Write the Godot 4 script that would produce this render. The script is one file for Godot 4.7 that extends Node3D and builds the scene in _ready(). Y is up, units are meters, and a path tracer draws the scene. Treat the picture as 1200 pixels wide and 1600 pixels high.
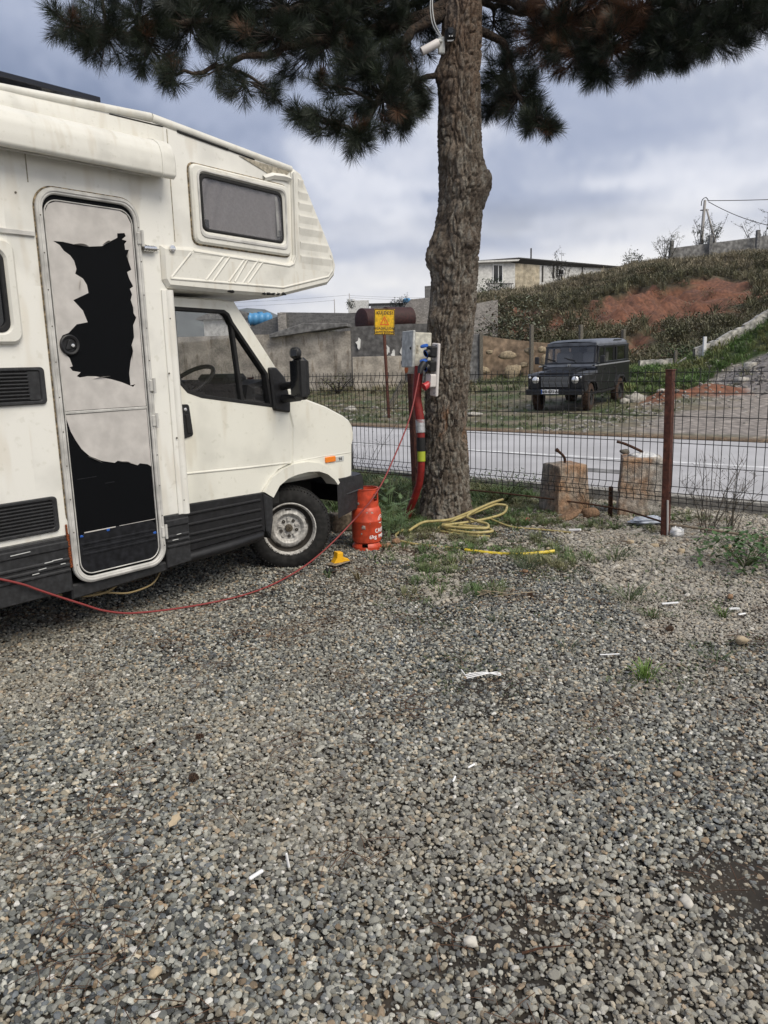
extends Node3D

var rng := RandomNumberGenerator.new()
var names := {}
var M := {}
var nz := FastNoiseLite.new()
var nw := FastNoiseLite.new()

func _ready() -> void:
	rng.seed = 7
	nz.seed = 3; nz.noise_type = FastNoiseLite.TYPE_SIMPLEX_SMOOTH; nz.frequency = 1.0
	nz.fractal_type = FastNoiseLite.FRACTAL_FBM; nz.fractal_octaves = 4
	nw.seed = 11; nw.noise_type = FastNoiseLite.TYPE_CELLULAR; nw.frequency = 1.0
	nw.cellular_return_type = FastNoiseLite.RETURN_DISTANCE2_SUB
	nw.fractal_type = FastNoiseLite.FRACTAL_NONE
	# ---- camera, sky, sun, exposure
	var cam := Camera3D.new()
	cam.name = "Camera"
	cam.fov = 67.31
	cam.near = 0.05
	cam.far = 6000.0
	cam.position = Vector3(0, 1.55, 0)
	cam.basis = Basis(Vector3.RIGHT, deg_to_rad(-10.97)) * Basis(Vector3(0, 0, 1), deg_to_rad(-1.5))
	add_child(cam)
	cam.current = true
	var env := Environment.new()
	env.tonemap_mode = Environment.TONE_MAPPER_LINEAR
	env.tonemap_exposure = 1.90
	env.background_mode = Environment.BG_SKY
	var sky := Sky.new()
	var psm := PanoramaSkyMaterial.new()
	psm.panorama = make_sky()
	sky.sky_material = psm
	env.sky = sky
	env.background_energy_multiplier = 0.60
	env.ambient_light_source = Environment.AMBIENT_SOURCE_SKY
	env.sdfgi_enabled = true
	env.ssao_enabled = true
	env.ssil_enabled = true
	env.fog_enabled = true
	env.fog_density = 0.00012
	env.fog_light_color = Color(0.72, 0.75, 0.82)
	var we := WorldEnvironment.new()
	we.name = "WorldEnvironment"
	we.environment = env
	add_child(we)
	var sun := DirectionalLight3D.new()
	sun.name = "Sun"
	sun.light_color = Color(1.0, 0.965, 0.90)
	sun.light_energy = 0.5
	sun.light_angular_distance = 38.0
	sun.shadow_enabled = true
	var sd := Vector3(0.56, 1.0, 0.60).normalized()   # towards the sun
	sun.basis = Basis.looking_at(-sd, Vector3.UP)
	add_child(sun)
	make_materials()
	# ---- large structure
	build_terrain()
	build_road()
	build_far()
	build_hillside()
	build_motorhome()
	build_fence()
	build_tree()
	# ---- objects
	build_offroader()
	build_blocks()
	build_power_box()
	build_gas_and_hoses()
	build_sign()
	build_gravel()
	build_weeds()
	build_litter()

# ------------------------------------------------------------------ sky
func make_sky() -> ImageTexture:
	var w := 1024
	var h := 512
	var im := Image.create(w, h, false, Image.FORMAT_RGBF)
	var a := FastNoiseLite.new()
	a.seed = 133; a.noise_type = FastNoiseLite.TYPE_SIMPLEX_SMOOTH; a.frequency = 0.55
	a.fractal_type = FastNoiseLite.FRACTAL_FBM; a.fractal_octaves = 6; a.fractal_gain = 0.5
	a.domain_warp_enabled = true; a.domain_warp_amplitude = 0.8; a.domain_warp_frequency = 0.5
	var b := FastNoiseLite.new()
	b.seed = 5; b.noise_type = FastNoiseLite.TYPE_SIMPLEX_SMOOTH; b.frequency = 0.22
	b.fractal_type = FastNoiseLite.FRACTAL_FBM; b.fractal_octaves = 3
	var dark := Color(0.215, 0.265, 0.385)
	var mid := Color(0.365, 0.415, 0.545)
	var lite := Color(0.74, 0.76, 0.83)
	for j in h:
		var el := PI * (0.5 - (j + 0.5) / h)
		for i in w:
			var az := TAU * ((i + 0.5) / w - 0.5)   # 0 = -z, grows towards +x
			if el < -0.02:
				im.set_pixel(i, j, Color(0.16, 0.155, 0.15))
				continue
			var dv := Vector3(sin(az) * cos(el), maxf(sin(el), 0.0), -cos(az) * cos(el))
			var k := 1.0 / (dv.y + 0.16)
			var p := Vector3(dv.x * k, 0.0, dv.z * k)
			var n := a.get_noise_3d(p.x * 1.25, 3.7, p.z * 1.25) * 1.25
			var n2 := b.get_noise_3d(p.x, 9.1, p.z) * 1.3
			var v := 0.56 + 0.72 * n + 0.30 * n2 - 0.40 * dv.x
			v = clampf(v, 0.0, 1.0)
			var c := dark.lerp(mid, smoothstep(0.0, 0.42, v)).lerp(lite, smoothstep(0.36, 0.95, v))
			# a paler break in the cloud along the horizon
			var hz := exp(-pow((el - 0.05) / 0.085, 2.0))
			var n3 := a.get_noise_3d(dv.x * 5.0, el * 34.0, dv.z * 5.0)
			c = c.lerp(Color(1.0, 0.975, 0.93), clampf(hz * (0.85 + 1.2 * n3 - 1.4 * dv.x), 0.0, 1.0))
			im.set_pixel(i, j, c)
	return ImageTexture.create_from_image(im)

# ------------------------------------------------------------------ materials
func ntex(freq: float, lo: float, hi: float, oct := 4, kind := 0, size := 256, sd := 1, normal := false) -> NoiseTexture2D:
	var n := FastNoiseLite.new()
	n.seed = sd
	n.noise_type = FastNoiseLite.TYPE_CELLULAR if kind == 1 else FastNoiseLite.TYPE_SIMPLEX_SMOOTH
	if kind == 1:
		n.cellular_return_type = FastNoiseLite.RETURN_DISTANCE2_SUB
	n.frequency = freq
	n.fractal_octaves = oct
	var t := NoiseTexture2D.new()
	t.width = size; t.height = size
	t.seamless = true
	t.noise = n
	if normal:
		t.as_normal_map = true
		t.bump_strength = hi
	else:
		var g := Gradient.new()
		g.colors = PackedColorArray([Color(lo, lo, lo), Color(hi, hi, hi)])
		g.offsets = PackedFloat32Array([0.15, 0.85])
		t.color_ramp = g
	return t

var tex := {}
func mat(key: String, lin: Color, rough := 0.6, tname := "", tscale := Vector3.ONE, bump := 0.0, bname := "") -> StandardMaterial3D:
	var m := StandardMaterial3D.new()
	m.resource_name = key
	m.albedo_color = lin.linear_to_srgb()
	m.roughness = rough
	if tname != "" or bump != 0.0:
		m.uv1_triplanar = true
		m.uv1_scale = tscale
	if tname != "":
		m.albedo_texture = tex[tname]
	if bump != 0.0:
		m.heightmap_enabled = true
		m.heightmap_texture = tex[bname if bname != "" else tname]
		m.heightmap_scale = bump
	M[key] = m
	return m

func make_materials() -> void:
	tex.soft = ntex(0.012, 0.80, 1.0, 4, 0, 256, 2)
	tex.faint = ntex(0.016, 0.91, 1.0, 5, 0, 256, 12)
	tex.mott = ntex(0.02, 0.62, 1.0, 5, 0, 256, 3)
	tex.strong = ntex(0.025, 0.35, 1.0, 5, 0, 256, 4)
	tex.mott2 = ntex(0.03, 0.80, 1.0, 5, 0, 256, 13)
	tex.fine = ntex(0.09, 0.6, 1.0, 4, 0, 256, 5)
	tex.speck = ntex(0.2, 0.45, 1.0, 2, 0, 256, 6)
	tex.cell = ntex(0.06, 0.1, 1.0, 1, 1, 256, 7)
	tex.grime = grime_tex()
	tex.blockwall = block_tex(48, 20, 0.72)
	tex.stain = stain_tex()
	# motorhome
	mat("cream", Color(0.755, 0.745, 0.67), 0.33, "grime", Vector3(0.45, 0.45, 0.45))
	M.cream.clearcoat_enabled = true; M.cream.clearcoat = 0.3; M.cream.clearcoat_roughness = 0.15
	mat("hab", Color(0.765, 0.755, 0.705), 0.42, "grime", Vector3(0.5, 0.5, 0.5), 0.12, "mott")
	mat("grp", Color(0.70, 0.688, 0.63), 0.45, "grime", Vector3(0.9, 0.9, 0.9))
	mat("film", Color(0.55, 0.525, 0.50), 0.5, "faint", Vector3(1.6, 1.6, 1.6), 0.15, "mott")
	mat("doorblack", Color(0.007, 0.008, 0.010), 0.6, "speck", Vector3(9, 9, 9), 0.03); M.doorblack.metallic_specular = 0.2
	mat("doorplate", Color(0.020, 0.021, 0.025), 0.55, "mott", Vector3(3, 3, 3)); M.doorplate.metallic_specular = 0.3
	mat("alu", Color(0.62, 0.61, 0.58), 0.42, "soft", Vector3(2, 2, 2))
	mat("chrome", Color(0.75, 0.75, 0.75), 0.18); M.chrome.metallic = 1.0
	mat("blackplastic", Color(0.014, 0.014, 0.016), 0.5, "mott", Vector3(3, 3, 3), 0.06, "speck")
	mat("greyplastic", Color(0.030, 0.031, 0.034), 0.55, "mott", Vector3(4, 4, 4), 0.06, "speck")
	mat("rubber", Color(0.012, 0.012, 0.013), 0.75, "mott", Vector3(4, 4, 4))
	mat("tyre", Color(0.020, 0.019, 0.018), 0.85, "strong", Vector3(3, 3, 3))
	mat("under", Color(0.02, 0.02, 0.02), 0.9)
	mat("rimwhite", Color(0.72, 0.70, 0.66), 0.45, "mott", Vector3(6, 6, 6))
	mat("rimblack", Color(0.03, 0.025, 0.02), 0.7)
	mat("hubbrown", Color(0.16, 0.13, 0.09), 0.45, "strong", Vector3(10, 10, 10))
	mat("orange", Color(0.80, 0.22, 0.02), 0.25)
	mat("badge", Color(0.50, 0.51, 0.50), 0.4)
	mat("curtain", Color(0.33, 0.31, 0.315), 0.85, "faint", Vector3(9, 9, 9))
	mat("rustfoam", Color(0.32, 0.075, 0.015), 0.9, "strong", Vector3(14, 14, 14))
	mat("peel", Color(0.52, 0.47, 0.37), 0.7, "mott", Vector3(4, 4, 4))
	mat("hosetan", Color(0.28, 0.21, 0.10), 0.6)
	mat("interior", Color(0.045, 0.047, 0.055), 0.75, "soft", Vector3(2, 2, 2))
	mat("dash", Color(0.022, 0.022, 0.025), 0.7)
	mat("solar", Color(0.008, 0.009, 0.014), 0.25)
	var gl := mat("glass", Color(0.75, 0.8, 0.8), 0.02)
	gl.albedo_color = Color(0.12, 0.13, 0.13, 0.10)
	gl.transparency = BaseMaterial3D.TRANSPARENCY_ALPHA
	var gd := mat("acrylic", Color(0.3, 0.3, 0.3), 0.08)
	gd.albedo_color = Color(0.20, 0.19, 0.19, 0.16)
	gd.transparency = BaseMaterial3D.TRANSPARENCY_ALPHA
	mat("darkglass", Color(0.01, 0.011, 0.013), 0.06)
	# nature
	mat("bark", Color(1, 1, 1), 0.95, "fine", Vector3(2, 2, 2), 0.6, "speck"); M.bark.vertex_color_use_as_albedo = true
	mat("limb", Color(0.075, 0.050, 0.034), 0.95, "strong", Vector3(3, 3, 3), 1.0, "cell")
	mat("twig", Color(0.035, 0.026, 0.020), 0.95)
	var ne := mat("needle", Color(1, 1, 1), 0.6); ne.vertex_color_use_as_albedo = true
	var lf := mat("leaf", Color(1, 1, 1), 0.65); lf.vertex_color_use_as_albedo = true
	lf.backlight_enabled = true; lf.backlight = Color(0.25, 0.3, 0.12)
	var gr := mat("terrain", Color(1, 1, 1), 0.97, "mott", Vector3(0.55, 0.55, 0.55), 3.0, "strong"); gr.vertex_color_use_as_albedo = true
	gr.uv1_world_triplanar = true
	mat("soil", Color(0.26, 0.185, 0.12), 0.97, "mott", Vector3(2.3, 2.3, 2.3), 1.2, "speck")
	var st := mat("stone", Color(1, 1, 1), 0.72, "fine", Vector3(9, 9, 9)); st.vertex_color_use_as_albedo = true
	mat("asphalt", Color(0.45, 0.445, 0.455), 0.95, "faint", Vector3(0.12, 0.12, 0.12), 0.15, "speck"); M.asphalt.uv1_world_triplanar = true
	mat("paint", Color(0.78, 0.78, 0.78), 0.7, "soft", Vector3(1.5, 1.5, 1.5)); M.paint.uv1_world_triplanar = true
	mat("kerb", Color(0.42, 0.40, 0.36), 0.95, "mott", Vector3(1.2, 1.2, 1.2), 1.2, "fine")
	# fence and metal
	mat("primer", Color(0.135, 0.044, 0.026), 0.75, "mott", Vector3(2.5, 2.5, 2.5), 0.15, "fine")
	mat("wire", Color(0.018, 0.017, 0.017), 0.55)
	mat("rust", Color(0.11, 0.045, 0.02), 0.9, "strong", Vector3(8, 8, 8), 0.3, "fine")
	var bl := mat("blockcon", Color(1, 1, 1), 0.95, "mott", Vector3(2.6, 2.6, 2.6), 1.2, "fine"); bl.vertex_color_use_as_albedo = true
	mat("redpipe", Color(0.26, 0.016, 0.013), 0.55, "soft", Vector3(5, 5, 5))
	mat("redcable", Color(0.23, 0.036, 0.034), 0.6)
	mat("boxgrey", Color(0.60, 0.61, 0.59), 0.5, "soft", Vector3(4, 4, 4))
	mat("boxcream", Color(0.68, 0.66, 0.57), 0.5, "soft", Vector3(5, 5, 5))
	mat("whiteplastic", Color(0.66, 0.62, 0.60), 0.45)
	mat("blue", Color(0.02, 0.10, 0.42), 0.4)
	mat("redplastic", Color(0.52, 0.045, 0.05), 0.4)
	mat("tape", Color(0.55, 0.56, 0.57), 0.35, "soft", Vector3(9, 9, 9)); M.tape.metallic = 0.4
	mat("limetape", Color(0.36, 0.42, 0.03), 0.6)
	mat("gasred", Color(0.66, 0.080, 0.032), 0.42, "soft", Vector3(5, 5, 5))
	mat("gasworn", Color(0.30, 0.25, 0.22), 0.6)
	mat("white", Color(0.80, 0.80, 0.80), 0.5)
	mat("hoseyellow", Color(0.50, 0.41, 0.17), 0.45, "soft", Vector3(6, 6, 6))
	mat("hosebright", Color(0.72, 0.55, 0.05), 0.4)
	mat("signyellow", Color(0.80, 0.47, 0.005), 0.45, "soft", Vector3(3, 3, 3))
	mat("signblack", Color(0.02, 0.018, 0.012), 0.5)
	mat("signred", Color(0.62, 0.10, 0.01), 0.5)
	mat("chock", Color(0.80, 0.42, 0.01), 0.5)
	mat("wood", Color(0.34, 0.27, 0.19), 0.9, "mott", Vector3(4, 4, 4))
	# far things
	mat("oldwall", Color(0.47, 0.44, 0.40), 0.95, "stain", Vector3(0.28, 0.28, 0.28), 2.0, "mott")
	mat("darkwall", Color(0.185, 0.178, 0.172), 0.95, "mott", Vector3(0.5, 0.5, 0.5), 1.5)
	mat("greyblock", Color(0.20, 0.195, 0.19), 0.95, "blockwall", Vector3(0.42, 0.42, 0.42))
	mat("paleblock", Color(0.36, 0.335, 0.31), 0.95, "blockwall", Vector3(0.5, 0.5, 0.5))
	mat("hillwall", Color(0.30, 0.295, 0.285), 0.95, "mott", Vector3(0.35, 0.35, 0.35), 2.0)
	mat("earthwall", Color(0.36, 0.265, 0.185), 0.97, "mott", Vector3(0.45, 0.45, 0.45), 2.0, "mott")
	mat("palestone", Color(0.46, 0.37, 0.25), 0.95, "mott", Vector3(1.5, 1.5, 1.5), 2.0)
	mat("plaster", Color(0.74, 0.735, 0.71), 0.9, "mott2", Vector3(0.3, 0.3, 0.3))
	mat("plasterwarm", Color(0.64, 0.58, 0.46), 0.9, "stain", Vector3(0.3, 0.3, 0.3))
	mat("slabgrey", Color(0.25, 0.245, 0.24), 0.9, "mott", Vector3(0.6, 0.6, 0.6))
	mat("roofdark", Color(0.05, 0.048, 0.046), 0.8)
	mat("soot", Color(0.05, 0.045, 0.04), 0.95)
	mat("tankred", Color(0.055, 0.014, 0.012), 0.7, "mott", Vector3(0.8, 0.8, 0.8))
	mat("tankblue", Color(0.08, 0.27, 0.50), 0.4)
	mat("polegrey", Color(0.42, 0.40, 0.38), 0.85)
	mat("postconcrete", Color(0.21, 0.19, 0.155), 0.95, "mott", Vector3(3, 3, 3))
	mat("whitestone", Color(0.56, 0.53, 0.47), 0.9, "mott", Vector3(1.5, 1.5, 1.5), 1.5)
	mat("kerbwhite", Color(0.68, 0.65, 0.59), 0.9, "mott", Vector3(0.8, 0.8, 0.8), 1.0)
	mat("sealant", Color(0.40, 0.31, 0.19), 0.8, "strong", Vector3(5, 5, 5))
	mat("mountain", Color(0.13, 0.15, 0.14), 1.0, "mott", Vector3(0.004, 0.004, 0.004))
	# off-roader
	mat("carpaint", Color(0.014, 0.015, 0.018), 0.30, "soft", Vector3(1.5, 1.5, 1.5))
	mat("carroof", Color(0.115, 0.125, 0.145), 0.36, "soft", Vector3(1.2, 1.2, 1.2))
	mat("cartrim", Color(0.20, 0.21, 0.22), 0.45)
	mat("mudtyre", Color(0.085, 0.045, 0.026), 0.95, "strong", Vector3(3, 3, 3))
	mat("lamp", Color(0.85, 0.85, 0.85), 0.1); M.lamp.metallic = 0.6
	mat("brickpale", Color(0.36, 0.22, 0.13), 0.95, "mott", Vector3(6, 6, 6), 0.8)
	mat("palebag", Color(0.52, 0.57, 0.66), 0.45)
	mat("conebrown", Color(0.13, 0.075, 0.045), 0.9, "strong", Vector3(20, 20, 20))
	mat("seatgrey", Color(0.24, 0.24, 0.24), 0.8)

func grime_tex() -> ImageTexture:   # aged paint: faint blotches, scuffs and rain-washed dirt
	var n := 512
	var im := Image.create(n, n, false, Image.FORMAT_RGB8)
	var a := FastNoiseLite.new(); a.seed = 31; a.frequency = 0.006; a.fractal_octaves = 5
	var b := FastNoiseLite.new(); b.seed = 32; b.frequency = 0.02; b.fractal_octaves = 3
	for j in n:
		for i in n:
			var wx := absf(i - n * 0.5) / (n * 0.5)
			var v := 1.0 - 0.07 * smoothstep(0.0, 0.55, a.get_noise_2d(i, j))
			var s := smoothstep(0.18, 0.6, b.get_noise_2d(i * 1.1, j * 0.22)) * 0.045
			var d := smoothstep(0.42, 0.62, b.get_noise_2d(i * 2.5 + 400.0, j * 2.5)) * 0.05
			v = v - (s + d) * (1.0 - 0.3 * wx)
			im.set_pixel(i, j, Color(v, v - s * 0.25, v - s * 0.6 - d * 0.2))
	return ImageTexture.create_from_image(im)

func stain_tex() -> ImageTexture:   # old render: blotches, vertical runs, rough patches
	var n := 512
	var im := Image.create(n, n, false, Image.FORMAT_RGB8)
	var a := FastNoiseLite.new(); a.seed = 41; a.frequency = 0.008; a.fractal_octaves = 5
	var b := FastNoiseLite.new(); b.seed = 42; b.frequency = 0.02; b.fractal_octaves = 4
	for j in n:
		for i in n:
			var v := 0.86 + 0.3 * a.get_noise_2d(i, j) + 0.12 * b.get_noise_2d(i * 3.0, j * 3.0)
			var s := smoothstep(0.20, 0.55, b.get_noise_2d(i * 1.2, j * 0.22 + 90.0))
			v -= 0.16 * s
			v = clampf(v, 0.2, 1.0)
			im.set_pixel(i, j, Color(v, v * (0.985 - 0.03 * s), v * (0.96 - 0.06 * s)))
	return ImageTexture.create_from_image(im)

func block_tex(bw: int, bh: int, mortar: float) -> ImageTexture:   # far block masonry
	var n := 480
	var im := Image.create(n, n, false, Image.FORMAT_RGB8)
	var r := RandomNumberGenerator.new(); r.seed = 5
	var tone := []
	for k in 900:
		tone.append(r.randf_range(0.80, 1.0))
	var a := FastNoiseLite.new(); a.seed = 51; a.frequency = 0.03; a.fractal_octaves = 4
	for j in n:
		for i in n:
			var row := j / bh
			var x := i + (bw / 2 if row % 2 else 0)
			var col: int = (x / bw) % (n / bw)
			var v: float = tone[(row * 31 + col * 7) % 900] + 0.16 * a.get_noise_2d(i, j)
			if j % bh < 2 or x % bw < 2:
				v *= mortar
			im.set_pixel(i, j, Color(v, v, v).clamp())
	return ImageTexture.create_from_image(im)

# ------------------------------------------------------------------ mesh helpers
func nb() -> SurfaceTool:
	var st := SurfaceTool.new()
	st.begin(Mesh.PRIMITIVE_TRIANGLES)
	st.set_color(Color.WHITE)
	st.set_smooth_group(-1)
	return st

func tri(st: SurfaceTool, a: Vector3, b: Vector3, c: Vector3, out: Vector3) -> void:   # wound so that it faces «out»
	if (b - a).cross(c - a).dot(out) > 0.0:
		st.add_vertex(a); st.add_vertex(c); st.add_vertex(b)
	else:
		st.add_vertex(a); st.add_vertex(b); st.add_vertex(c)

func quad(st: SurfaceTool, a: Vector3, b: Vector3, c: Vector3, d: Vector3, out: Vector3) -> void:
	if (b - a).cross(c - a).dot(out) + (c - a).cross(d - a).dot(out) > 0.0:
		for v in [a, c, b, a, d, c]:
			st.add_vertex(v)
	else:
		for v in [a, b, c, a, c, d]:
			st.add_vertex(v)

func box(st: SurfaceTool, c: Vector3, size: Vector3, bev := 0.0, bs := Basis()) -> void:
	var h := size * 0.5
	bev = minf(bev, minf(h.x, minf(h.y, h.z)) * 0.9)
	var S := [-1.0, 1.0]
	var pt := func(sx: float, sy: float, sz: float, ax: int) -> Vector3:
		var v := Vector3(sx * (h.x - (0.0 if ax == 0 else bev)), sy * (h.y - (0.0 if ax == 1 else bev)), sz * (h.z - (0.0 if ax == 2 else bev)))
		return c + bs * v
	st.set_smooth_group(-1)
	for s in S:
		quad(st, pt.call(s, -1, -1, 0), pt.call(s, 1, -1, 0), pt.call(s, 1, 1, 0), pt.call(s, -1, 1, 0), bs * Vector3(s, 0, 0))
		quad(st, pt.call(-1, s, -1, 1), pt.call(1, s, -1, 1), pt.call(1, s, 1, 1), pt.call(-1, s, 1, 1), bs * Vector3(0, s, 0))
		quad(st, pt.call(-1, -1, s, 2), pt.call(1, -1, s, 2), pt.call(1, 1, s, 2), pt.call(-1, 1, s, 2), bs * Vector3(0, 0, s))
	if bev <= 0.0:
		return
	for s in S:
		for t in S:
			quad(st, pt.call(s, t, -1, 0), pt.call(s, t, 1, 0), pt.call(s, t, 1, 1), pt.call(s, t, -1, 1), bs * Vector3(s, t, 0))
			quad(st, pt.call(s, -1, t, 0), pt.call(s, 1, t, 0), pt.call(s, 1, t, 2), pt.call(s, -1, t, 2), bs * Vector3(s, 0, t))
			quad(st, pt.call(-1, s, t, 1), pt.call(1, s, t, 1), pt.call(1, s, t, 2), pt.call(-1, s, t, 2), bs * Vector3(0, s, t))
			for u in S:
				tri(st, pt.call(s, t, u, 0), pt.call(s, t, u, 1), pt.call(s, t, u, 2), bs * Vector3(s, t, u))

func tube(st: SurfaceTool, pts: Array, radii, sides := 8, cap := true, sg := 1) -> void:
	var n := pts.size()
	var rings := []
	var up := Vector3.ZERO
	for i in n:
		var t: Vector3 = (pts[mini(i + 1, n - 1)] - pts[maxi(i - 1, 0)]).normalized()
		if up == Vector3.ZERO:
			up = Vector3.UP if absf(t.y) < 0.9 else Vector3.RIGHT
		var s := t.cross(up).normalized()
		up = s.cross(t).normalized()
		var r: float = radii[i] if radii is Array else radii
		var ring := []
		for k in sides:
			var a := TAU * k / sides
			ring.append(pts[i] + (s * cos(a) + up * sin(a)) * r)
		rings.append(ring)
	st.set_smooth_group(sg)
	for i in n - 1:
		for k in sides:
			var k2 := (k + 1) % sides
			var m: Vector3 = rings[i][k] + rings[i][k2] - pts[i] * 2.0
			quad(st, rings[i][k], rings[i + 1][k], rings[i + 1][k2], rings[i][k2], m)
	if cap:
		st.set_smooth_group(-1)
		for e in [0, n - 1]:
			var o: Vector3 = (pts[0] - pts[1]) if e == 0 else (pts[n - 1] - pts[n - 2])
			for k in range(1, sides - 1):
				tri(st, rings[e][0], rings[e][k], rings[e][k + 1], o)

func curve(pts: Array, step := 0.05) -> Array:   # a smooth path through points
	var c := Curve3D.new()
	for i in pts.size():
		var p: Vector3 = pts[i]
		var t: Vector3 = (pts[mini(i + 1, pts.size() - 1)] - pts[maxi(i - 1, 0)]) / 6.0
		c.add_point(p, -t, t)
	var out := []
	var l := c.get_baked_length()
	var n := maxi(2, int(ceil(l / step)))
	for i in n + 1:
		out.append(c.sample_baked(l * i / n, true))
	return out

func lathe(st: SurfaceTool, prof: Array, segs: int, xf := Transform3D(), arc := TAU, from := 0.0) -> void:   # profile of (radius, y) about the y axis
	var sg := 1
	for i in prof.size() - 1:
		if i > 0:
			var d0: Vector2 = (prof[i] - prof[i - 1]).normalized()
			var d1: Vector2 = (prof[i + 1] - prof[i]).normalized()
			if d0.dot(d1) < 0.8:
				sg += 1
		st.set_smooth_group(sg)
		var a: Vector2 = prof[i]
		var b: Vector2 = prof[i + 1]
		var dn := Vector2(b.y - a.y, a.x - b.x)
		for k in segs:
			var t0 := from + arc * k / segs
			var t1 := from + arc * (k + 1) / segs
			var c0 := Vector3(cos(t0), 0, sin(t0)); var c1 := Vector3(cos(t1), 0, sin(t1))
			var p0 := xf * (c0 * a.x + Vector3(0, a.y, 0)); var p1 := xf * (c1 * a.x + Vector3(0, a.y, 0))
			var p2 := xf * (c1 * b.x + Vector3(0, b.y, 0)); var p3 := xf * (c0 * b.x + Vector3(0, b.y, 0))
			var o := xf.basis * ((c0 + c1) * dn.x + Vector3(0, dn.y * 2.0, 0))
			if a.x < 1e-6:
				tri(st, p0, p2, p3, o)
			elif b.x < 1e-6:
				tri(st, p0, p1, p2, o)
			else:
				quad(st, p0, p1, p2, p3, o)

func ccw(p: PackedVector2Array) -> PackedVector2Array:
	var a := 0.0
	for i in p.size():
		a += p[i].cross(p[(i + 1) % p.size()])
	if a < 0.0:
		p.reverse()
	return p

func inset(p: PackedVector2Array, d: float) -> PackedVector2Array:   # p counter-clockwise
	var o := PackedVector2Array()
	var n := p.size()
	for i in n:
		var e0 := (p[i] - p[(i - 1 + n) % n]).normalized()
		var e1 := (p[(i + 1) % n] - p[i]).normalized()
		var n0 := Vector2(-e0.y, e0.x); var n1 := Vector2(-e1.y, e1.x)
		var m := (n0 + n1)
		var l := maxf(m.length_squared(), 0.5)
		o.append(p[i] + m * (2.0 * d / l))
	return o

func prism(st: SurfaceTool, poly: Array, z0: float, z1: float, bev := 0.0, xf := Transform3D(), back := true) -> void:   # polygon in x, y; front at z1
	var p := ccw(PackedVector2Array(poly))
	var f := inset(p, bev) if bev > 0.0 else p
	var n := p.size()
	var idx := Geometry2D.triangulate_polygon(f)
	if idx.is_empty():
		f = p
		idx = Geometry2D.triangulate_polygon(f)
	st.set_smooth_group(-1)
	var zb := z1 - bev
	for k in range(0, idx.size(), 3):
		var a := f[idx[k]]; var b := f[idx[k + 1]]; var c := f[idx[k + 2]]
		tri(st, xf * Vector3(a.x, a.y, z1), xf * Vector3(b.x, b.y, z1), xf * Vector3(c.x, c.y, z1), xf.basis.z)
	if back:
		var ib := Geometry2D.triangulate_polygon(p)
		for k in range(0, ib.size(), 3):
			var a := p[ib[k]]; var b := p[ib[k + 1]]; var c := p[ib[k + 2]]
			tri(st, xf * Vector3(a.x, a.y, z0), xf * Vector3(b.x, b.y, z0), xf * Vector3(c.x, c.y, z0), -xf.basis.z)
	for i in n:
		var j := (i + 1) % n
		var e := p[j] - p[i]
		var o := xf.basis * Vector3(e.y, -e.x, 0)
		quad(st, xf * Vector3(p[i].x, p[i].y, z0), xf * Vector3(p[j].x, p[j].y, z0), xf * Vector3(p[j].x, p[j].y, zb), xf * Vector3(p[i].x, p[i].y, zb), o)
		if bev > 0.0:
			quad(st, xf * Vector3(p[i].x, p[i].y, zb), xf * Vector3(p[j].x, p[j].y, zb), xf * Vector3(f[j].x, f[j].y, z1), xf * Vector3(f[i].x, f[i].y, z1), o.normalized() + xf.basis.z)

func ringprism(st: SurfaceTool, outer: Array, inner: Array, z0: float, z1: float, bev := 0.0) -> void:   # frame between two outlines with as many points
	var a := ccw(PackedVector2Array(outer)); var b := ccw(PackedVector2Array(inner))
	var af := inset(a, bev); var bf := inset(b, -bev)
	var n := a.size()
	st.set_smooth_group(-1)
	var zb := z1 - bev
	for i in n:
		var j := (i + 1) % n
		quad(st, Vector3(af[i].x, af[i].y, z1), Vector3(af[j].x, af[j].y, z1), Vector3(bf[j].x, bf[j].y, z1), Vector3(bf[i].x, bf[i].y, z1), Vector3(0, 0, 1))
		var e := a[j] - a[i]
		var o := Vector3(e.y, -e.x, 0)
		quad(st, Vector3(a[i].x, a[i].y, z0), Vector3(a[j].x, a[j].y, z0), Vector3(a[j].x, a[j].y, zb), Vector3(a[i].x, a[i].y, zb), o)
		quad(st, Vector3(b[i].x, b[i].y, z0), Vector3(b[j].x, b[j].y, z0), Vector3(b[j].x, b[j].y, zb), Vector3(b[i].x, b[i].y, zb), -o)
		if bev > 0.0:
			quad(st, Vector3(a[i].x, a[i].y, zb), Vector3(a[j].x, a[j].y, zb), Vector3(af[j].x, af[j].y, z1), Vector3(af[i].x, af[i].y, z1), o.normalized() + Vector3(0, 0, 1))
			quad(st, Vector3(b[i].x, b[i].y, zb), Vector3(b[j].x, b[j].y, zb), Vector3(bf[j].x, bf[j].y, z1), Vector3(bf[i].x, bf[i].y, z1), -o.normalized() + Vector3(0, 0, 1))

func rrect(x0: float, y0: float, x1: float, y1: float, r: float, n := 6) -> Array:
	var o := []
	for c in [[x1 - r, y0 + r, -PI / 2], [x1 - r, y1 - r, 0.0], [x0 + r, y1 - r, PI / 2], [x0 + r, y0 + r, PI]]:
		for k in n + 1:
			var a: float = c[2] + PI / 2 * k / n
			o.append(Vector2(c[0] + r * cos(a), c[1] + r * sin(a)))
	return o

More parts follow.
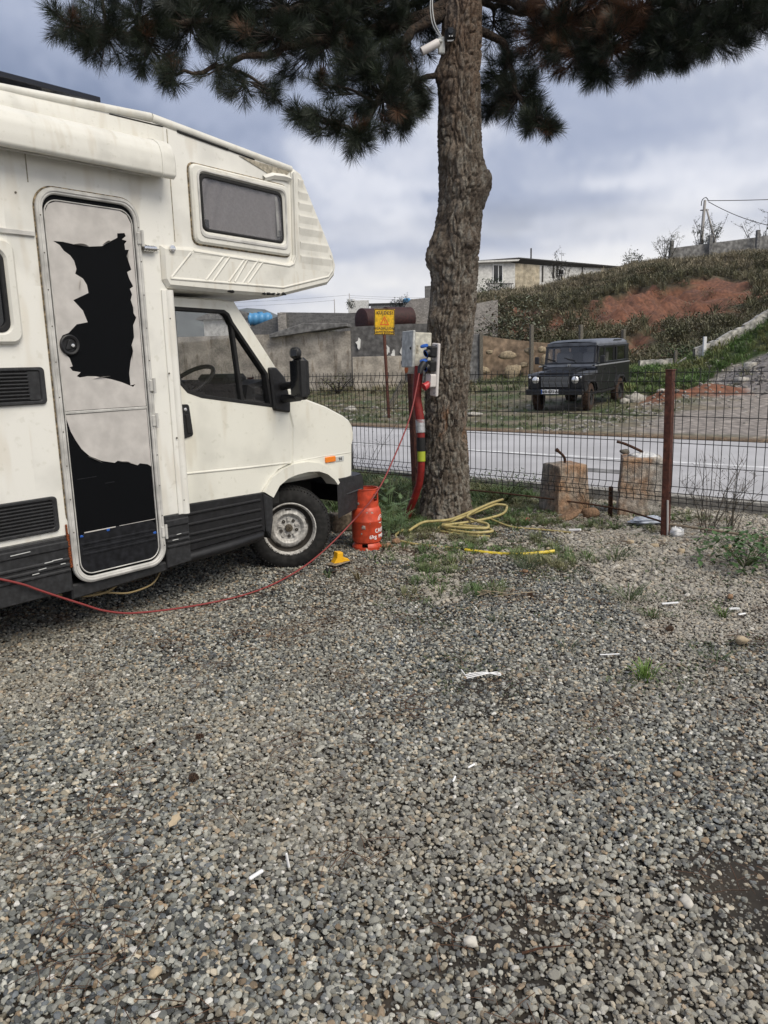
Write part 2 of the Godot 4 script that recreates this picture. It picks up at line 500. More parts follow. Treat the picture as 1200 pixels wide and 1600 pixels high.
func round_poly(p: Array, r: float, n := 4) -> Array:   # corners of a polygon rounded
	var o := []
	var c := p.size()
	for i in c:
		var a: Vector2 = p[(i - 1 + c) % c]; var b: Vector2 = p[i]; var d: Vector2 = p[(i + 1) % c]
		var l := minf(r, minf(a.distance_to(b), b.distance_to(d)) * 0.45)
		var s := b + (a - b).normalized() * l
		var e := b + (d - b).normalized() * l
		for k in n + 1:
			var t := float(k) / n
			o.append(s.lerp(b, t).lerp(b.lerp(e, t), t))
	return o

func holed(outer: Array, hole: Array, cut: float) -> Array:   # outer minus hole, in two pieces that meet at x = cut
	var out := []
	var big := 50.0
	for s in [-1.0, 1.0]:
		var half := PackedVector2Array([Vector2(cut, -big), Vector2(cut + s * big, -big), Vector2(cut + s * big, big), Vector2(cut, big)])
		for q in Geometry2D.intersect_polygons(ccw(PackedVector2Array(outer)), ccw(half)):
			for w in Geometry2D.clip_polygons(q, ccw(PackedVector2Array(hole))):
				if not Geometry2D.is_polygon_clockwise(w) and w.size() > 2:
					out.append(Array(w))
	return out

# ------------------------------------------------------------------ objects
func numbered(n: String) -> String:
	names[n] = names.get(n, -1) + 1
	return n if names[n] == 0 else "%s_%03d" % [n, names[n]]

func tag(o: Node, label: String, category: String, group := "", kind := "") -> Node:
	if label: o.set_meta("label", label)
	if category: o.set_meta("category", category)
	if group: o.set_meta("group", group)
	if kind: o.set_meta("kind", kind)
	return o

func thing(called: String, label: String, category: String, at := Vector3.ZERO, bs := Basis(), group := "") -> Node3D:
	var o := Node3D.new()
	o.name = numbered(called)
	add_child(o)
	o.transform = Transform3D(bs, at)
	tag(o, label, category, group)
	return o

func put(called: String, mesh: Mesh, m: Material, parent: Node, at := Transform3D()) -> MeshInstance3D:
	var o := MeshInstance3D.new()
	o.name = numbered(called) if parent == self else called
	o.mesh = mesh
	if m:
		o.material_override = m
	o.transform = at
	parent.add_child(o, true)
	return o

func done(st: SurfaceTool) -> ArrayMesh:
	st.generate_normals()
	return st.commit()

func part(called: String, st: SurfaceTool, m: Material, parent: Node = self) -> MeshInstance3D:
	return put(called, done(st), m, parent)

func copy(o: Node3D, at: Transform3D, label := "") -> Node3D:
	var c: Node3D = o.duplicate()
	var base := String(o.name).get_slice("_0", 0)
	c.name = numbered(base)
	add_child(c)
	c.transform = at
	if label:
		c.set_meta("label", label)
	return c

func many(called: String, mesh: Mesh, m: Material, xs: Array, cols: Array, parent: Node = self, label := "", cat := "") -> MultiMeshInstance3D:
	var mm := MultiMesh.new()
	mm.transform_format = MultiMesh.TRANSFORM_3D
	mm.use_colors = true
	mm.mesh = mesh
	mm.instance_count = xs.size()
	for i in xs.size():
		mm.set_instance_transform(i, xs[i])
		mm.set_instance_color(i, cols[i])
	var o := MultiMeshInstance3D.new()
	o.name = numbered(called) if parent == self else called
	o.multimesh = mm
	o.material_override = m
	parent.add_child(o, true)
	o.set_meta("kind", "stuff")
	if label: o.set_meta("label", label)
	if cat: o.set_meta("category", cat)
	return o

func lettering(st: SurfaceTool, text: String, size: float, depth: float, xf: Transform3D, bold := true) -> void:   # centred on the origin of xf, facing +z
	var f := SystemFont.new()
	f.font_names = PackedStringArray(["Droid Sans"])
	f.font_weight = 700 if bold else 400
	var t := TextMesh.new()
	t.font = f
	t.text = text
	t.font_size = 32
	t.pixel_size = size / 32.0
	t.depth = depth
	t.curve_step = 2.0
	st.append_from(t, 0, xf)

# ------------------------------------------------------------------ ground
func lerp_table(t: Array, x: float) -> float:   # pairs of (x, value)
	if x <= t[0].x: return t[0].y
	for i in t.size() - 1:
		if x <= t[i + 1].x:
			return lerpf(t[i].y, t[i + 1].y, smoothstep(t[i].x, t[i + 1].x, x) * 0.5 + 0.5 * (x - t[i].x) / (t[i + 1].x - t[i].x))
	return t[t.size() - 1].y

func past_road(x: float, z: float) -> float:   # metres beyond the near edge of the road
	return (x - 1.11) * 0.632 - (z + 9.9) * 0.775

const RIDGE := [Vector2(-30, 3.0), Vector2(0, 3.2), Vector2(5, 5.2), Vector2(9, 6.3), Vector2(13, 6.6), Vector2(18, 7.4), Vector2(23, 8.7), Vector2(35, 9.5), Vector2(60, 11.5)]
const BANK := [Vector2(8.5, 0.7), Vector2(9.9, 1.02), Vector2(11.2, 1.07), Vector2(12.4, 1.55), Vector2(13.6, 2.1), Vector2(14.8, 2.8), Vector2(17.5, 4.0), Vector2(24, 5.0)]
const FOOT := [Vector2(-6, 50), Vector2(1, 43), Vector2(4, 37.5), Vector2(8, 36), Vector2(11, 34), Vector2(20, 34)]

func hill_t(x: float, d: float) -> float:
	var ft := lerp_table(FOOT, x)
	return (d - ft) / (72.0 - ft)

func red_face(x: float, d: float) -> float:   # the slip where the red soil lies bare
	var n := nz.get_noise_2d(x * 0.16, d * 0.16) * 0.9 + nz.get_noise_2d(x * 0.6 + 50.0, d * 0.6) * 0.8
	var e := 1.0 - pow((x - 18.2 - (d - 52.0) * 0.25) / 9.5, 2.0) - pow((d - 52.5 - (x - 18.6) * 0.18) / 7.0, 2.0)
	var e2 := 1.0 - pow((x - 9.6) / 2.2, 2.0) - pow((d - 57.0) / 4.5, 2.0)
	var e3 := 1.0 - pow((x - 14.2 - (d - 42.0) * 0.55) / 0.8, 2.0) - pow((d - 42.0) / 5.0, 2.0)
	return smoothstep(0.06, 0.26, maxf(maxf(e * 1.35, e2 * 1.3), e3 * 0.8) + n)

func heap_h(x: float, d: float) -> float:
	var hd := Vector2(x - 15.3, d - 25.8).length()
	return 0.56 * (4.4 - hd) * smoothstep(0.0, 1.2, hd + 0.6)

func on_heap(x: float, d: float) -> bool:
	var e := heap_h(x, d)
	return e > 0.0 and d < 30.0 and 0.32 + e > ground_h(x, -d) - 0.2

func ground_h(x: float, z: float) -> float:
	var d := -z
	var q := past_road(x, z)
	if q < -0.5:
		return nz.get_noise_2d(x * 0.5, z * 0.5) * 0.025 * clampf(-q - 0.5, 0.0, 1.0) - 0.02 * smoothstep(-1.6, -0.5, q)
	if q < 6.5:
		return -0.05
	var h := 0.004 * (q - 6.5) + 0.07 * maxf(0.0, q - 14.0) + 0.04 * maxf(0.0, q - 22.0)
	h = minf(h, 6.0 + h * 0.04)
	h += nz.get_noise_2d(x * 0.35, z * 0.35) * 0.06 * clampf((q - 6.5) * 0.3, 0.0, 1.0)
	h += (0.30 + 0.25 * nz.get_noise_2d(x * 1.1, z * 1.1)) * exp(-pow((d - 24.5 - 0.4 * nz.get_noise_1d(x * 0.4)) / 0.6, 2.0)) * smoothstep(8.2, 9.2, x) * smoothstep(14.2, 13.0, x)
	# retaining bank and the heap of gravel at its foot
	if x > 8.0 and d > 22.0:
		var bt := lerp_table(BANK, x * 30.0 / maxf(d, 30.0))
		var up := smoothstep(25.0, 30.0, d)
		h = maxf(h, lerpf(h, bt, up * smoothstep(8.0, 10.0, x)))
	var heap := heap_h(x, d)
	if heap > 0.0:
		h = maxf(h, 0.32 + heap + nz.get_noise_2d(x * 1.2, z * 1.2) * 0.12)
	var t := hill_t(x, d)
	if t > 0.0:
		var r := lerp_table(RIDGE, x * 72.0 / maxf(d, 40.0)) * smoothstep(-14.0, 4.0, x)
		var tt := minf(t, 1.0)
		var p := tt * (0.86 + 0.14 * tt) + 0.05 * sin(tt * PI)
		var g := r * p + 0.9 * nz.get_noise_2d(x * 0.12, d * 0.12) * smoothstep(0.0, 0.2, tt) * smoothstep(1.25, 0.8, t)
		g += 0.9 * nz.get_noise_2d(x * 0.7 + 9.0, d * 0.45) * red_face(x, d)
		g -= 0.5 * red_face(x, d) * smoothstep(0.0, 0.3, tt)
		if t > 1.0:
			g += minf((d - 72.0) * 0.055, 4.0) * clampf(x * 0.1, 0.0, 1.0)
		h = maxf(h, g + 0.6 * smoothstep(0.0, 0.15, tt))
	return h

func mixc(a: Color, b: Color, t: float) -> Color:
	return a.lerp(b, clampf(t, 0.0, 1.0))

func ground_color(x: float, z: float) -> Color:
	var d := -z
	var q := past_road(x, z)
	var n := nz.get_noise_2d(x * 0.5, z * 0.5)
	var n2 := nz.get_noise_2d(x * 1.7 + 30.0, z * 1.7)
	var soil := Color(0.105, 0.080, 0.058)
	var gravel := Color(0.30, 0.28, 0.25)
	var green := Color(0.085, 0.115, 0.040)
	var dry := Color(0.23, 0.195, 0.13)
	var red := Color(0.27, 0.112, 0.062)
	var tan := Color(0.31, 0.22, 0.14)
	if q < -0.5:
		var c := mixc(Color(0.075, 0.060, 0.045), Color(0.042, 0.035, 0.027), 0.55 + n + n2)
		c = mixc(c, soil * 1.35, weedy(x, z))
		return mixc(c, gravel * 0.8, smoothstep(-6.0, -12.0, z * -1.0 - 6.0))
	if q < 6.5:
		return gravel
	var c := mixc(dry, green, 0.38 + n * 2.2)
	if q < 22.0 and d < 40.0:
		# verge: bare brown earth at the tarmac, grass behind it, a gravelled lot towards the heap
		c = mixc(c, tan, smoothstep(7.5, 6.6, q + n2 * 0.5))
		var lot := smoothstep(0.6, 2.0, x - 3.6 - (d - 16.5) * 0.75 + n * 2.0) * smoothstep(6.9, 7.7, q + n2 * 0.3)
		c = mixc(c, Color(0.36, 0.315, 0.28), lot)
		c = mixc(c, red, smoothstep(0.15, 0.5, 1.0 - absf(d - 24.4 - 0.5 * n) / 1.0) * smoothstep(7.6, 8.6, x) * smoothstep(14.6, 13.2, x))
	var t := hill_t(x, d)
	if x > 8.0 and d > 25.2 and t < 0.05:
		c = mixc(c, mixc(Color(0.05, 0.085, 0.022), Color(0.10, 0.105, 0.04), 0.5 + n2 * 1.5), smoothstep(25.0, 26.5, d))
	if x > 10.5 and on_heap(x, d):
		c = mixc(Color(0.34, 0.31, 0.29), Color(0.27, 0.24, 0.225), 0.5 + n2)
	if t > 0.0:
		var scrub := mixc(Color(0.085, 0.085, 0.045), Color(0.14, 0.115, 0.072), 0.5 + n * 2.0)
		scrub = mixc(scrub, Color(0.21, 0.18, 0.12), smoothstep(0.62, 0.85, t + n * 0.3))
		var rf := red_face(x, d)
		c = mixc(c, scrub, smoothstep(0.0, 0.06, t))
		c = mixc(c, mixc(red, Color(0.18, 0.085, 0.052), 0.5 + n2 * 1.5), rf * smoothstep(0.02, 0.12, t))
	if d > 110.0:
		c = mixc(c, Color(0.07, 0.075, 0.045), 0.7)
	return c

func steps_to(a: Array) -> Array:   # [start, [until, step], ...]
	var out := [a[0]]
	for k in range(1, a.size()):
		while out[-1] < a[k][0] - 1e-4:
			out.append(minf(out[-1] + a[k][1], a[k][0]))
	return out

func build_terrain() -> void:
	var xs := steps_to([-1500.0, [-300.0, 100.0], [-100.0, 20.0], [-20.0, 2.5], [-8.0, 0.6], [22.0, 0.33], [45.0, 0.8], [120.0, 4.0], [400.0, 25.0], [1600.0, 120.0]])
	var ds := steps_to([-300.0, [-40.0, 20.0], [-4.0, 2.0], [0.0, 0.5], [17.0, 0.3], [36.0, 0.33], [75.0, 0.55], [110.0, 1.5], [300.0, 12.0], [2200.0, 120.0]])
	var nx := xs.size(); var nd := ds.size()
	var v := PackedVector3Array(); var c := PackedColorArray(); var ix := PackedInt32Array()
	v.resize(nx * nd); c.resize(nx * nd)
	for j in nd:
		for i in nx:
			var x: float = xs[i]; var z: float = -ds[j]
			v[j * nx + i] = Vector3(x, ground_h(x, z), z)
			c[j * nx + i] = ground_color(x, z)
	ix.resize((nx - 1) * (nd - 1) * 6)
	var w := 0
	for j in nd - 1:
		for i in nx - 1:
			var a := j * nx + i
			for k in [a, a + nx, a + 1, a + 1, a + nx, a + nx + 1]:
				ix[w] = k; w += 1
	var st := SurfaceTool.new()
	var arr := []
	arr.resize(Mesh.ARRAY_MAX)
	arr[Mesh.ARRAY_VERTEX] = v; arr[Mesh.ARRAY_COLOR] = c; arr[Mesh.ARRAY_INDEX] = ix
	var am := ArrayMesh.new()
	am.add_surface_from_arrays(Mesh.PRIMITIVE_TRIANGLES, arr)
	st.create_from(am, 0)
	st.generate_normals()
	var o := put("ground", st.commit(), M.terrain, self)
	tag(o, "bare earth, dry grass and red hillside under everything", "", "", "structure")

func build_road() -> void:
	var u := Vector3(0.775, 0, 0.632)
	var n := Vector3(0.632, 0, -0.775)
	var o := Vector3(1.11, 0, -9.9)
	var strip := func(called: String, q0: float, q1: float, y: float, m: Material, th := 0.2) -> void:
		var st := nb()
		var a := -60.0
		while a < 59.0:
			var p := o + u * a; var p2 := o + u * (a + 10.0)
			quad(st, p + n * q0 + Vector3(0, y, 0), p2 + n * q0 + Vector3(0, y, 0), p2 + n * q1 + Vector3(0, y, 0), p + n * q1 + Vector3(0, y, 0), Vector3.UP)
			quad(st, p + n * q0 + Vector3(0, y - th, 0), p2 + n * q0 + Vector3(0, y - th, 0), p2 + n * q0 + Vector3(0, y, 0), p + n * q0 + Vector3(0, y, 0), -n)
			quad(st, p + n * q1 + Vector3(0, y - th, 0), p2 + n * q1 + Vector3(0, y - th, 0), p2 + n * q1 + Vector3(0, y, 0), p + n * q1 + Vector3(0, y, 0), n)
			a += 10.0
		var e := part(called, st, m)
		tag(e, {"road": "grey asphalt road running past the wire fence", "kerb": "pale concrete kerb along the edge of the road", "road_marking": "white painted line along the middle of the road"}[called], "", "", "structure")
	strip.call("road", 0.02, 6.3, 0.0, M.asphalt)
	strip.call("road_marking", 3.02, 3.15, 0.004, M.paint, 0.003)
	strip.call("kerb", -0.16, 0.017, 0.075, M.kerb)
	var dr := nb()
	box(dr, Vector3.ZERO, Vector3(0.75, 0.012, 0.30), 0.003, Basis(Vector3.UP, -0.684))
	var gp := part("road_drain", dr, M.slabgrey); gp.position = Vector3(3.05, 0.004, -10.55)
	tag(gp, "dark rectangular drain cover in the near lane of the road", "drain")
	# low broken earth lip on the far side
	var st := nb()
	for i in 240:
		var a := -40.0 + i * 0.33
		var p := o + u * a + n * (6.42 + 0.07 * nz.get_noise_1d(a * 2.0))
		box(st, p + Vector3(0, 0.01, 0), Vector3(0.36, 0.06 + 0.06 * nz.get_noise_1d(a * 1.3 + 9.0), 0.2), 0.03, Basis(Vector3.UP, -0.684 + 0.2 * nz.get_noise_1d(a * 3.0)))
	var lip := part("road_edge", st, M.soil)
	tag(lip, "broken brown earth edge on the far side of the road", "", "", "structure")

# ------------------------------------------------------------------ walls, houses, tanks beyond the road
func wall_run(called: String, label: String, cat: String, pts: Array, bottom: float, th: float, m: Material, group := "") -> Node3D:   # a wall whose top follows pts
	var o := thing(called, label, cat, Vector3(pts[0].x, 0, pts[0].z), Basis(), group)
	var st := nb()
	var org := Vector3(pts[0].x, 0, pts[0].z)
	for i in pts.size() - 1:
		var a: Vector3 = pts[i] - org; var b: Vector3 = pts[i + 1] - org
		var dir := Vector3(b.x - a.x, 0, b.z - a.z).normalized()
		var n := Vector3(-dir.z, 0, dir.x) * th
		var a0 := Vector3(a.x, bottom, a.z); var b0 := Vector3(b.x, bottom, b.z)
		# front, back, top, ends
		quad(st, a0, b0, b, a, n)
		quad(st, a0 - n, b0 - n, b - n, a - n, -n)
		quad(st, a, b, b - n, a - n, Vector3.UP)
		quad(st, a0, a0 - n, a - n, a, -dir)
		quad(st, b0, b0 - n, b - n, b, dir)
	part("wall", st, m, o)
	return o

func house_window(parent: Node, c: Vector3, w: float, h: float, bs: Basis, fr: Material) -> void:
	var st := nb()
	for s in [-1, 1]:
		box(st, c + bs * Vector3(s * w * 0.5, 0, 0.03), Vector3(0.08, h + 0.08, 0.10), 0.01, bs)
		box(st, c + bs * Vector3(0, s * h * 0.5, 0.03), Vector3(w - 0.08, 0.08, 0.098), 0.01, bs)
	box(st, c + bs * Vector3(0.06, 0, 0.03), Vector3(0.07, h - 0.08, 0.09), 0.01, bs)
	var f := part("window", st, fr, parent)
	var g := nb()
	box(g, c, Vector3(w, h, 0.04), 0.0, bs)
	part("pane", g, M.darkglass, f)

func build_far() -> void:
	# long rendered wall with a mortar-patched upper half
	var o := wall_run("concrete_wall", "long weathered concrete wall with rusty runs beyond the road", "wall",
		[Vector3(-12.5, 3.0, -37.5), Vector3(-5.0, 2.98, -36.5), Vector3(-1.33, 3.02, -36)], 0.3, 0.35, M.oldwall)
	var slab := nb()
	prism(slab, [Vector2(0, 0), Vector2(3.62, 0.42), Vector2(3.62, 0.55), Vector2(1.6, 0.62), Vector2(0.0, 0.16)], -0.9, 0.45, 0.02, Transform3D(Basis(Vector3.UP, -0.13), Vector3(7.52, 2.80, 0.98)))
	part("coping_slab", slab, M.slabgrey, o)
	var o2 := wall_run("concrete_wall", "dark mortar-rendered wall with white plaster patches behind the yellow sign", "wall",
		[Vector3(-1.32, 3.2, -36.05), Vector3(1.3, 3.25, -35.6), Vector3(3.0, 3.2, -35.4)], 0.3, 0.4, M.darkwall)
	var lowr := nb()
	box(lowr, Vector3(2.1, 1.05, 0.42), Vector3(4.1, 1.6, 0.10), 0.01, Basis(Vector3.UP, 0.155))
	part("lower_course", lowr, M.oldwall, o2)
	for k in 7:
		var pt := nb()
		var sh := []
		for i in 9:
			var a := TAU * i / 9.0
			sh.append(Vector2(cos(a) * rng.randf_range(0.05, 0.16), sin(a) * rng.randf_range(0.08, 0.34)))
		prism(pt, sh, 0.0, 0.012, 0.0, Transform3D(Basis(Vector3.UP, 0.155), Vector3([0.35, 1.7, 1.95, 2.35, 2.6, 0.9, 2.5][k], [2.45, 2.1, 1.95, 2.05, 2.6, 1.35, 1.3][k], [0.12, 0.30, 0.34, 0.40, 0.44, 0.48, 0.72][k])))
		part("plaster_patch", pt, M.plaster if k < 5 else M.rustfoam, o2)
	# block walls further back
	var o3 := wall_run("block_wall", "grey block wall standing behind the long concrete wall", "wall", [Vector3(-6.6, 5.05, -53), Vector3(-2.0, 4.82, -52), Vector3(0.6, 4.75, -51.5)], 0.5, 0.3, M.greyblock)
	var pil := nb()
	box(pil, Vector3(0.15, 2.8, 0.2), Vector3(0.55, 4.4, 0.5), 0.03)
	part("pilaster", pil, M.paleblock, o3)
	var o4 := wall_run("block_wall", "short sloping grey block wall beside the blue water tank", "wall", [Vector3(-9.0, 4.1, -54), Vector3(-6.62, 4.85, -53.1)], 0.5, 0.3, M.greyblock)
	var o5 := wall_run("block_wall", "pale block wall left of the pine trunk, above the wall with the sign", "wall", [Vector3(1.72, 5.15, -51.6), Vector3(2.1, 5.55, -51.5), Vector3(3.4, 5.62, -51.4), Vector3(5.2, 5.6, -51.2)], 0.8, 0.3, M.paleblock)
	var cap := nb()
	box(cap, Vector3(1.6, 3.85, 0.16), Vector3(3.6, 0.14, 0.7), 0.02, Basis(Vector3.UP, 0.03))
	part("ledge", cap, M.slabgrey, o5)
	wall_run("block_wall", "small pale block wall right of the pine trunk below the house", "wall", [Vector3(5.6, 4.85, -47.0), Vector3(7.1, 5.05, -47.2)], 1.5, 0.3, M.paleblock)
	var o7 := wall_run("block_wall", "square grey parapet of blocks above the pale block wall", "wall", [Vector3(4.25, 8.3, -72.5), Vector3(7.0, 8.4, -72.5)], 3.5, 0.3, M.greyblock)
	# rusty tanks lying on the wall
	for k in 2:
		var tk := thing("fuel_tank", ["dark red steel tank lying nearest, its round end facing the road", "dark red steel tank behind the yellow sign, next to the pale block wall"][k], "tank", Vector3([-1.15, 0.35][k], [4.18, 4.3][k], [-49.2, -50.4][k]), Basis(Vector3.UP, [0.62, 0.5][k]), "rusty tanks behind the wall")
		var st := nb()
		var xf := Transform3D(Basis(Vector3(0, 0, 1), -PI / 2), Vector3.ZERO)
		lathe(st, [Vector2(0, 0.04), Vector2(0.62, 0.0), Vector2(0.72, 0.05), Vector2(0.74, 0.06), Vector2(0.74, 1.9), Vector2(0.0, 1.96)], 28, xf)
		part("shell", st, M.tankred, tk)
		for s in [0.4, 1.5]:
			var sd := nb()
			box(sd, Vector3(s, -0.8, 0), Vector3(0.14, 0.36, 1.0), 0.02)
			part("saddle", sd, M.slabgrey, tk)
	# house and blue tank at the left
	var hs := thing("house", "small white house with grey pitched roof behind the motorhome's windscreen", "house", Vector3(-11.4, 0, -62))
	var st := nb()
	box(st, Vector3(0, 3.4, 0), Vector3(3.8, 3.4, 4.0), 0.02)
	part("wall", st, M.plaster, hs)
	st = nb()
	prism(st, [Vector2(-2.4, 0), Vector2(2.4, 0), Vector2(2.3, 0.15), Vector2(0.0, 0.95), Vector2(-2.3, 0.15)], -2.3, 2.3, 0.0, Transform3D(Basis(), Vector3(0, 5.1, 0)))
	part("roof", st, M.slabgrey, hs)
	house_window(hs, Vector3(1.25, 3.55, 2.0), 0.5, 0.6, Basis(), M.plaster)
	var wt := thing("water_tank", "ribbed blue plastic water tank on a stand beside the white house", "water tank", Vector3(-8.75, 4.45, -58.5))
	st = nb()
	var pr := []
	for k in 33:
		var a := k / 32.0
		var r := 0.44 + 0.035 * (1.0 if int(k / 4) % 2 == 0 else 0.0)
		if k < 2 or k > 30: r = 0.30
		pr.append(Vector2(r, a * 1.75 - 0.87))
	pr.push_front(Vector2(0, -0.90)); pr.append(Vector2(0, 0.90))
	lathe(st, pr, 24, Transform3D(Basis(Vector3(0, 0, 1), -PI / 2), Vector3(0, 0.5, 0)))
	lathe(st, [Vector2(0.2, 0.9), Vector2(0.2, 1.02), Vector2(0, 1.04)], 16)
	part("body", st, M.tankblue, wt)
	for s in [-0.6, 0.6]:
		st = nb()
		box(st, Vector3(s, -0.55, 0), Vector3(0.12, 1.3, 0.8), 0.01)
		part("leg", st, M.roofdark, wt)
	# far skyline
	st = nb()
	var fh := thing("far_building", "flat white building far off on the skyline left of the sign", "building", Vector3(-5.0, 1.3, -200))
	box(st, Vector3(0, 14.2, 0), Vector3(5.2, 3.0, 4), 0.05)
	part("wall", st, M.plaster, fh)
	for x in [-2.4, -1.2]:
		st = nb(); box(st, Vector3(x, 15.9, 0), Vector3(0.6, 0.55, 0.5), 0.02)
		part("chimney", st, M.plaster, fh)
	st = nb()
	var fg := thing("far_building", "low far building with dark flat roof just above the tanks", "building", Vector3(2.5, 1.0, -200))
	box(st, Vector3(0, 13.6, 0), Vector3(9.0, 2.5, 4), 0.05)
	part("wall", st, M.slabgrey, fg)
	st = nb(); box(st, Vector3(0, 15.0, 0), Vector3(9.8, 0.35, 4.6), 0.05)
	part("roof", st, M.roofdark, fg)
	var ft := thing("water_tank", "tiny blue tank on the skyline beside the pine trunk", "water tank", Vector3(6.4, 15.2, -180))
	st = nb(); box(st, Vector3(0, 0.0, 0), Vector3(1.7, 1.1, 1.4), 0.25)
	part("body", st, M.tankblue, ft)
	st = nb(); box(st, Vector3(0, -1.4, 0), Vector3(1.9, 1.7, 1.6), 0.05)
	part("stand", st, M.slabgrey, ft)
	for k in 2:
		var up := thing("utility_pole", ["thin grey pole left of the far white building", "taller thin pole rising over the far white building"][k], "pole", Vector3([-11.1, -7.3][k], 12.0, -200), Basis())
		st = nb(); tube(st, [Vector3(0, 0, 0), Vector3(0, [5.6, 6.9][k], 0)], [0.14, 0.10], 6)
		part("shaft", st, M.polegrey, up)
	st = nb()
	for k in 4:
		var a := Vector3([-60.0, -60.0, -7.3, -7.3][k], [16.5, 17.4, 18.4, 17.9][k], -200)
		var b := Vector3([-11.1, -7.3, 30.0, 30.0][k], [17.3, 18.5, 17.3, 16.6][k], -200)
		var pts := []
		for i in 13:
			var f := i / 12.0
			pts.append(a.lerp(b, f) - Vector3(0, 4.0 * f * (1 - f) * 0.5, 0))
		tube(st, pts, 0.022, 4, false)
	tag(part("power_lines", st, M.wire), "thin power lines strung between the far poles", "wire", "", "stuff")
	# mountain
	st = nb()
	var mp := []
	for j in 9:
		var row := []
		for i in 61:
			var x := -1400.0 + i * 30.0
			var base := 60.0 + 150.0 * exp(-pow((x + 560.0) / 280.0, 2.0)) + 40.0 * exp(-pow((x - 100.0) / 300.0, 2.0))
			var f := j / 8.0
			var rid := base + 22.0 * nz.get_noise_1d(x * 0.008) + 8.0 * nz.get_noise_1d(x * 0.03)
			row.append(Vector3(x, rid * sin(f * PI * 0.5) - 5.0 + 10.0 * nz.get_noise_2d(x * 0.01, f * 3.0) * f * (1.0 - f), -1300.0 - f * 300.0))
		mp.append(row)
	st.set_smooth_group(1)
	for j in 8:
		for i in 60:
			quad(st, mp[j][i], mp[j][i + 1], mp[j + 1][i + 1], mp[j + 1][i], Vector3(0, 1, 1))
	tag(part("mountains", st, M.mountain), "blue-grey mountain ridge far behind the white house", "", "", "structure")

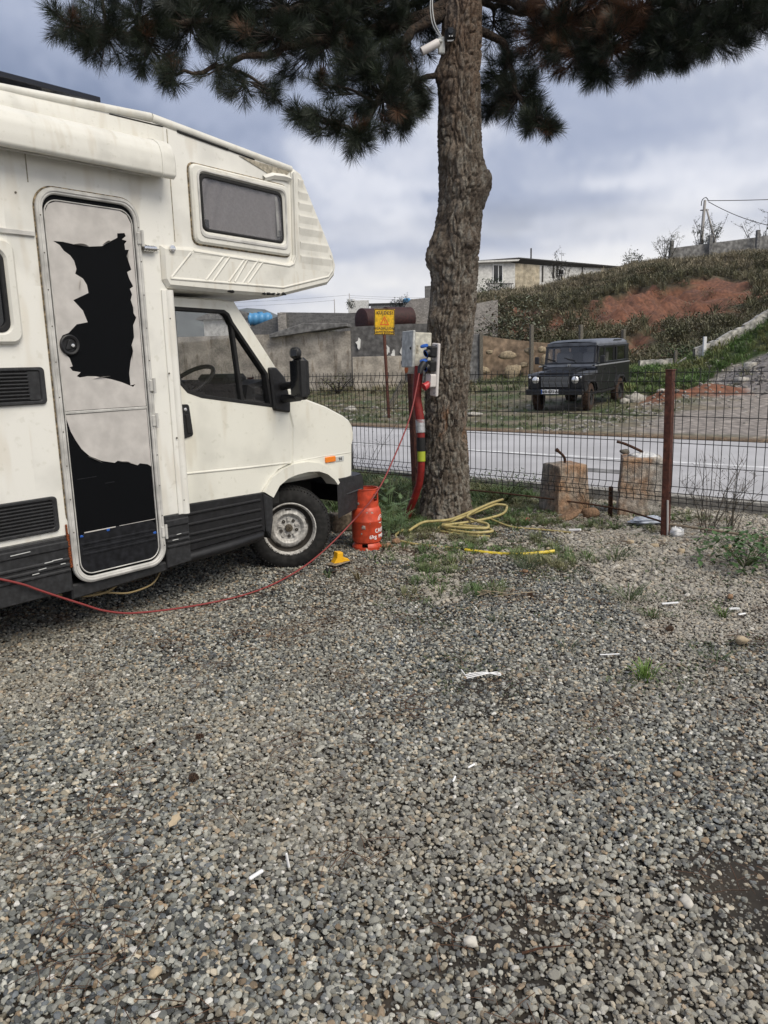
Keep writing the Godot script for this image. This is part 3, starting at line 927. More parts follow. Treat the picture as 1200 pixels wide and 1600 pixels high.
func build_hillside() -> void:
	# low retaining wall of earth and stones
	var o := wall_run("retaining_wall", "earth-coloured retaining wall with big pale stones behind the off-roader", "wall",
		[Vector3(3.4, 2.65, -35.4), Vector3(4.6, 2.66, -35.6), Vector3(5.6, 2.5, -35.8), Vector3(7.2, 2.30, -36), Vector3(9.4, 2.1, -36)], 0.3, 0.5, M.earthwall)
	for k in 9:
		var st := nb()
		var w: float = [0.75, 0.8, 0.45, 0.4, 0.5, 0.35, 0.6, 0.3, 0.4][k]
		var h: float = [0.36, 0.62, 0.3, 0.28, 0.5, 0.3, 0.3, 0.2, 0.25][k]
		blob(st, Vector3([2.35, 2.55, 3.35, 3.9, 4.1, 4.5, 1.2, 1.5, 3.1][k], [1.75, 1.0, 1.9, 1.95, 1.5, 1.2, 1.1, 1.9, 1.3][k], [0.16, 0.14, 0.02, 0.0, -0.02, 0.0, 0.3, 0.25, 0.0][k]), Vector3(w, h, 0.22), 40 + k, 0.25)
		part("stone", st, M.palestone, o)
	var pl := nb()
	box(pl, Vector3(0.75, 1.6, 0.25), Vector3(0.55, 2.2, 0.4), 0.03)
	part("pilaster", pl, M.slabgrey, o)
	# old fence posts in front of it
	var pk := [[4.5, 2.78, -34.9], [6.8, 3.05, -35.2], [9.05, 3.0, -35.4], [11.0, 2.75, -35.5]]
	for k in 4:
		var p := thing("fence_post", ["weathered concrete post nearest the pine trunk, in front of the retaining wall", "tall weathered concrete post before the retaining wall, left of the off-roader", "weathered concrete post rising behind the middle of the off-roader's roof", "pale concrete post just behind the rear of the off-roader's roof"][k], "post", Vector3(pk[k][0], 0.4, pk[k][2]), Basis(Vector3.UP, 0.2 * k), "old concrete posts at the foot of the hill")
		var st := nb()
		box(st, Vector3(0, (pk[k][1] - 0.4) * 0.5, 0), Vector3(0.16, pk[k][1] - 0.4, 0.16), 0.02)
		part("shaft", st, M.postconcrete, p)
	# house on the hill
	var hs := thing("house", "single-storey white house with flat overhanging roof on the hilltop", "house", Vector3(14.6, 8.6, -85), Basis(Vector3.UP, 0.0))
	var ang := 0.30
	var bs := Basis(Vector3.UP, ang)        # long side runs right and away
	var st := nb()
	prism(st, [Vector2(0, 0), Vector2(14.2, 1.0), Vector2(14.2, 2.55), Vector2(0, 3.35)], -0.3, 0.0, 0.0, Transform3D(bs, Vector3.ZERO))
	part("wall", st, M.plaster, hs)
	st = nb()
	prism(st, [Vector2(0.0, 0.2), Vector2(2.9, 0.4), Vector2(2.9, 3.15), Vector2(0.0, 3.30)], 0.0, 0.012, 0.0, Transform3D(bs, Vector3.ZERO))
	part("plaster_patch", st, M.plasterwarm, hs)
	var fs := Basis(Vector3.UP, 0.42)          # gable end turned to the left
	st = nb()
	prism(st, [Vector2(-6.5, -1.0), Vector2(0, 0.0), Vector2(0, 3.35), Vector2(-6.5, 2.9)], -0.3, 0.0, 0.0, Transform3D(fs, Vector3.ZERO))
	part("wall", st, M.plaster, hs)
	st = nb()
	var rp := [Vector3(-6.6, 2.95, 1.6) , Vector3(0.35, 3.38, 0.45), Vector3(14.0, 2.52, -3.9), Vector3(6.5, 2.6, -9.5), Vector3(-7.4, 2.9, -5.0)]
	for i in range(1, 4):
		quad(st, rp[0], rp[i], rp[i + 1], rp[0], Vector3.UP)
	for i in 5:
		var a: Vector3 = rp[i]; var b: Vector3 = rp[(i + 1) % 5]
		quad(st, a, b, b + Vector3(0, 0.11, 0), a + Vector3(0, 0.11, 0), (a + b) - Vector3(2, 6, -4))
	for i in range(1, 4):
		quad(st, rp[0] + Vector3(0, 0.11, 0), rp[i] + Vector3(0, 0.11, 0), rp[i + 1] + Vector3(0, 0.11, 0), rp[0] + Vector3(0, 0.11, 0), Vector3.UP)
	var rf := part("roof", st, M.roofdark, hs)
	st = nb(); tube(st, [Vector3(1.9, 3.2, -1.2), Vector3(1.9, 4.6, -1.2)], 0.08, 8)
	part("chimney", st, M.soot, rf)
	st = nb()
	prism(st, [Vector2(-6.4, 2.72), Vector2(0.05, 3.12), Vector2(0.25, 3.30), Vector2(-6.4, 2.92)], 0.02, 0.55, 0.02, Transform3D(fs, Vector3.ZERO))
	part("cornice", st, M.plaster, rf)
	house_window(hs, fs * Vector3(-2.2, 1.85, 0.02), 1.15, 1.75, fs, M.white)
	house_window(hs, bs * Vector3(5.45, 2.1, 0.02), 0.7, 0.55, bs, M.white)
	for k in 4:
		st = nb()
		box(st, bs * Vector3([3.25, 4.55, 5.0, 8.1][k], [1.9, 2.3, 2.35, 2.2][k], 0.03), Vector3([0.18, 0.22, 0.18, 0.14][k], [1.7, 1.5, 1.4, 1.3][k], 0.05), 0.01, bs)
		part("soot_stained_pipe", st, M.soot, hs)
	# picket railing
	var rl := thing("railing", "grey picket railing below the window of the hilltop house", "railing", Vector3(11.6, 7.9, -81.5), Basis(Vector3.UP, 0.36))
	for k in 16:
		st = nb(); box(st, Vector3(-0.4 + k * 0.18, 0.65, 0), Vector3(0.1, 1.3, 0.05), 0.01)
		part("picket", st, M.slabgrey, rl)
	st = nb(); box(st, Vector3(0.95, 1.34, 0), Vector3(3.2, 0.12, 0.10), 0.01)
	part("handrail", st, M.slabgrey, rl)
	# boundary wall on the ridge
	var bw := wall_run("boundary_wall", "long grey rendered wall along the top of the hill", "wall", [Vector3(27.3, 11.35, -75), Vector3(36.5, 12.30, -75.5), Vector3(48.0, 13.4, -76)], 8.0, 0.25, M.hillwall)
	for k in 4:
		st = nb(); box(st, Vector3([0.12, 3.7, 8.1, 14.0][k], [2.0, 2.2, 2.4, 2.8][k] + 8.0, 0.14), Vector3(0.3, 4.0 + 0.35 * k, 0.34), 0.02)
		part("pilaster", st, M.slabgrey, bw)
	# pole with a strut
	var up := thing("utility_pole", "concrete utility pole with a slanted strut above the hilltop wall", "pole", Vector3(30.9, 9.5, -77))
	st = nb(); tube(st, [Vector3(0, 0, 0), Vector3(0.28, 6.4, 0)], [0.22, 0.13], 8)
	part("shaft", st, M.polegrey, up)
	st = nb(); tube(st, [Vector3(1.5, 2.0, 0.3), Vector3(0.45, 5.6, 0.05)], [0.11, 0.09], 8)
	part("strut", st, M.polegrey, up)
	st = nb(); box(st, Vector3(0.27, 5.5, 0), Vector3(0.75, 0.08, 0.2), 0.01)
	part("clamp", st, M.wire, up)
	st = nb(); tube(st, curve([Vector3(-0.05, 5.9, 0), Vector3(0.0, 6.4, 0), Vector3(0.35, 6.65, 0), Vector3(0.6, 6.35, 0)], 0.2), 0.04, 6)
	part("bracket", st, M.wire, up)
	for k in 2:
		st = nb()
		var pts := []
		for i in 25:
			var f := i / 24.0
			if k == 0: pts.append(Vector3(31.4, 15.85, -77).lerp(Vector3(60, 17.2, -77), f) - Vector3(0, 2.0 * f * (1 - f), 0))
			else: pts.append(Vector3(31.5, 15.75, -77).lerp(Vector3(48, 14.2, -77), f) - Vector3(0, 7.5 * f * (1 - f), 0))
		tube(st, pts, 0.035, 5, false)
		tag(part("overhead_cable", st, M.wire), ["upper power cable running right from the strutted pole", "lower sagging cable running right from the strutted pole"][k], "cable")
	# white kerb up the ramp
	var kb := thing("ramp_kerb", "pale concrete kerb climbing the grassy bank on the right", "kerb", Vector3(9.95, 0, -30))
	var kpts := []
	for i in 61:
		var x := 9.95 + i * 0.14
		kpts.append(Vector3(x - 9.95, lerp_table(BANK, x) + 0.02, 0.0 + 0.15 * nz.get_noise_1d(x)))
	st = nb()
	for i in 60:
		if i > 8 and i < 15: continue
		var a: Vector3 = kpts[i]; var b: Vector3 = kpts[i + 1]
		var hh := 0.34 + 0.06 * nz.get_noise_1d(i * 0.9)
		quad(st, a + Vector3(0, -0.3, 0.12), b + Vector3(0, -0.3, 0.12), b + Vector3(0, hh, 0.09), a + Vector3(0, hh, 0.09), Vector3(0, 0, 1))
		quad(st, a + Vector3(0, hh, 0.09), b + Vector3(0, hh, 0.09), b + Vector3(0, hh, -0.15), a + Vector3(0, hh, -0.15), Vector3.UP)
		quad(st, a + Vector3(0, -0.3, -0.15), b + Vector3(0, -0.3, -0.15), b + Vector3(0, hh, -0.15), a + Vector3(0, hh, -0.15), Vector3(0, 0, -1))
	part("beam", st, M.kerbwhite, kb)
	for k in 3:
		st = nb()
		var kx: float = [12.33, 11.25, 14.95][k]
		box(st, Vector3(0, 0.3, 0), Vector3([0.11, 0.10, 0.12][k], [0.75, 0.7, 0.8][k], 0.11), 0.01)
		var mk := thing("marker_post", ["short white post at the foot of the sloping kerb", "stubby grey post behind the top of the red-brown fence post", "short white post at the frame edge, top of the sloping kerb"][k], "post", Vector3(kx, lerp_table(BANK, kx), -29.8))
		part("shaft", st, M.white if k != 1 else M.postconcrete, mk)
	# tangle of white scrap by the kerb
	var sc := thing("scrap_heap", "heap of broken white scrap left of the short white post", "scrap", Vector3(11.75, 1.15, -29.6))
	for k in 7:
		var a := Vector3(rng.randf_range(-0.45, 0.45), rng.randf_range(0, 0.35), rng.randf_range(-0.2, 0.2))
		st = nb(); tube(st, [a, a + Vector3(rng.randf_range(-0.4, 0.4), rng.randf_range(-0.1, 0.3), 0.1)], 0.045, 5)
		part("strip", st, M.whitestone, sc)
	st = nb(); box(st, Vector3(0.2, 0.1, 0), Vector3(0.5, 0.26, 0.3), 0.08, Basis(Vector3(0, 0, 1), 0.5))
	part("lump", st, M.whitestone, sc)

func blob(st: SurfaceTool, c: Vector3, size: Vector3, sd: int, rough := 0.2, bs := Basis()) -> void:   # a lumpy stone
	var n := 10
	var m := 7
	var o := Vector3(sd * 3.7, sd * 1.3, sd * 0.7)
	st.set_smooth_group(1)
	var g := []
	for j in m + 1:
		var row := []
		for i in n:
			var ph := PI * j / m; var th := TAU * i / n
			var dv := Vector3(sin(ph) * cos(th), cos(ph), sin(ph) * sin(th))
			var r := 1.0 + rough * nz.get_noise_3dv(dv * 0.9 + o) * 2.0
			var e := Vector3(signf(dv.x) * pow(absf(dv.x), 0.8), signf(dv.y) * pow(absf(dv.y), 0.8), signf(dv.z) * pow(absf(dv.z), 0.8))
			row.append(c + bs * (e * r * size * 0.5))
		g.append(row)
	for j in m:
		for i in n:
			var k := (i + 1) % n
			var mid: Vector3 = g[j][i] + g[j + 1][k] - c * 2.0
			quad(st, g[j][i], g[j][k], g[j + 1][k], g[j + 1][i], mid)

# ------------------------------------------------------------------ motorhome: x forward along its side, y up, z out of the near side
const RVO := Vector3(-0.689, 0.0, -5.752)
func rv_at(s: float, y: float, o: float) -> Vector3:
	return RVO + Basis(Vector3.UP, deg_to_rad(49.7)) * Vector3(s, y, o)

func build_motorhome() -> void:
	var rv := thing("motorhome", "cream white motorhome with torn foil on its side door, parked on the gravel", "motorhome", RVO, Basis(Vector3.UP, deg_to_rad(49.7)))
	var H := 0.11
	var st := nb()
	# living body with the bed over the cab
	var body := [Vector2(-5.2, 0.62), Vector2(-1.035, 0.62), Vector2(-1.035, 2.025), Vector2(-0.161, 2.02), Vector2(0.325, 2.13), Vector2(0.41, 2.206), Vector2(0.428, 2.273), Vector2(0.398, 2.361), Vector2(0.105, 2.865), Vector2(0.045, 2.888), Vector2(-0.98, 2.975), Vector2(-1.07, 2.985), Vector2(-5.2, 2.93)]
	prism(st, body, -2.12, H, 0.02, Transform3D(), true)
	part("body", st, M.hab, rv)
	# roof trim, with its worn black sealant and a peeling flap
	st = nb()
	var roofl := [Vector3(-5.2, 2.925, H - 0.01), Vector3(-1.95, 2.952, H - 0.01), Vector3(-1.075, 2.996, H - 0.01)]
	tube(st, roofl, 0.026, 8); tube(st, [Vector3(-1.07, 2.996, H - 0.01), Vector3(0.035, 2.888, H - 0.01)], 0.026, 8)
	part("roof_trim", st, M.grp, rv)
	for q in [[-0.90, 2.952, -0.52, 2.916, 0.007], [-0.55, 2.918, -0.30, 2.893, 0.004], [-1.35, 2.955, -1.0, 2.958, 0.003]]:
		st = nb(); tube(st, [Vector3(q[0], q[1], H + 0.003), Vector3(q[2], q[3], H + 0.003)], q[4], 5)
		part("cracked_sealant", st, M.rubber, rv)
	st = nb()
	prism(st, [Vector2(-0.43, 2.895), Vector2(-0.20, 2.83), Vector2(-0.16, 2.805), Vector2(-0.02, 2.835), Vector2(0.015, 2.868)], H + 0.001, H + 0.005)
	part("bare_patch", st, M.peel, rv)
	st = nb()
	var fl := [Vector3(-0.235, 2.808, 0), Vector3(-0.15, 2.838, 0), Vector3(-0.05, 2.845, 0), Vector3(0.01, 2.84, 0)]
	for i in 3:
		for k in 2:
			var z0: float = [0.004, 0.03][k]; var z1: float = [0.03, 0.012][k]
			quad(st, fl[i] + Vector3(0, -0.022 * k, H + z0), fl[i + 1] + Vector3(0, -0.022 * k, H + z0), fl[i + 1] + Vector3(0, -0.022 * (k + 1), H + z1), fl[i] + Vector3(0, -0.022 * (k + 1), H + z1), Vector3(0, 0.3, 1))
	part("peeled_flap", st, M.hab, rv)
	for x in [-0.974, -1.858, -2.9]:
		st = nb(); box(st, Vector3(x, (2.95 + (2.31 if x > -1 else (2.52 if x > -2 else 0.65))) * 0.5, H + 0.0005), Vector3(0.006, 2.95 - (2.31 if x > -1 else (2.52 if x > -2 else 0.65)), 0.004), 0.001)
		part("panel_seam", st, M.peel, rv)
	for k in 9:
		st = nb()
		var c := Vector3([-2.08, -1.93, -1.10, -1.08, -1.06, -0.93, -1.06, -1.05, -2.0][k], [2.50, 2.46, 1.52, 1.12, 1.85, 2.27, 0.72, 0.66, 0.69][k], H + (0.016 if k in [2, 3, 4, 6, 7] else 0.001))
		lathe(st, [Vector2(0.006, 0), Vector2(0.005, 0.004), Vector2(0, 0.005)], 8, Transform3D(Basis(Vector3.RIGHT, PI / 2), c))
		part("screw_head", st, M.hubbrown, rv)
	# moulded panel round the bed's nose
	st = nb()
	var nose := [Vector2(-1.088, 2.277), Vector2(-1.091, 2.08), Vector2(-1.06, 2.032), Vector2(-0.55, 2.022), Vector2(-0.161, 2.02), Vector2(0.333, 2.131), Vector2(0.415, 2.202), Vector2(0.434, 2.273), Vector2(0.404, 2.363), Vector2(0.112, 2.868), Vector2(0.045, 2.892), Vector2(0.022, 2.86), Vector2(0.004, 2.315), Vector2(-0.012, 2.275), Vector2(-0.05, 2.252), Vector2(-0.21, 2.258), Vector2(-0.868, 2.283)]
	prism(st, nose, H - 0.01, H + 0.028, 0.02)
	var np := part("moulded_nose_panel", st, M.grp, rv)
	# pressed edge and ribs
	st = nb()
	tube(st, [Vector3(-1.045, 2.088, H + 0.026), Vector3(-0.123, 2.084, H + 0.026), Vector3(0.335, 2.186, H + 0.026), Vector3(0.385, 2.235, H + 0.026), Vector3(0.392, 2.29, H + 0.026), Vector3(0.365, 2.345, H + 0.026)], 0.009, 6)
	tube(st, [Vector3(0.035, 2.865, H + 0.026), Vector3(0.022, 2.31, H + 0.026), Vector3(-0.008, 2.25, H + 0.026), Vector3(-0.055, 2.232, H + 0.026), Vector3(-0.86, 2.263, H + 0.026)], 0.008, 6)
	part("pressed_edge", st, M.grp, np)
	for q in [[0.068, 2.825, 0.115], [0.067, 2.745, 0.155], [0.063, 2.672, 0.195], [0.06, 2.587, 0.24], [0.06, 2.505, 0.29], [0.06, 2.408, 0.345], [0.06, 2.315, 0.375]]:
		st = nb()
		prism(st, [Vector2(q[1] - 0.062, 0.0), Vector2(q[1], 0.0), Vector2(q[1], 0.009), Vector2(q[1] - 0.008, 0.010)], q[0], q[2], 0.0, Transform3D(Basis(Vector3(0, 1, 0), Vector3(0, 0, 1), Vector3(1, 0, 0)), Vector3(0, 0, H + 0.0265)))
		part("rib", st, M.grp, np)
	for q in [[-0.88, 2.25, -1.038, 2.094], [-0.625, 2.25, -0.781, 2.094], [-0.58, 2.248, -0.732, 2.086], [-0.452, 2.247, -0.60, 2.094], [-0.43, 2.243, -0.548, 2.097], [-0.334, 2.251, -0.487, 2.089], [-0.295, 2.242, -0.441, 2.092]]:
		st = nb()
		tube(st, [Vector3(q[0], q[1], H + 0.0255), Vector3(q[2], q[3], H + 0.0255)], 0.0085, 6)
		part("diagonal_bead", st, M.grp, np)
	for q in [[-0.87, 2.25, -0.63, 2.25], [-1.03, 2.094, -0.79, 2.094], [-0.575, 2.248, -0.457, 2.247], [-0.725, 2.09, -0.605, 2.093], [-0.425, 2.243, -0.34, 2.249], [-0.54, 2.097, -0.492, 2.09]]:
		st = nb()
		tube(st, [Vector3(q[0], q[1], H + 0.0255), Vector3(q[2], q[3], H + 0.0255)], 0.005, 5)
		part("bead", st, M.grp, np)
	st = nb(); lathe(st, [Vector2(0.022, 0), Vector2(0.02, 0.012), Vector2(0, 0.018)], 14, Transform3D(Basis(Vector3.RIGHT, PI / 2), Vector3(-1.02, 2.262, H + 0.028)))
	part("marker_cap", st, M.chrome, np)
	st = nb()   # chipped paint at the lower lip
	for k in 6:
		blob(st, Vector3([-0.30, -0.255, -0.215, -0.17, -0.12, -0.58][k], [2.036, 2.037, 2.038, 2.04, 2.043, 2.036][k], H + 0.024), Vector3([0.03, 0.05, 0.035, 0.03, 0.05, 0.06][k], 0.018, 0.012), 60 + k, 0.4)
	part("chipped_paint", st, M.rubber, np)
	for q in [[rrect(-1.848, 0.64, -1.214, 2.520, 0.12, 8), rrect(-1.839, 0.64, -1.223, 2.511, 0.115, 8)], [round_poly([Vector2(-0.848, 2.305), Vector2(-0.012, 2.290), Vector2(-0.015, 2.775), Vector2(-0.85, 2.795)], 0.055), round_poly([Vector2(-0.836, 2.317), Vector2(-0.024, 2.302), Vector2(-0.027, 2.763), Vector2(-0.838, 2.783)], 0.05)]]:
		st = nb(); ringprism(st, q[0], q[1], H - 0.005, H + 0.003)
		part("sealant", st, M.sealant, rv)
	# bed window
	st = nb()
	ringprism(st, round_poly([Vector2(-0.838, 2.315), Vector2(-0.022, 2.300), Vector2(-0.025, 2.765), Vector2(-0.84, 2.785)], 0.05), round_poly([Vector2(-0.775, 2.392), Vector2(-0.085, 2.378), Vector2(-0.085, 2.715), Vector2(-0.775, 2.738)], 0.04), H - 0.01, H + 0.03, 0.012)
	var bw := part("bed_window", st, M.grp, rv)
	st = nb()
	ringprism(st, round_poly([Vector2(-0.80, 2.352), Vector2(-0.055, 2.338), Vector2(-0.055, 2.738), Vector2(-0.80, 2.758)], 0.05), round_poly([Vector2(-0.785, 2.372), Vector2(-0.07, 2.356), Vector2(-0.07, 2.722), Vector2(-0.785, 2.745)], 0.045), H + 0.028, H + 0.036, 0.003)
	part("frame_bead", st, M.alu, bw)
	st = nb()
	ringprism(st, round_poly([Vector2(-0.775, 2.392), Vector2(-0.085, 2.378), Vector2(-0.085, 2.715), Vector2(-0.775, 2.738)], 0.05), round_poly([Vector2(-0.757, 2.410), Vector2(-0.103, 2.396), Vector2(-0.103, 2.69), Vector2(-0.757, 2.712)], 0.04), H, H + 0.028, 0.006)
	part("seal", st, M.rubber, bw)
	st = nb()
	prism(st, round_poly([Vector2(-0.757, 2.410), Vector2(-0.103, 2.396), Vector2(-0.103, 2.69), Vector2(-0.757, 2.712)], 0.04), H + 0.022, H + 0.024)
	part("pane", st, M.acrylic, bw)
	st = nb()   # drawn curtain with soft pleats
	st.set_smooth_group(1)
	for i in 60:
		var x0 := -0.77 + i * 0.0112
		var zf := func(x: float, y: float) -> float:
			var side := clampf(minf(absf(x + 0.74), absf(x + 0.12)) * 4.0, 0.0, 1.0)
			return H + 0.010 + 0.009 * sin(x * 60.0 + (y - 2.4) * 16.0 * signf(x + 0.45)) * (1.0 - side) + 0.0015 * sin(x * 23.0)
		for j in 6:
			var y0 := 2.39 + j * 0.057; var y1 := y0 + 0.057
			quad(st, Vector3(x0, y0, zf.call(x0, y0)), Vector3(x0 + 0.0112, y0, zf.call(x0 + 0.0112, y0)), Vector3(x0 + 0.0112, y1, zf.call(x0 + 0.0112, y1)), Vector3(x0, y1, zf.call(x0, y1)), Vector3(0, 0, 1))
	part("curtain", st, M.curtain, bw)
	for x in [-0.735, -0.125]:
		st = nb(); box(st, Vector3(x, 2.44, H + 0.018), Vector3(0.03, 0.05, 0.006), 0.002)
		part("catch", st, M.blackplastic, bw)
	st = nb(); box(st, Vector3(-0.135, 2.55, H + 0.0185), Vector3(0.022, 0.26, 0.005), 0.002, Basis(Vector3(0, 0, 1), 0.03))
	part("window_stay", st, M.alu, bw)
	# awning case and valance
	st = nb()
	var sec := [Vector2(H - 0.005, 2.672), Vector2(0.235, 2.640), Vector2(0.252, 2.655), Vector2(0.256, 2.70), Vector2(0.252, 2.765), Vector2(0.232, 2.815), Vector2(0.185, 2.848), Vector2(H - 0.005, 2.868)]
	var soft := round_poly(sec, 0.018, 5)
	sec = [sec[0]] + soft.slice(6, 42) + [sec[7]]
	prism(st, sec.map(func(p): return Vector2(-p.x, p.y)), -4.6, -1.115, 0.0, Transform3D(Basis(Vector3(0, 0, -1), Vector3(0, 1, 0), Vector3(1, 0, 0)), Vector3.ZERO))
	var aw := part("awning_case", st, M.grp, rv)
	st = nb()
	prism(st, sec.map(func(p): return Vector2(-p.x * 1.0 - (p.x - H) * 0.03, p.y + (p.y - 2.74) * 0.04)), -1.125, -1.022, 0.018, Transform3D(Basis(Vector3(0, 0, -1), Vector3(0, 1, 0), Vector3(1, 0, 0)), Vector3.ZERO))
	part("end_cap", st, M.grp, aw)
	st = nb(); box(st, Vector3(-2.9, 2.652, 0.160), Vector3(3.5, 0.008, 0.03), 0.002)
	part("lead_rail", st, M.alu, aw)
	st = nb(); st.set_smooth_group(1)    # rain skirt sweeping from the roof down to the case
	for i in 40:
		var x0 := -5.0 + i * 0.1; var x1 := x0 + 0.1
		var f := func(x: float, k: float) -> Vector3:
			var e := smoothstep(-2.6, -1.0, x)
			var yb := lerpf(2.93, 2.962, clampf((x + 5.0) / 4.0, 0, 1))
			return Vector3(x, yb - 0.075 * k - 0.01 * e, H + 0.003 + (0.045 * sin(k * 1.6)) * (1.0 - e))
		for k in 4:
			quad(st, f.call(x0, k * 0.333), f.call(x1, k * 0.333), f.call(x1, (k + 1) * 0.333), f.call(x0, (k + 1) * 0.333), Vector3(0, 0.3, 1))
	part("rain_skirt", st, M.grp, rv)
	# solar panel
	st = nb(); box(st, Vector3(-2.35, 3.084, -0.70), Vector3(2.14, 0.030, 1.25), 0.003)
	var so := part("solar_panel", st, M.solar, rv)
	for x in [-3.2, -1.55]:
		for z in [-0.2, -1.2]:
			st = nb(); box(st, Vector3(x, 3.02, z), Vector3(0.06, 0.12, 0.06), 0.005)
			part("bracket", st, M.alu, so)
	# entry door
	var dx0 := -1.84; var dx1 := -1.222
	st = nb()
	ringprism(st, rrect(dx0, 0.335, dx1, 2.512, 0.115, 8), rrect(dx0 + 0.036, 0.371, dx1 - 0.036, 2.476, 0.085, 8), H - 0.005, H + 0.022, 0.006)
	var dr := part("entry_door", st, M.alu, rv)
	st = nb()
	ringprism(st, rrect(dx0 + 0.010, 0.345, dx1 - 0.010, 2.502, 0.108, 8), rrect(dx0 + 0.022, 0.357, dx1 - 0.022, 2.490, 0.096, 8), H + 0.02, H + 0.027, 0.003)
	part("frame_bead", st, M.alu, dr)
	st = nb()
	prism(st, rrect(dx0 + 0.036, 0.371, dx1 - 0.036, 2.476, 0.085, 8), H - 0.004, H + 0.004)
	part("door_skin", st, M.doorblack, dr)
	st = nb()
	ringprism(st, rrect(dx0 + 0.044, 0.385, dx1 - 0.044, 2.452, 0.08, 8), rrect(dx0 + 0.050, 0.391, dx1 - 0.050, 2.446, 0.074, 8), H, H + 0.013, 0.002)
	part("leaf_edge", st, M.alu, dr)
	var hole := [Vector2(-1.758,2.238),Vector2(-1.702,2.239),Vector2(-1.634,2.231),Vector2(-1.550,2.228),Vector2(-1.471,2.238),Vector2(-1.450,2.250),Vector2(-1.418,2.268),Vector2(-1.370,2.293),Vector2(-1.368,2.317),Vector2(-1.321,2.324),Vector2(-1.314,2.307),Vector2(-1.340,2.287),Vector2(-1.310,2.281),Vector2(-1.327,2.262),Vector2(-1.325,2.231),Vector2(-1.301,2.233),Vector2(-1.318,2.196),Vector2(-1.308,2.161),Vector2(-1.296,2.122),Vector2(-1.325,2.107),Vector2(-1.315,2.071),Vector2(-1.293,2.028),Vector2(-1.316,2.013),Vector2(-1.305,1.982),Vector2(-1.317,1.950),Vector2(-1.305,1.909),Vector2(-1.305,1.873),Vector2(-1.290,1.850),Vector2(-1.315,1.806),Vector2(-1.316,1.737),Vector2(-1.337,1.690),Vector2(-1.330,1.656),Vector2(-1.353,1.598),Vector2(-1.369,1.528),Vector2(-1.367,1.458),Vector2(-1.335,1.463),Vector2(-1.350,1.448),Vector2(-1.424,1.478),Vector2(-1.487,1.497),Vector2(-1.586,1.517),Vector2(-1.634,1.519),Vector2(-1.683,1.513),Vector2(-1.700,1.521),Vector2(-1.674,1.542),Vector2(-1.721,1.551),Vector2(-1.736,1.571),Vector2(-1.718,1.576),Vector2(-1.731,1.620),Vector2(-1.772,1.663),Vector2(-1.774,1.722),Vector2(-1.758,1.744),Vector2(-1.722,1.757),Vector2(-1.670,1.804),Vector2(-1.603,1.817),Vector2(-1.625,1.880),Vector2(-1.676,1.934),Vector2(-1.581,1.977),Vector2(-1.586,2.020),Vector2(-1.606,2.053),Vector2(-1.649,2.076),Vector2(-1.639,2.102),Vector2(-1.648,2.144),Vector2(-1.668,2.171),Vector2(-1.703,2.193),Vector2(-1.722,2.220)]
	var film := rrect(dx0 + 0.052, 1.30, dx1 - 0.052, 2.444, 0.012, 6)
	film = [Vector2(dx0 + 0.052, 1.332), Vector2(dx1 - 0.052, 1.332), Vector2(dx1 - 0.052, 2.38), Vector2(dx1 - 0.075, 2.425), Vector2(dx1 - 0.12, 2.444), Vector2(dx0 + 0.12, 2.444), Vector2(dx0 + 0.075, 2.425), Vector2(dx0 + 0.052, 2.38)]
	st = nb()
	for w in holed(film, hole, -1.52):
		prism(st, w, H + 0.004, H + 0.0065, 0.0, Transform3D(), false)
	part("torn_white_film", st, M.film, dr)
	st = nb()
	prism(st, [Vector2(-1.788,1.310),Vector2(-1.786,1.285),Vector2(-1.777,1.253),Vector2(-1.769,1.219),Vector2(-1.745,1.167),Vector2(-1.714,1.113),Vector2(-1.670,1.068),Vector2(-1.599,1.033),Vector2(-1.517,1.012),Vector2(-1.497,1.022),Vector2(-1.432,1.006),Vector2(-1.367,0.980),Vector2(-1.35,0.99),Vector2(-1.297,0.978),Vector2(-1.274,0.962),Vector2(-1.274,1.312)], H + 0.004, H + 0.0065, 0.0, Transform3D(), false)
	part("torn_white_film", st, M.film, dr)
	for q in [[-1.60, 2.230, 0.10, 0.02, 0.0], [-1.44, 2.256, 0.06, 0.03, 0.4], [-1.625, 2.02, 0.07, 0.018, 1.4], [-1.31, 2.20, 0.05, 0.016, 1.5], [-1.335, 1.65, 0.10, 0.014, 1.5], [-1.55, 1.508, 0.12, 0.016, 0.12], [-1.64, 1.045, 0.10, 0.016, -0.5], [-1.45, 1.008, 0.08, 0.014, -0.15]]:
		st = nb()   # edges of the film that have lifted and curled
		var fb := Basis(Vector3(0, 0, 1), q[4])
		var fp := Vector3(q[0], q[1], H + 0.006)
		for i in 5:
			var u0: float = q[2] * (i / 5.0 - 0.5); var u1: float = q[2] * ((i + 1) / 5.0 - 0.5)
			var w0: float = q[3] * sin(PI * (i + 0.02) / 5.0); var w1: float = q[3] * sin(PI * (i + 0.98) / 5.0)
			quad(st, fp + fb * Vector3(u0, 0, 0), fp + fb * Vector3(u1, 0, 0), fp + fb * Vector3(u1, w1 * 0.4, w1 * 0.8), fp + fb * Vector3(u0, w0 * 0.4, w0 * 0.8), Vector3(0, -0.5, 1))
		part("curled_film_edge", st, M.film, dr)
	st = nb(); box(st, Vector3(-1.531, 1.321, H + 0.006), Vector3(0.53, 0.016, 0.010), 0.003)
	part("middle_rail", st, M.alu, dr)
	st = nb(); prism(st, rrect(-1.786, 0.388, -1.272, 0.632, 0.06, 5), H + 0.002, H + 0.008, 0.002)
	var dp := part("kick_plate", st, M.doorplate, dr)
	for y in [0.505, 0.535, 0.565]:
		st = nb(); box(st, Vector3(-1.53, y, H + 0.008), Vector3(0.49, 0.014, 0.008), 0.003)
		part("rib", st, M.doorplate, dp)
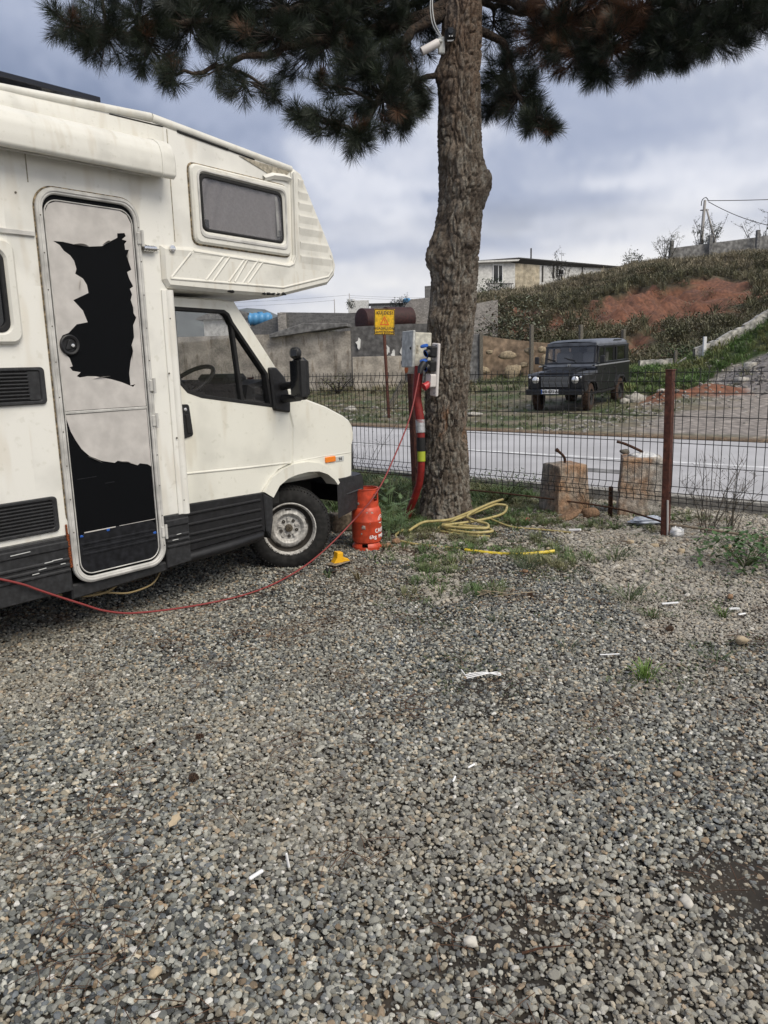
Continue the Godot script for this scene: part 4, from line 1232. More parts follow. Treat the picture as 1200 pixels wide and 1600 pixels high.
	st = nb(); box(st, Vector3(-1.65, 0.632, H + 0.007), Vector3(0.20, 0.006, 0.004), 0.001); box(st, Vector3(-1.40, 0.633, H + 0.007), Vector3(0.25, 0.003, 0.003), 0.001)
	part("film_remnant", st, M.film, dp)
	for k in 3:
		st = nb()
		blob(st, Vector3([-1.77, -1.60, -1.29, -1.765, -1.62][k], [0.615, 0.622, 0.548, 0.52, 0.415][k], H + 0.008), Vector3(0.020, 0.013, 0.003), 80 + k, 0.4)
		part("blue_film_scrap", st, M.blue, dp)
	for q in [[-1.70, 0.945, 0.12], [-1.56, 0.90, 0.06]]:
		st = nb(); box(st, Vector3(q[0], q[1], H + 0.005), Vector3(q[2], 0.004, 0.002), 0.0, Basis(Vector3(0, 0, 1), 0.02))
		part("scratch", st, M.doorplate, dr)
	st = nb()
	lathe(st, [Vector2(0.056, 0.0), Vector2(0.056, 0.012), Vector2(0.050, 0.016), Vector2(0.040, 0.013), Vector2(0.036, 0.006), Vector2(0, 0.005)], 24, Transform3D(Basis(Vector3.RIGHT, PI / 2), Vector3(-1.726, 1.692, H + 0.006)))
	var lk := part("door_lock", st, M.blackplastic, dr)
	st = nb()
	prism(st, round_poly([Vector2(-0.035, -0.03), Vector2(0.04, -0.012), Vector2(-0.006, 0.036)], 0.018), 0.006, 0.018, 0.004, Transform3D(Basis(), Vector3(-1.724, 1.690, H + 0.006)))
	part("lock_handle", st, M.blackplastic, lk)
	st = nb()
	lathe(st, [Vector2(0.010, 0.0), Vector2(0.010, 0.007), Vector2(0.006, 0.008), Vector2(0, 0.006)], 12, Transform3D(Basis(Vector3.RIGHT, PI / 2), Vector3(-1.716, 1.688, H + 0.023)))
	part("key_barrel", st, M.chrome, lk)
	for y in [2.30, 1.45, 1.24, 0.545]:
		st = nb(); box(st, Vector3(-1.236, y, H + 0.022), Vector3(0.032, 0.07, 0.022), 0.005)
		tube(st, [Vector3(-1.224, y - 0.045, H + 0.036), Vector3(-1.224, y + 0.045, H + 0.036)], 0.009, 8)
		part("hinge", st, M.alu, dr)
	# screws along the door frame
	for k in 22:
		st = nb()
		var y := 0.46 + (k / 2) * 0.19
		lathe(st, [Vector2(0.004, 0), Vector2(0.003, 0.003), Vector2(0, 0.003)], 6, Transform3D(Basis(Vector3.RIGHT, PI / 2), Vector3((dx0 + 0.017) if k % 2 == 0 else (dx1 - 0.017), y, H + 0.027)))
		part("screw_head", st, M.hubbrown, dr)
	# chrome door latch
	st = nb(); tube(st, [Vector3(-1.215, 2.25, H + 0.022), Vector3(-1.13, 2.25, H + 0.022)], [0.017, 0.017], 12)
	for x in [-1.20, -1.185, -1.165, -1.15]:
		tube(st, [Vector3(x, 2.25, H + 0.022), Vector3(x + 0.006, 2.25, H + 0.022)], 0.020, 12)
	tube(st, [Vector3(-1.13, 2.25, H + 0.02), Vector3(-1.10, 2.252, H + 0.01)], 0.005, 6)
	part("door_catch", st, M.chrome, rv)
	# awning rail and side window
	st = nb(); box(st, Vector3(-2.65, 2.263, H + 0.006), Vector3(1.59, 0.028, 0.014), 0.004)
	part("side_rail", st, M.alu, rv)
	st = nb(); ringprism(st, rrect(-2.95, 1.695, -1.982, 2.222, 0.06), rrect(-2.89, 1.755, -2.042, 2.162, 0.05), H - 0.005, H + 0.032, 0.014)
	var sw := part("side_window", st, M.grp, rv)
	st = nb(); ringprism(st, rrect(-2.89, 1.755, -2.042, 2.162, 0.05), rrect(-2.865, 1.78, -2.067, 2.137, 0.04), H, H + 0.028, 0.005)
	part("seal", st, M.rubber, sw)
	st = nb(); prism(st, rrect(-2.87, 1.775, -2.062, 2.142, 0.04), H - 0.002, H + 0.012)
	part("pane", st, M.darkglass, sw)
	# fridge vents
	for q in [[-2.42, 1.378, -1.886, 1.576], [-2.46, 0.672, -1.893, 0.870]]:
		st = nb()
		ringprism(st, rrect(q[0], q[1], q[2], q[3], 0.024), rrect(q[0] + 0.025, q[1] + 0.02, q[2] - 0.03, q[3] - 0.02, 0.012), H - 0.004, H + 0.016, 0.005)
		var vt := part("fridge_vent", st, M.greyplastic, rv)
		st = nb(); box(st, Vector3((q[0] + q[2]) * 0.5, (q[1] + q[3]) * 0.5, H + 0.001), Vector3(q[2] - q[0] - 0.04, q[3] - q[1] - 0.03, 0.004))
		part("vent_back", st, M.under, vt)
		for k in 8:
			st = nb()
			box(st, Vector3((q[0] + q[2]) * 0.5 - (0.03 if q[1] > 1.0 else 0.0), q[1] + 0.034 + k * 0.0186, H + 0.009), Vector3(q[2] - q[0] - (0.12 if q[1] > 1.0 else 0.055), 0.0105, 0.010), 0.002, Basis(Vector3.RIGHT, 0.5))
			part("slat", st, M.greyplastic, vt)
		if q[1] > 1.0:
			st = nb(); box(st, Vector3(q[2] - 0.063, (q[1] + q[3]) * 0.5, H + 0.008), Vector3(0.065, q[3] - q[1] - 0.045, 0.010), 0.003)
			part("vent_catch", st, M.greyplastic, vt)
	# dark plastic skirts
	for q in [[-5.2, -1.848], [-1.214, -1.03]]:
		st = nb()
		prism(st, [Vector2(q[0], 0.30), Vector2(q[1], 0.31), Vector2(q[1], 0.628), Vector2(q[0], 0.640)], -0.06, H + 0.006, 0.006)
		var sk := part("skirt", st, M.greyplastic, rv)
		for y in [0.585, 0.50, 0.468, 0.436]:
			st = nb(); box(st, Vector3((q[0] + q[1]) * 0.5, y, H + 0.008), Vector3(q[1] - q[0] - 0.01, 0.020 if y < 0.55 else 0.045, 0.016), 0.006)
			part("skirt_rib", st, M.greyplastic, sk)
	for k in 8:
		st = nb()
		box(st, Vector3([-1.93, -1.98, -2.02, -1.90, -2.06, -1.12, -1.15, -2.13][k], [0.512, 0.508, 0.478, 0.482, 0.458, 0.508, 0.476, 0.587][k], H + 0.0175), Vector3([0.06, 0.05, 0.045, 0.03, 0.04, 0.035, 0.045, 0.11][k], 0.005, 0.003), 0.001, Basis(Vector3(0, 0, 1), 0.03 * (k % 3)))
		part("scrape", st, M.badge, rv)
	st = nb(); prism(st, [Vector2(-1.85, 0.25), Vector2(-1.2, 0.28), Vector2(-1.2, 0.34), Vector2(-1.85, 0.34)], -0.1, H - 0.01, 0.01)
	part("step_pan", st, M.greyplastic, rv)
	st = nb(); box(st, Vector3(-1.849, 0.545, H + 0.008), Vector3(0.018, 0.20, 0.012), 0.004, Basis(Vector3(0, 0, 1), 0.03)); box(st, Vector3(-1.853, 0.66, H + 0.006), Vector3(0.012, 0.08, 0.008), 0.003)
	part("rust_red_filler", st, M.rustfoam, rv)
	# corner strip
	st = nb()
	tube(st, [Vector3(-1.045, 0.63, H - 0.005), Vector3(-1.045, 2.02, H - 0.005)], 0.030, 12)
	box(st, Vector3(-1.085, 1.325, H + 0.004), Vector3(0.035, 1.39, 0.012), 0.003)
	part("corner_strip", st, M.hab, rv)
	# ------ cab
	var cab := Node3D.new(); cab.name = "cab"; rv.add_child(cab)
	var glass := [Vector2(-0.955, 1.936), Vector2(-0.54, 1.928), Vector2(-0.500, 1.905), Vector2(-0.470, 1.850), Vector2(-0.185, 1.50), Vector2(-0.150, 1.252), Vector2(-0.775, 1.352), Vector2(-0.885, 1.390), Vector2(-0.945, 1.455), Vector2(-0.955, 1.540)]
	var door := [Vector2(-1.03, 0.660), Vector2(-0.310, 0.648), Vector2(-0.252, 0.706), Vector2(-0.134, 0.797), Vector2(0.002, 0.832), Vector2(0.012, 0.88), Vector2(0.030, 1.092), Vector2(0.000, 1.208), Vector2(-0.03, 1.30), Vector2(-0.046, 1.46), Vector2(-0.25, 1.72), Vector2(-0.455, 1.982), Vector2(-1.03, 1.99)]
	var fender := [Vector2(0.036, 1.092), Vector2(0.018, 0.88), Vector2(0.010, 0.838), Vector2(0.02, 0.80), Vector2(0.164, 0.775), Vector2(0.331, 0.752), Vector2(0.44, 0.70), Vector2(0.490, 0.616), Vector2(0.675, 0.640), Vector2(0.690, 0.90), Vector2(0.708, 0.94), Vector2(0.712, 1.00), Vector2(0.700, 1.055), Vector2(0.665, 1.100), Vector2(0.60, 1.140), Vector2(0.403, 1.227), Vector2(0.178, 1.300), Vector2(0.02, 1.385), Vector2(-0.022, 1.30), Vector2(0.007, 1.208)]
	for side in 2:
		var xf := Transform3D() if side == 0 else Transform3D(Basis(Vector3(1, 0, 0), Vector3(0, 1, 0), Vector3(0, 0, -1)), Vector3(0, 0, -1.96))
		st = nb()
		for w in holed(door, glass, -0.62):
			prism(st, w, -0.05, 0.0, 0.0, xf)
		var cd := part("cab_door", st, M.cream, rv)
		st = nb(); prism(st, fender, -0.12, 0.0, 0.014, xf)
		part("front_wing", st, M.cream, rv)
		var g2 := ccw(PackedVector2Array(glass))
		st = nb()
		if side == 0:
			ringprism(st, Array(g2), Array(inset(g2, 0.024)), -0.05, 0.004, 0.003)
			part("window_seal", st, M.rubber, cd)
		st = nb(); prism(st, Array(inset(g2, 0.016)), -0.034, -0.030, 0.0, xf)
		part("window_pane", st, M.glass, cd)
		if side == 1:
			continue
		st = nb(); prism(st, [Vector2(-0.492, 1.90), Vector2(-0.466, 1.90), Vector2(-0.405, 1.30), Vector2(-0.431, 1.30)], -0.045, -0.008, 0.004)
		part("quarter_light_bar", st, M.rubber, cd)
		st = nb(); prism(st, round_poly([Vector2(-0.185, 1.54), Vector2(-0.118, 1.538), Vector2(-0.034, 1.46), Vector2(0.004, 1.29), Vector2(0.0, 1.205), Vector2(-0.158, 1.232)], 0.02), 0.0, 0.03, 0.012)
		part("mirror_triangle", st, M.blackplastic, cd)
		st = nb(); prism(st, round_poly([Vector2(-0.958, 1.320), Vector2(-0.885, 1.318), Vector2(-0.866, 1.112), Vector2(-0.945, 1.096)], 0.02), 0.0, 0.012, 0.005)
		var hd := part("door_handle", st, M.blackplastic, cd)
		st = nb(); box(st, Vector3(-0.905, 1.19, 0.012), Vector3(0.03, 0.13, 0.012), 0.004, Basis(Vector3(0, 0, 1), 0.08))
		part("grip", st, M.rubber, hd)
		st = nb(); lathe(st, [Vector2(0.012, 0.0), Vector2(0.012, 0.006), Vector2(0.004, 0.007), Vector2(0, 0.004)], 12, Transform3D(Basis(Vector3.RIGHT, PI / 2), Vector3(-0.922, 1.285, 0.012)))
		part("key_barrel", st, M.chrome, hd)
		st = nb()   # pressed waist line
		tube(st, [Vector3(-1.0, 0.868, -0.004), Vector3(-0.941, 0.866, -0.004), Vector3(-0.45, 0.845, -0.004), Vector3(0.0, 0.832, -0.004)], 0.010, 6)
		part("pressed_line", st, M.cream, cd)
		st = nb(); tube(st, [Vector3(0.03, 0.835, -0.006), Vector3(0.35, 0.842, -0.006), Vector3(0.67, 0.84, -0.006)], 0.009, 6)
		part("pressed_line", st, M.cream, rv)
		# wheel-arch lip
		st = nb()
		var ao := [Vector2(-0.300, 0.652), Vector2(-0.215, 0.748), Vector2(-0.111, 0.797), Vector2(0.007, 0.822), Vector2(0.14, 0.822), Vector2(0.271, 0.799), Vector2(0.397, 0.739), Vector2(0.455, 0.685), Vector2(0.492, 0.615)]
		var ai := [Vector2(-0.218, 0.600), Vector2(-0.150, 0.680), Vector2(-0.060, 0.722), Vector2(0.030, 0.738), Vector2(0.15, 0.745), Vector2(0.265, 0.735), Vector2(0.36, 0.700), Vector2(0.430, 0.650), Vector2(0.472, 0.600)]
		for i in 8:
			prism(st, [ao[i], ao[i + 1], ai[i + 1], ai[i]], -0.10, 0.030, 0.0)
		part("wheel_arch", st, M.cream, rv)
		# indicator and engine badge
		st = nb(); prism(st, rrect(0.362, 0.788, 0.474, 0.832, 0.008), -0.01, 0.014, 0.004)
		part("indicator", st, M.orange, rv)
		st = nb(); prism(st, rrect(0.482, 0.782, 0.577, 0.822, 0.004), -0.01, 0.005, 0.001)
		var bg := part("badge", st, M.badge, rv)
		st = nb(); lettering(st, "14", 0.034, 0.003, Transform3D(Basis(), Vector3(0.53, 0.802, 0.006)))
		part("numerals", st, M.rubber, bg)
	# sill and running board
	st = nb()
	prism(st, [Vector2(-1.03, 0.345), Vector2(-0.329, 0.372), Vector2(-0.314, 0.345), Vector2(-0.232, 0.600), Vector2(-0.30, 0.650), Vector2(-1.03, 0.668)], -0.08, 0.02, 0.006)
	var sl := part("sill_panel", st, M.blackplastic, rv)
	for y in [0.60, 0.53, 0.46, 0.41]:
		st = nb(); box(st, Vector3(-0.665, y, 0.022), Vector3(0.66, 0.022, 0.018), 0.007)
		part("sill_rib", st, M.blackplastic, sl)
	st = nb()
	tube(st, [Vector3(-1.02, 0.315, 0.03), Vector3(-0.7, 0.322, 0.035), Vector3(-0.36, 0.338, 0.02), Vector3(-0.30, 0.35, -0.02)], [0.036, 0.038, 0.034, 0.02], 10)
	part("running_board", st, M.blackplastic, rv)
	st = nb()
	prism(st, [Vector2(-0.312, 0.645), Vector2(-0.225, 0.60), Vector2(-0.232, 0.43), Vector2(-0.262, 0.30), Vector2(-0.30, 0.36)], -0.10, 0.034, 0.01)
	part("mud_flap", st, M.greyplastic, rv)
	# bonnet, roof, screen, chassis
	st = nb()
	prism(st, [Vector2(0.02, 0.66), Vector2(0.62, 0.66), Vector2(0.66, 0.95), Vector2(0.655, 1.085), Vector2(0.60, 1.128), Vector2(0.403, 1.216), Vector2(0.178, 1.290), Vector2(0.0, 1.372)], -1.86, -0.10, 0.03)
	part("bonnet", st, M.cream, rv)
	st = nb()
	prism(st, [Vector2(-1.03, 1.97), Vector2(-0.46, 1.965), Vector2(-0.45, 1.985), Vector2(-0.55, 2.0), Vector2(-1.03, 2.0)], -1.94, -0.02, 0.01)
	part("cab_roof", st, M.cream, rv)
	st = nb()
	for z in [-0.06, -1.90]:
		tube(st, [Vector3(-0.01, 1.40, z), Vector3(-0.44, 1.975, z)], 0.030, 8)
	part("screen_pillar", st, M.cream, rv)
	st = nb(); quad(st, Vector3(-0.015, 1.39, -0.08), Vector3(-0.015, 1.39, -1.88), Vector3(-0.435, 1.965, -1.88), Vector3(-0.435, 1.965, -0.08), Vector3(1, 0.7, 0))
	part("windscreen", st, M.glass, rv)
	st = nb(); box(st, Vector3(-0.55, 0.58, -0.98), Vector3(1.0, 0.14, 1.8), 0.02); box(st, Vector3(0.1, 0.5, -0.98), Vector3(1.1, 0.4, 1.1), 0.03); box(st, Vector3(-1.05, 1.32, -0.98), Vector3(0.03, 1.38, 1.9), 0.005)
	box(st, Vector3(-3.0, 0.42, -1.0), Vector3(4.0, 0.3, 1.7), 0.02)
	part("chassis", st, M.under, rv)
	st = nb(); prism(st, [Vector2(-0.30, 1.0), Vector2(0.0, 1.0), Vector2(0.0, 1.40), Vector2(-0.10, 1.455), Vector2(-0.30, 1.42), Vector2(-0.36, 1.15)], -1.88, -0.06, 0.03)
	var da := part("dashboard", st, M.dash, rv)
	st = nb(); box(st, Vector3(-0.20, 1.46, -0.5), Vector3(0.22, 0.08, 0.36), 0.03); box(st, Vector3(-0.22, 1.25, -0.3), Vector3(0.04, 0.10, 0.14), 0.01)
	part("instrument_hood", st, M.dash, da)
	st = nb()
	var wc := Vector3(-0.52, 1.445, -0.48)
	var wb := Basis(Vector3(0, 0, 1), 0.60)
	var ring := []
	for k in 29:
		ring.append(wc + wb * Vector3(cos(TAU * k / 28.0) * 0.20, 0, sin(TAU * k / 28.0) * 0.20))
	tube(st, ring, 0.016, 8, false)
	box(st, wc - wb * Vector3(0, 0.02, 0), Vector3(0.10, 0.04, 0.13), 0.015, wb); box(st, wc - wb * Vector3(0, 0.01, 0), Vector3(0.05, 0.015, 0.36), 0.005, wb)
	tube(st, [wc, wc + Vector3(0.22, -0.20, 0)], 0.03, 8)
	part("steering_wheel", st, M.dash, rv)
	for z in [-0.48, -1.40]:
		st = nb()
		box(st, Vector3(-0.70, 0.88, z), Vector3(0.5, 0.18, 0.5), 0.05)
		box(st, Vector3(-0.97, 1.25, z), Vector3(0.14, 0.62, 0.48), 0.05, Basis(Vector3(0, 0, 1), 0.16))
		part("cab_seat", st, M.interior, rv)
	st = nb(); box(st, Vector3(-0.62, 1.865, -0.95), Vector3(0.02, 0.07, 0.22), 0.008); tube(st, [Vector3(-0.60, 1.88, -0.95), Vector3(-0.50, 1.95, -0.95)], 0.008, 6)
	part("rear_view_mirror", st, M.blackplastic, rv)
	# bumper and headlamp
	st = nb()
	var bo := [Vector2(0.47, 0.02), Vector2(0.70, 0.015), Vector2(0.83, -0.02), Vector2(0.89, -0.12), Vector2(0.91, -0.35), Vector2(0.91, -1.61), Vector2(0.89, -1.84), Vector2(0.83, -1.94), Vector2(0.70, -1.975), Vector2(0.47, -1.98)]
	var lv := [[0.325, 0.93, 0.0], [0.45, 0.985, -0.01], [0.55, 1.0, 0.0], [0.615, 0.985, 0.0], [0.645, 0.93, 0.0]]
	for j in 4:
		for i in bo.size() - 1:
			var f := func(p: Vector2, l: Array) -> Vector3:
				var yy: float = l[0] + (0.04 if l[0] < 0.4 and p.x > 0.6 else 0.0)
				return Vector3(0.47 + (p.x - 0.47) * l[1], yy, -0.98 + (p.y + 0.98) * (0.97 + 0.03 * l[1]))
			st.set_smooth_group(1)
			quad(st, f.call(bo[i], lv[j]), f.call(bo[i + 1], lv[j]), f.call(bo[i + 1], lv[j + 1]), f.call(bo[i], lv[j + 1]), Vector3(bo[i].x + bo[i + 1].x - 1.3, 0, bo[i].y + bo[i + 1].y + 1.96))
	st.set_smooth_group(-1)
	prism(st, bo.map(func(p): return Vector2(0.47 + (p.x - 0.47) * 0.93, -p.y)), 0.60, 0.645, 0.0, Transform3D(Basis(Vector3(1, 0, 0), Vector3(0, 0, -1), Vector3(0, 1, 0)), Vector3.ZERO))
	var bp := part("bumper", st, M.greyplastic, rv)
	st = nb(); box(st, Vector3(0.68, 0.515, 0.012), Vector3(0.22, 0.02, 0.02), 0.008, Basis(Vector3(0, 0, 1), 0.10))
	part("bumper_crease", st, M.greyplastic, bp)
	for z in [-0.18, -1.78]:
		st = nb(); box(st, Vector3(0.675, 0.80, z), Vector3(0.09, 0.24, 0.34), 0.02)
		part("headlamp", st, M.blackplastic, rv)
		st = nb(); box(st, Vector3(0.722, 0.81, z), Vector3(0.012, 0.19, 0.28), 0.005)
		part("lamp_glass", st, M.lamp, rv)
	st = nb(); box(st, Vector3(0.68, 0.80, -0.98), Vector3(0.05, 0.20, 1.24), 0.02)
	part("grille", st, M.blackplastic, rv)
	# door mirror
	st = nb()
	box(st, Vector3(-0.105, 1.455, 0.25), Vector3(0.070, 0.295, 0.105), 0.022, Basis(Vector3.UP, 0.25))
	box(st, Vector3(-0.075, 1.46, 0.280), Vector3(0.03, 0.25, 0.045), 0.012, Basis(Vector3.UP, 0.25))
	var mr := part("door_mirror", st, M.blackplastic, rv)
	st = nb(); blob(st, Vector3(-0.135, 1.632, 0.245), Vector3(0.075, 0.085, 0.085), 5, 0.02)
	part("wide_angle_cap", st, M.blackplastic, mr)
	st = nb(); box(st, Vector3(-0.168, 1.635, 0.262), Vector3(0.012, 0.05, 0.05), 0.004, Basis(Vector3.UP, 0.5)); box(st, Vector3(-0.143, 1.46, 0.235), Vector3(0.006, 0.24, 0.075), 0.002, Basis(Vector3.UP, 0.25))
	part("mirror_glass", st, M.darkglass, mr)
	st = nb()
	tube(st, [Vector3(-0.07, 1.40, 0.01), Vector3(-0.07, 1.42, 0.20)], [0.03, 0.022], 10); tube(st, [Vector3(-0.07, 1.31, 0.01), Vector3(-0.07, 1.32, 0.20)], [0.034, 0.024], 10)
	part("mirror_arm", st, M.blackplastic, mr)
	# wheels: the front one is turned towards the viewer
	rv_wheel(rv, Vector3(0.055, 0.312, -0.13), deg_to_rad(-34.0))
	rv_wheel(rv, Vector3(0.02, 0.312, -1.83), deg_to_rad(180.0 - 34.0))
	rv_wheel(rv, Vector3(-3.4, 0.312, -0.12), 0.0)
	rv_wheel(rv, Vector3(-3.4, 0.312, -1.86), PI)
	st = nb(); box(st, Vector3(0.15, 0.55, -0.65), Vector3(0.9, 0.5, 0.06), 0.02); box(st, Vector3(0.40, 0.66, -0.4), Vector3(0.3, 0.03, 0.5), 0.01); tube(st, [Vector3(0.05, 0.62, -0.3), Vector3(0.05, 0.30, -0.35)], 0.035, 8)
	part("wheel_housing", st, M.under, rv)
	cab.free()

func rv_wheel(rv: Node3D, c: Vector3, turn: float) -> void:
	var w := Node3D.new()
	w.name = "wheel"
	w.transform = Transform3D(Basis(Vector3.UP, turn), c)
	rv.add_child(w, true)
	var xf := Transform3D(Basis(Vector3.RIGHT, PI / 2), Vector3.ZERO)    # lathe axis to z
	var R := 0.322
	var st := nb()
	lathe(st, [Vector2(0.19, -0.10), Vector2(0.23, -0.105), Vector2(0.285, -0.10), Vector2(0.312, -0.085), Vector2(R, -0.06), Vector2(R, 0.045), Vector2(0.314, 0.068), Vector2(0.288, 0.086), Vector2(0.25, 0.094), Vector2(0.215, 0.090), Vector2(0.196, 0.078)], 56, xf)
	part("tyre", st, M.tyre, w)
	st = nb()     # tread blocks and side ribs
	for k in 72:
		var a := TAU * k / 72.0
		for z in [-0.048, -0.02, 0.008, 0.036]:
			var b := Basis(Vector3(0, 0, 1), a)
			box(st, b * Vector3(R + 0.003, 0, z + 0.004 * (k % 2)), Vector3(0.008, 0.020, 0.021), 0.0, b)
		if k % 1 == 0:
			var b2 := Basis(Vector3(0, 0, 1), a)
			box(st, b2 * Vector3(0.306, 0, 0.072), Vector3(0.020, 0.007, 0.010), 0.0, b2 * Basis(Vector3.UP, -0.7))
	tag(part("tread", st, M.tyre, w), "", "", "", "stuff")
	st = nb()
	lathe(st, [Vector2(0.196, 0.060), Vector2(0.207, 0.082), Vector2(0.207, 0.092), Vector2(0.200, 0.094), Vector2(0.192, 0.082), Vector2(0.186, 0.055)], 56, xf)
	part("rim", st, M.rimwhite, w)
	st = nb()
	lathe(st, [Vector2(0.188, 0.060), Vector2(0.176, 0.035), Vector2(0.168, 0.024), Vector2(0.150, 0.030)], 56, xf)
	part("rim_well", st, M.rimblack, w)
	st = nb()
	lathe(st, [Vector2(0.158, 0.022), Vector2(0.150, 0.036), Vector2(0.138, 0.052), Vector2(0.118, 0.060), Vector2(0.104, 0.050), Vector2(0.098, 0.034), Vector2(0.090, 0.030), Vector2(0.072, 0.034), Vector2(0.0, 0.034)], 56, xf)
	var ds := part("disc", st, M.rimwhite, w)
	st = nb()    # worn black scuffs round the rim's edge
	for k in 30:
		var a := -PI * 0.5 + (k - 15) * 0.075 + rng.randf_range(-0.02, 0.02)
		if k % 3 == 0: continue
		var b := Basis(Vector3(0, 0, 1), a)
		box(st, b * Vector3(0.203 + rng.randf_range(-0.004, 0.002), 0, 0.0925), Vector3(rng.randf_range(0.004, 0.010), rng.randf_range(0.006, 0.016), 0.004), 0.0, b)
	tag(part("scuffs", st, M.rimblack, w), "", "", "", "stuff")
	for k in 5:
		var a := TAU * k / 5.0 - PI / 2
		st = nb()
		lathe(st, [Vector2(0.0145, 0.0), Vector2(0.0145, 0.006), Vector2(0.011, 0.006), Vector2(0.0, -0.0)], 6, Transform3D(Basis(Vector3.RIGHT, PI / 2), Vector3(cos(a) * 0.064, sin(a) * 0.064, 0.033)))
		part("nut_hole", st, M.rimblack, w)
		st = nb()
		var b := Basis(Vector3(0, 0, 1), a + PI / 5)
		box(st, b * Vector3(0.068, 0, 0.036), Vector3(0.036, 0.024, 0.016), 0.004, b)
		part("spoke_boss", st, M.rimwhite, w)
		st = nb()
		box(st, b * Vector3(0.146, 0, 0.047), Vector3(0.014, 0.045, 0.010), 0.004, b * Basis(Vector3.UP, 0.8))
		part("vent_slot", st, M.rimblack, w)
	st = nb()
	lathe(st, [Vector2(0.030, 0.03), Vector2(0.030, 0.050), Vector2(0.026, 0.058), Vector2(0.012, 0.060), Vector2(0.010, 0.064), Vector2(0.0, 0.064)], 24, xf)
	part("hub_cap", st, M.hubbrown, w)

# ------------------------------------------------------------------ fence
const POST_L := Vector3(0.35, 0.0, -8.50)
const POST_R := Vector3(2.44, 0.0, -6.54)
func build_fence() -> void:
	var v := (POST_R - POST_L)
	var dir := v.normalized()
	var bs := Basis(dir, Vector3.UP, dir.cross(Vector3.UP))     # x along the fence, z towards the road... away from the yard
	if bs.z.z > 0.0:
		pass
	var yard := bs.z if bs.z.z > 0.0 else -bs.z        # towards the camera
	var L := v.length()
	var posts := [POST_L - v, POST_L, POST_R, POST_R + v]
	var tall := [1.40, 1.42, 1.43, 1.43]
	for k in 4:
		var p := thing("fence_post", ["red-brown steel fence post hidden behind the motorhome's bonnet", "dark red-brown steel fence post under the grey power box, beside the red pipe", "red-brown steel fence post standing clear right of the concrete blocks", "red-brown steel fence post just outside the right edge"][k], "post", posts[k], Basis(dir, Vector3.UP, yard) if dir.cross(Vector3.UP).dot(yard) > 0 else Basis(-dir, Vector3.UP, yard), "red-brown fence posts")
		var st := nb()
		box(st, Vector3(0, tall[k] * 0.5 - 0.05, 0), Vector3(0.062, tall[k] + 0.1, 0.062), 0.004, Basis(Vector3(0, 0, 1), [0.0, 0.03, 0.012, 0.0][k]))
		part("shaft", st, M.primer, p)
		st = nb(); box(st, Vector3([0.0, -0.02, -0.008, 0][k], tall[k], 0), Vector3(0.070, 0.012, 0.070), 0.003)
		part("cap", st, M.primer, p)
		if k == 2:
			st = nb(); box(st, Vector3(0.036, 0.16, 0.028), Vector3(0.012, 0.34, 0.022), 0.003, Basis(Vector3(0, 0, 1), 0.04))
			part("bare_weld", st, M.polegrey, p)
	# one wire, used over and over
	var y0 := 0.30
	var vp := [Vector3(0, 0.295, 0), Vector3(0, 0.345, 0), Vector3(0, 0.372, 0.012), Vector3(0, 0.395, 0.030), Vector3(0, 0.42, 0.012), Vector3(0, 0.446, 0), Vector3(0, 1.235, 0), Vector3(0, 1.29, 0.004), Vector3(0, 1.315, 0.018), Vector3(0, 1.335, 0.030), Vector3(0, 1.36, 0.012), Vector3(0, 1.395, 0), Vector3(0, 1.445, 0)]
	var st := nb(); tube(st, vp, 0.0033, 5)
	var vm := done(st)
	st = nb(); tube(st, [Vector3(0, 0, 0), Vector3(L - 0.07, 0, 0)], 0.0034, 5)
	var hm := done(st)
	for k in 3:
		var o: Vector3 = posts[k]
		var f := thing("mesh_fence", ["welded wire mesh panel seen between the bonnet and the pine trunk", "welded wire mesh panel right of the pine trunk, before the concrete blocks", "welded wire mesh panel from the clear post to the right edge"][k], "fence", o, Basis(dir, Vector3.UP, -dir.cross(Vector3.UP) if dir.cross(Vector3.UP).dot(yard) < 0 else dir.cross(Vector3.UP)), "wire mesh panels of the roadside fence")
		var n := int((L - 0.08) / 0.0665)
		for i in n + 1:
			var x := 0.045 + i * 0.0665
			var lean := 0.004 * nz.get_noise_1d(i * 1.7 + k * 60.0)
			put("wire", vm, M.wire, f, Transform3D(Basis(Vector3(0, 0, 1), lean), Vector3(x, 0.006 * nz.get_noise_1d(i * 0.31 + k * 9.0), 0.005 * nz.get_noise_1d(i * 0.2))))
		for y in [0.31, 0.348, 0.395, 0.446, 0.63, 0.82, 1.045, 1.24, 1.337, 1.41]:
			var z := 0.030 if absf(y - 0.395) < 0.001 or absf(y - 1.337) < 0.001 else 0.0
			put("wire", hm, M.wire, f, Transform3D(Basis(), Vector3(0.035, y, z - 0.005)))
	# stub of angle iron and the low bar strung along the foot of the fence
	var stub := thing("steel_stake", "short rusty steel stake between the two concrete blocks", "stake", Vector3(2.20, 0, -7.35))
	st = nb(); box(st, Vector3(0, 0.12, 0), Vector3(0.035, 0.40, 0.008), 0.002); box(st, Vector3(0.015, 0.12, 0.016), Vector3(0.008, 0.40, 0.030), 0.002)
	part("angle", st, M.rust, stub)
	st = nb()
	tube(st, curve([Vector3(0.80, 0.22, -8.02), Vector3(1.35, 0.20, -7.7), Vector3(2.2, 0.115, -7.33), Vector3(2.47, 0.105, -6.62)], 0.1), 0.009, 6)
	tag(part("rusty_bar", st, M.rust), "thin rusty bar strung low from the pine to the clear post", "bar")
	st = nb()
	tube(st, curve([Vector3(2.47, 0.115, -6.5), Vector3(3.0, 0.10, -6.02), Vector3(3.7, 0.075, -5.3)], 0.1), 0.011, 6)
	tag(part("pale_bar", st, M.wood), "pale stick lying low along the fence right of the clear post", "stick")
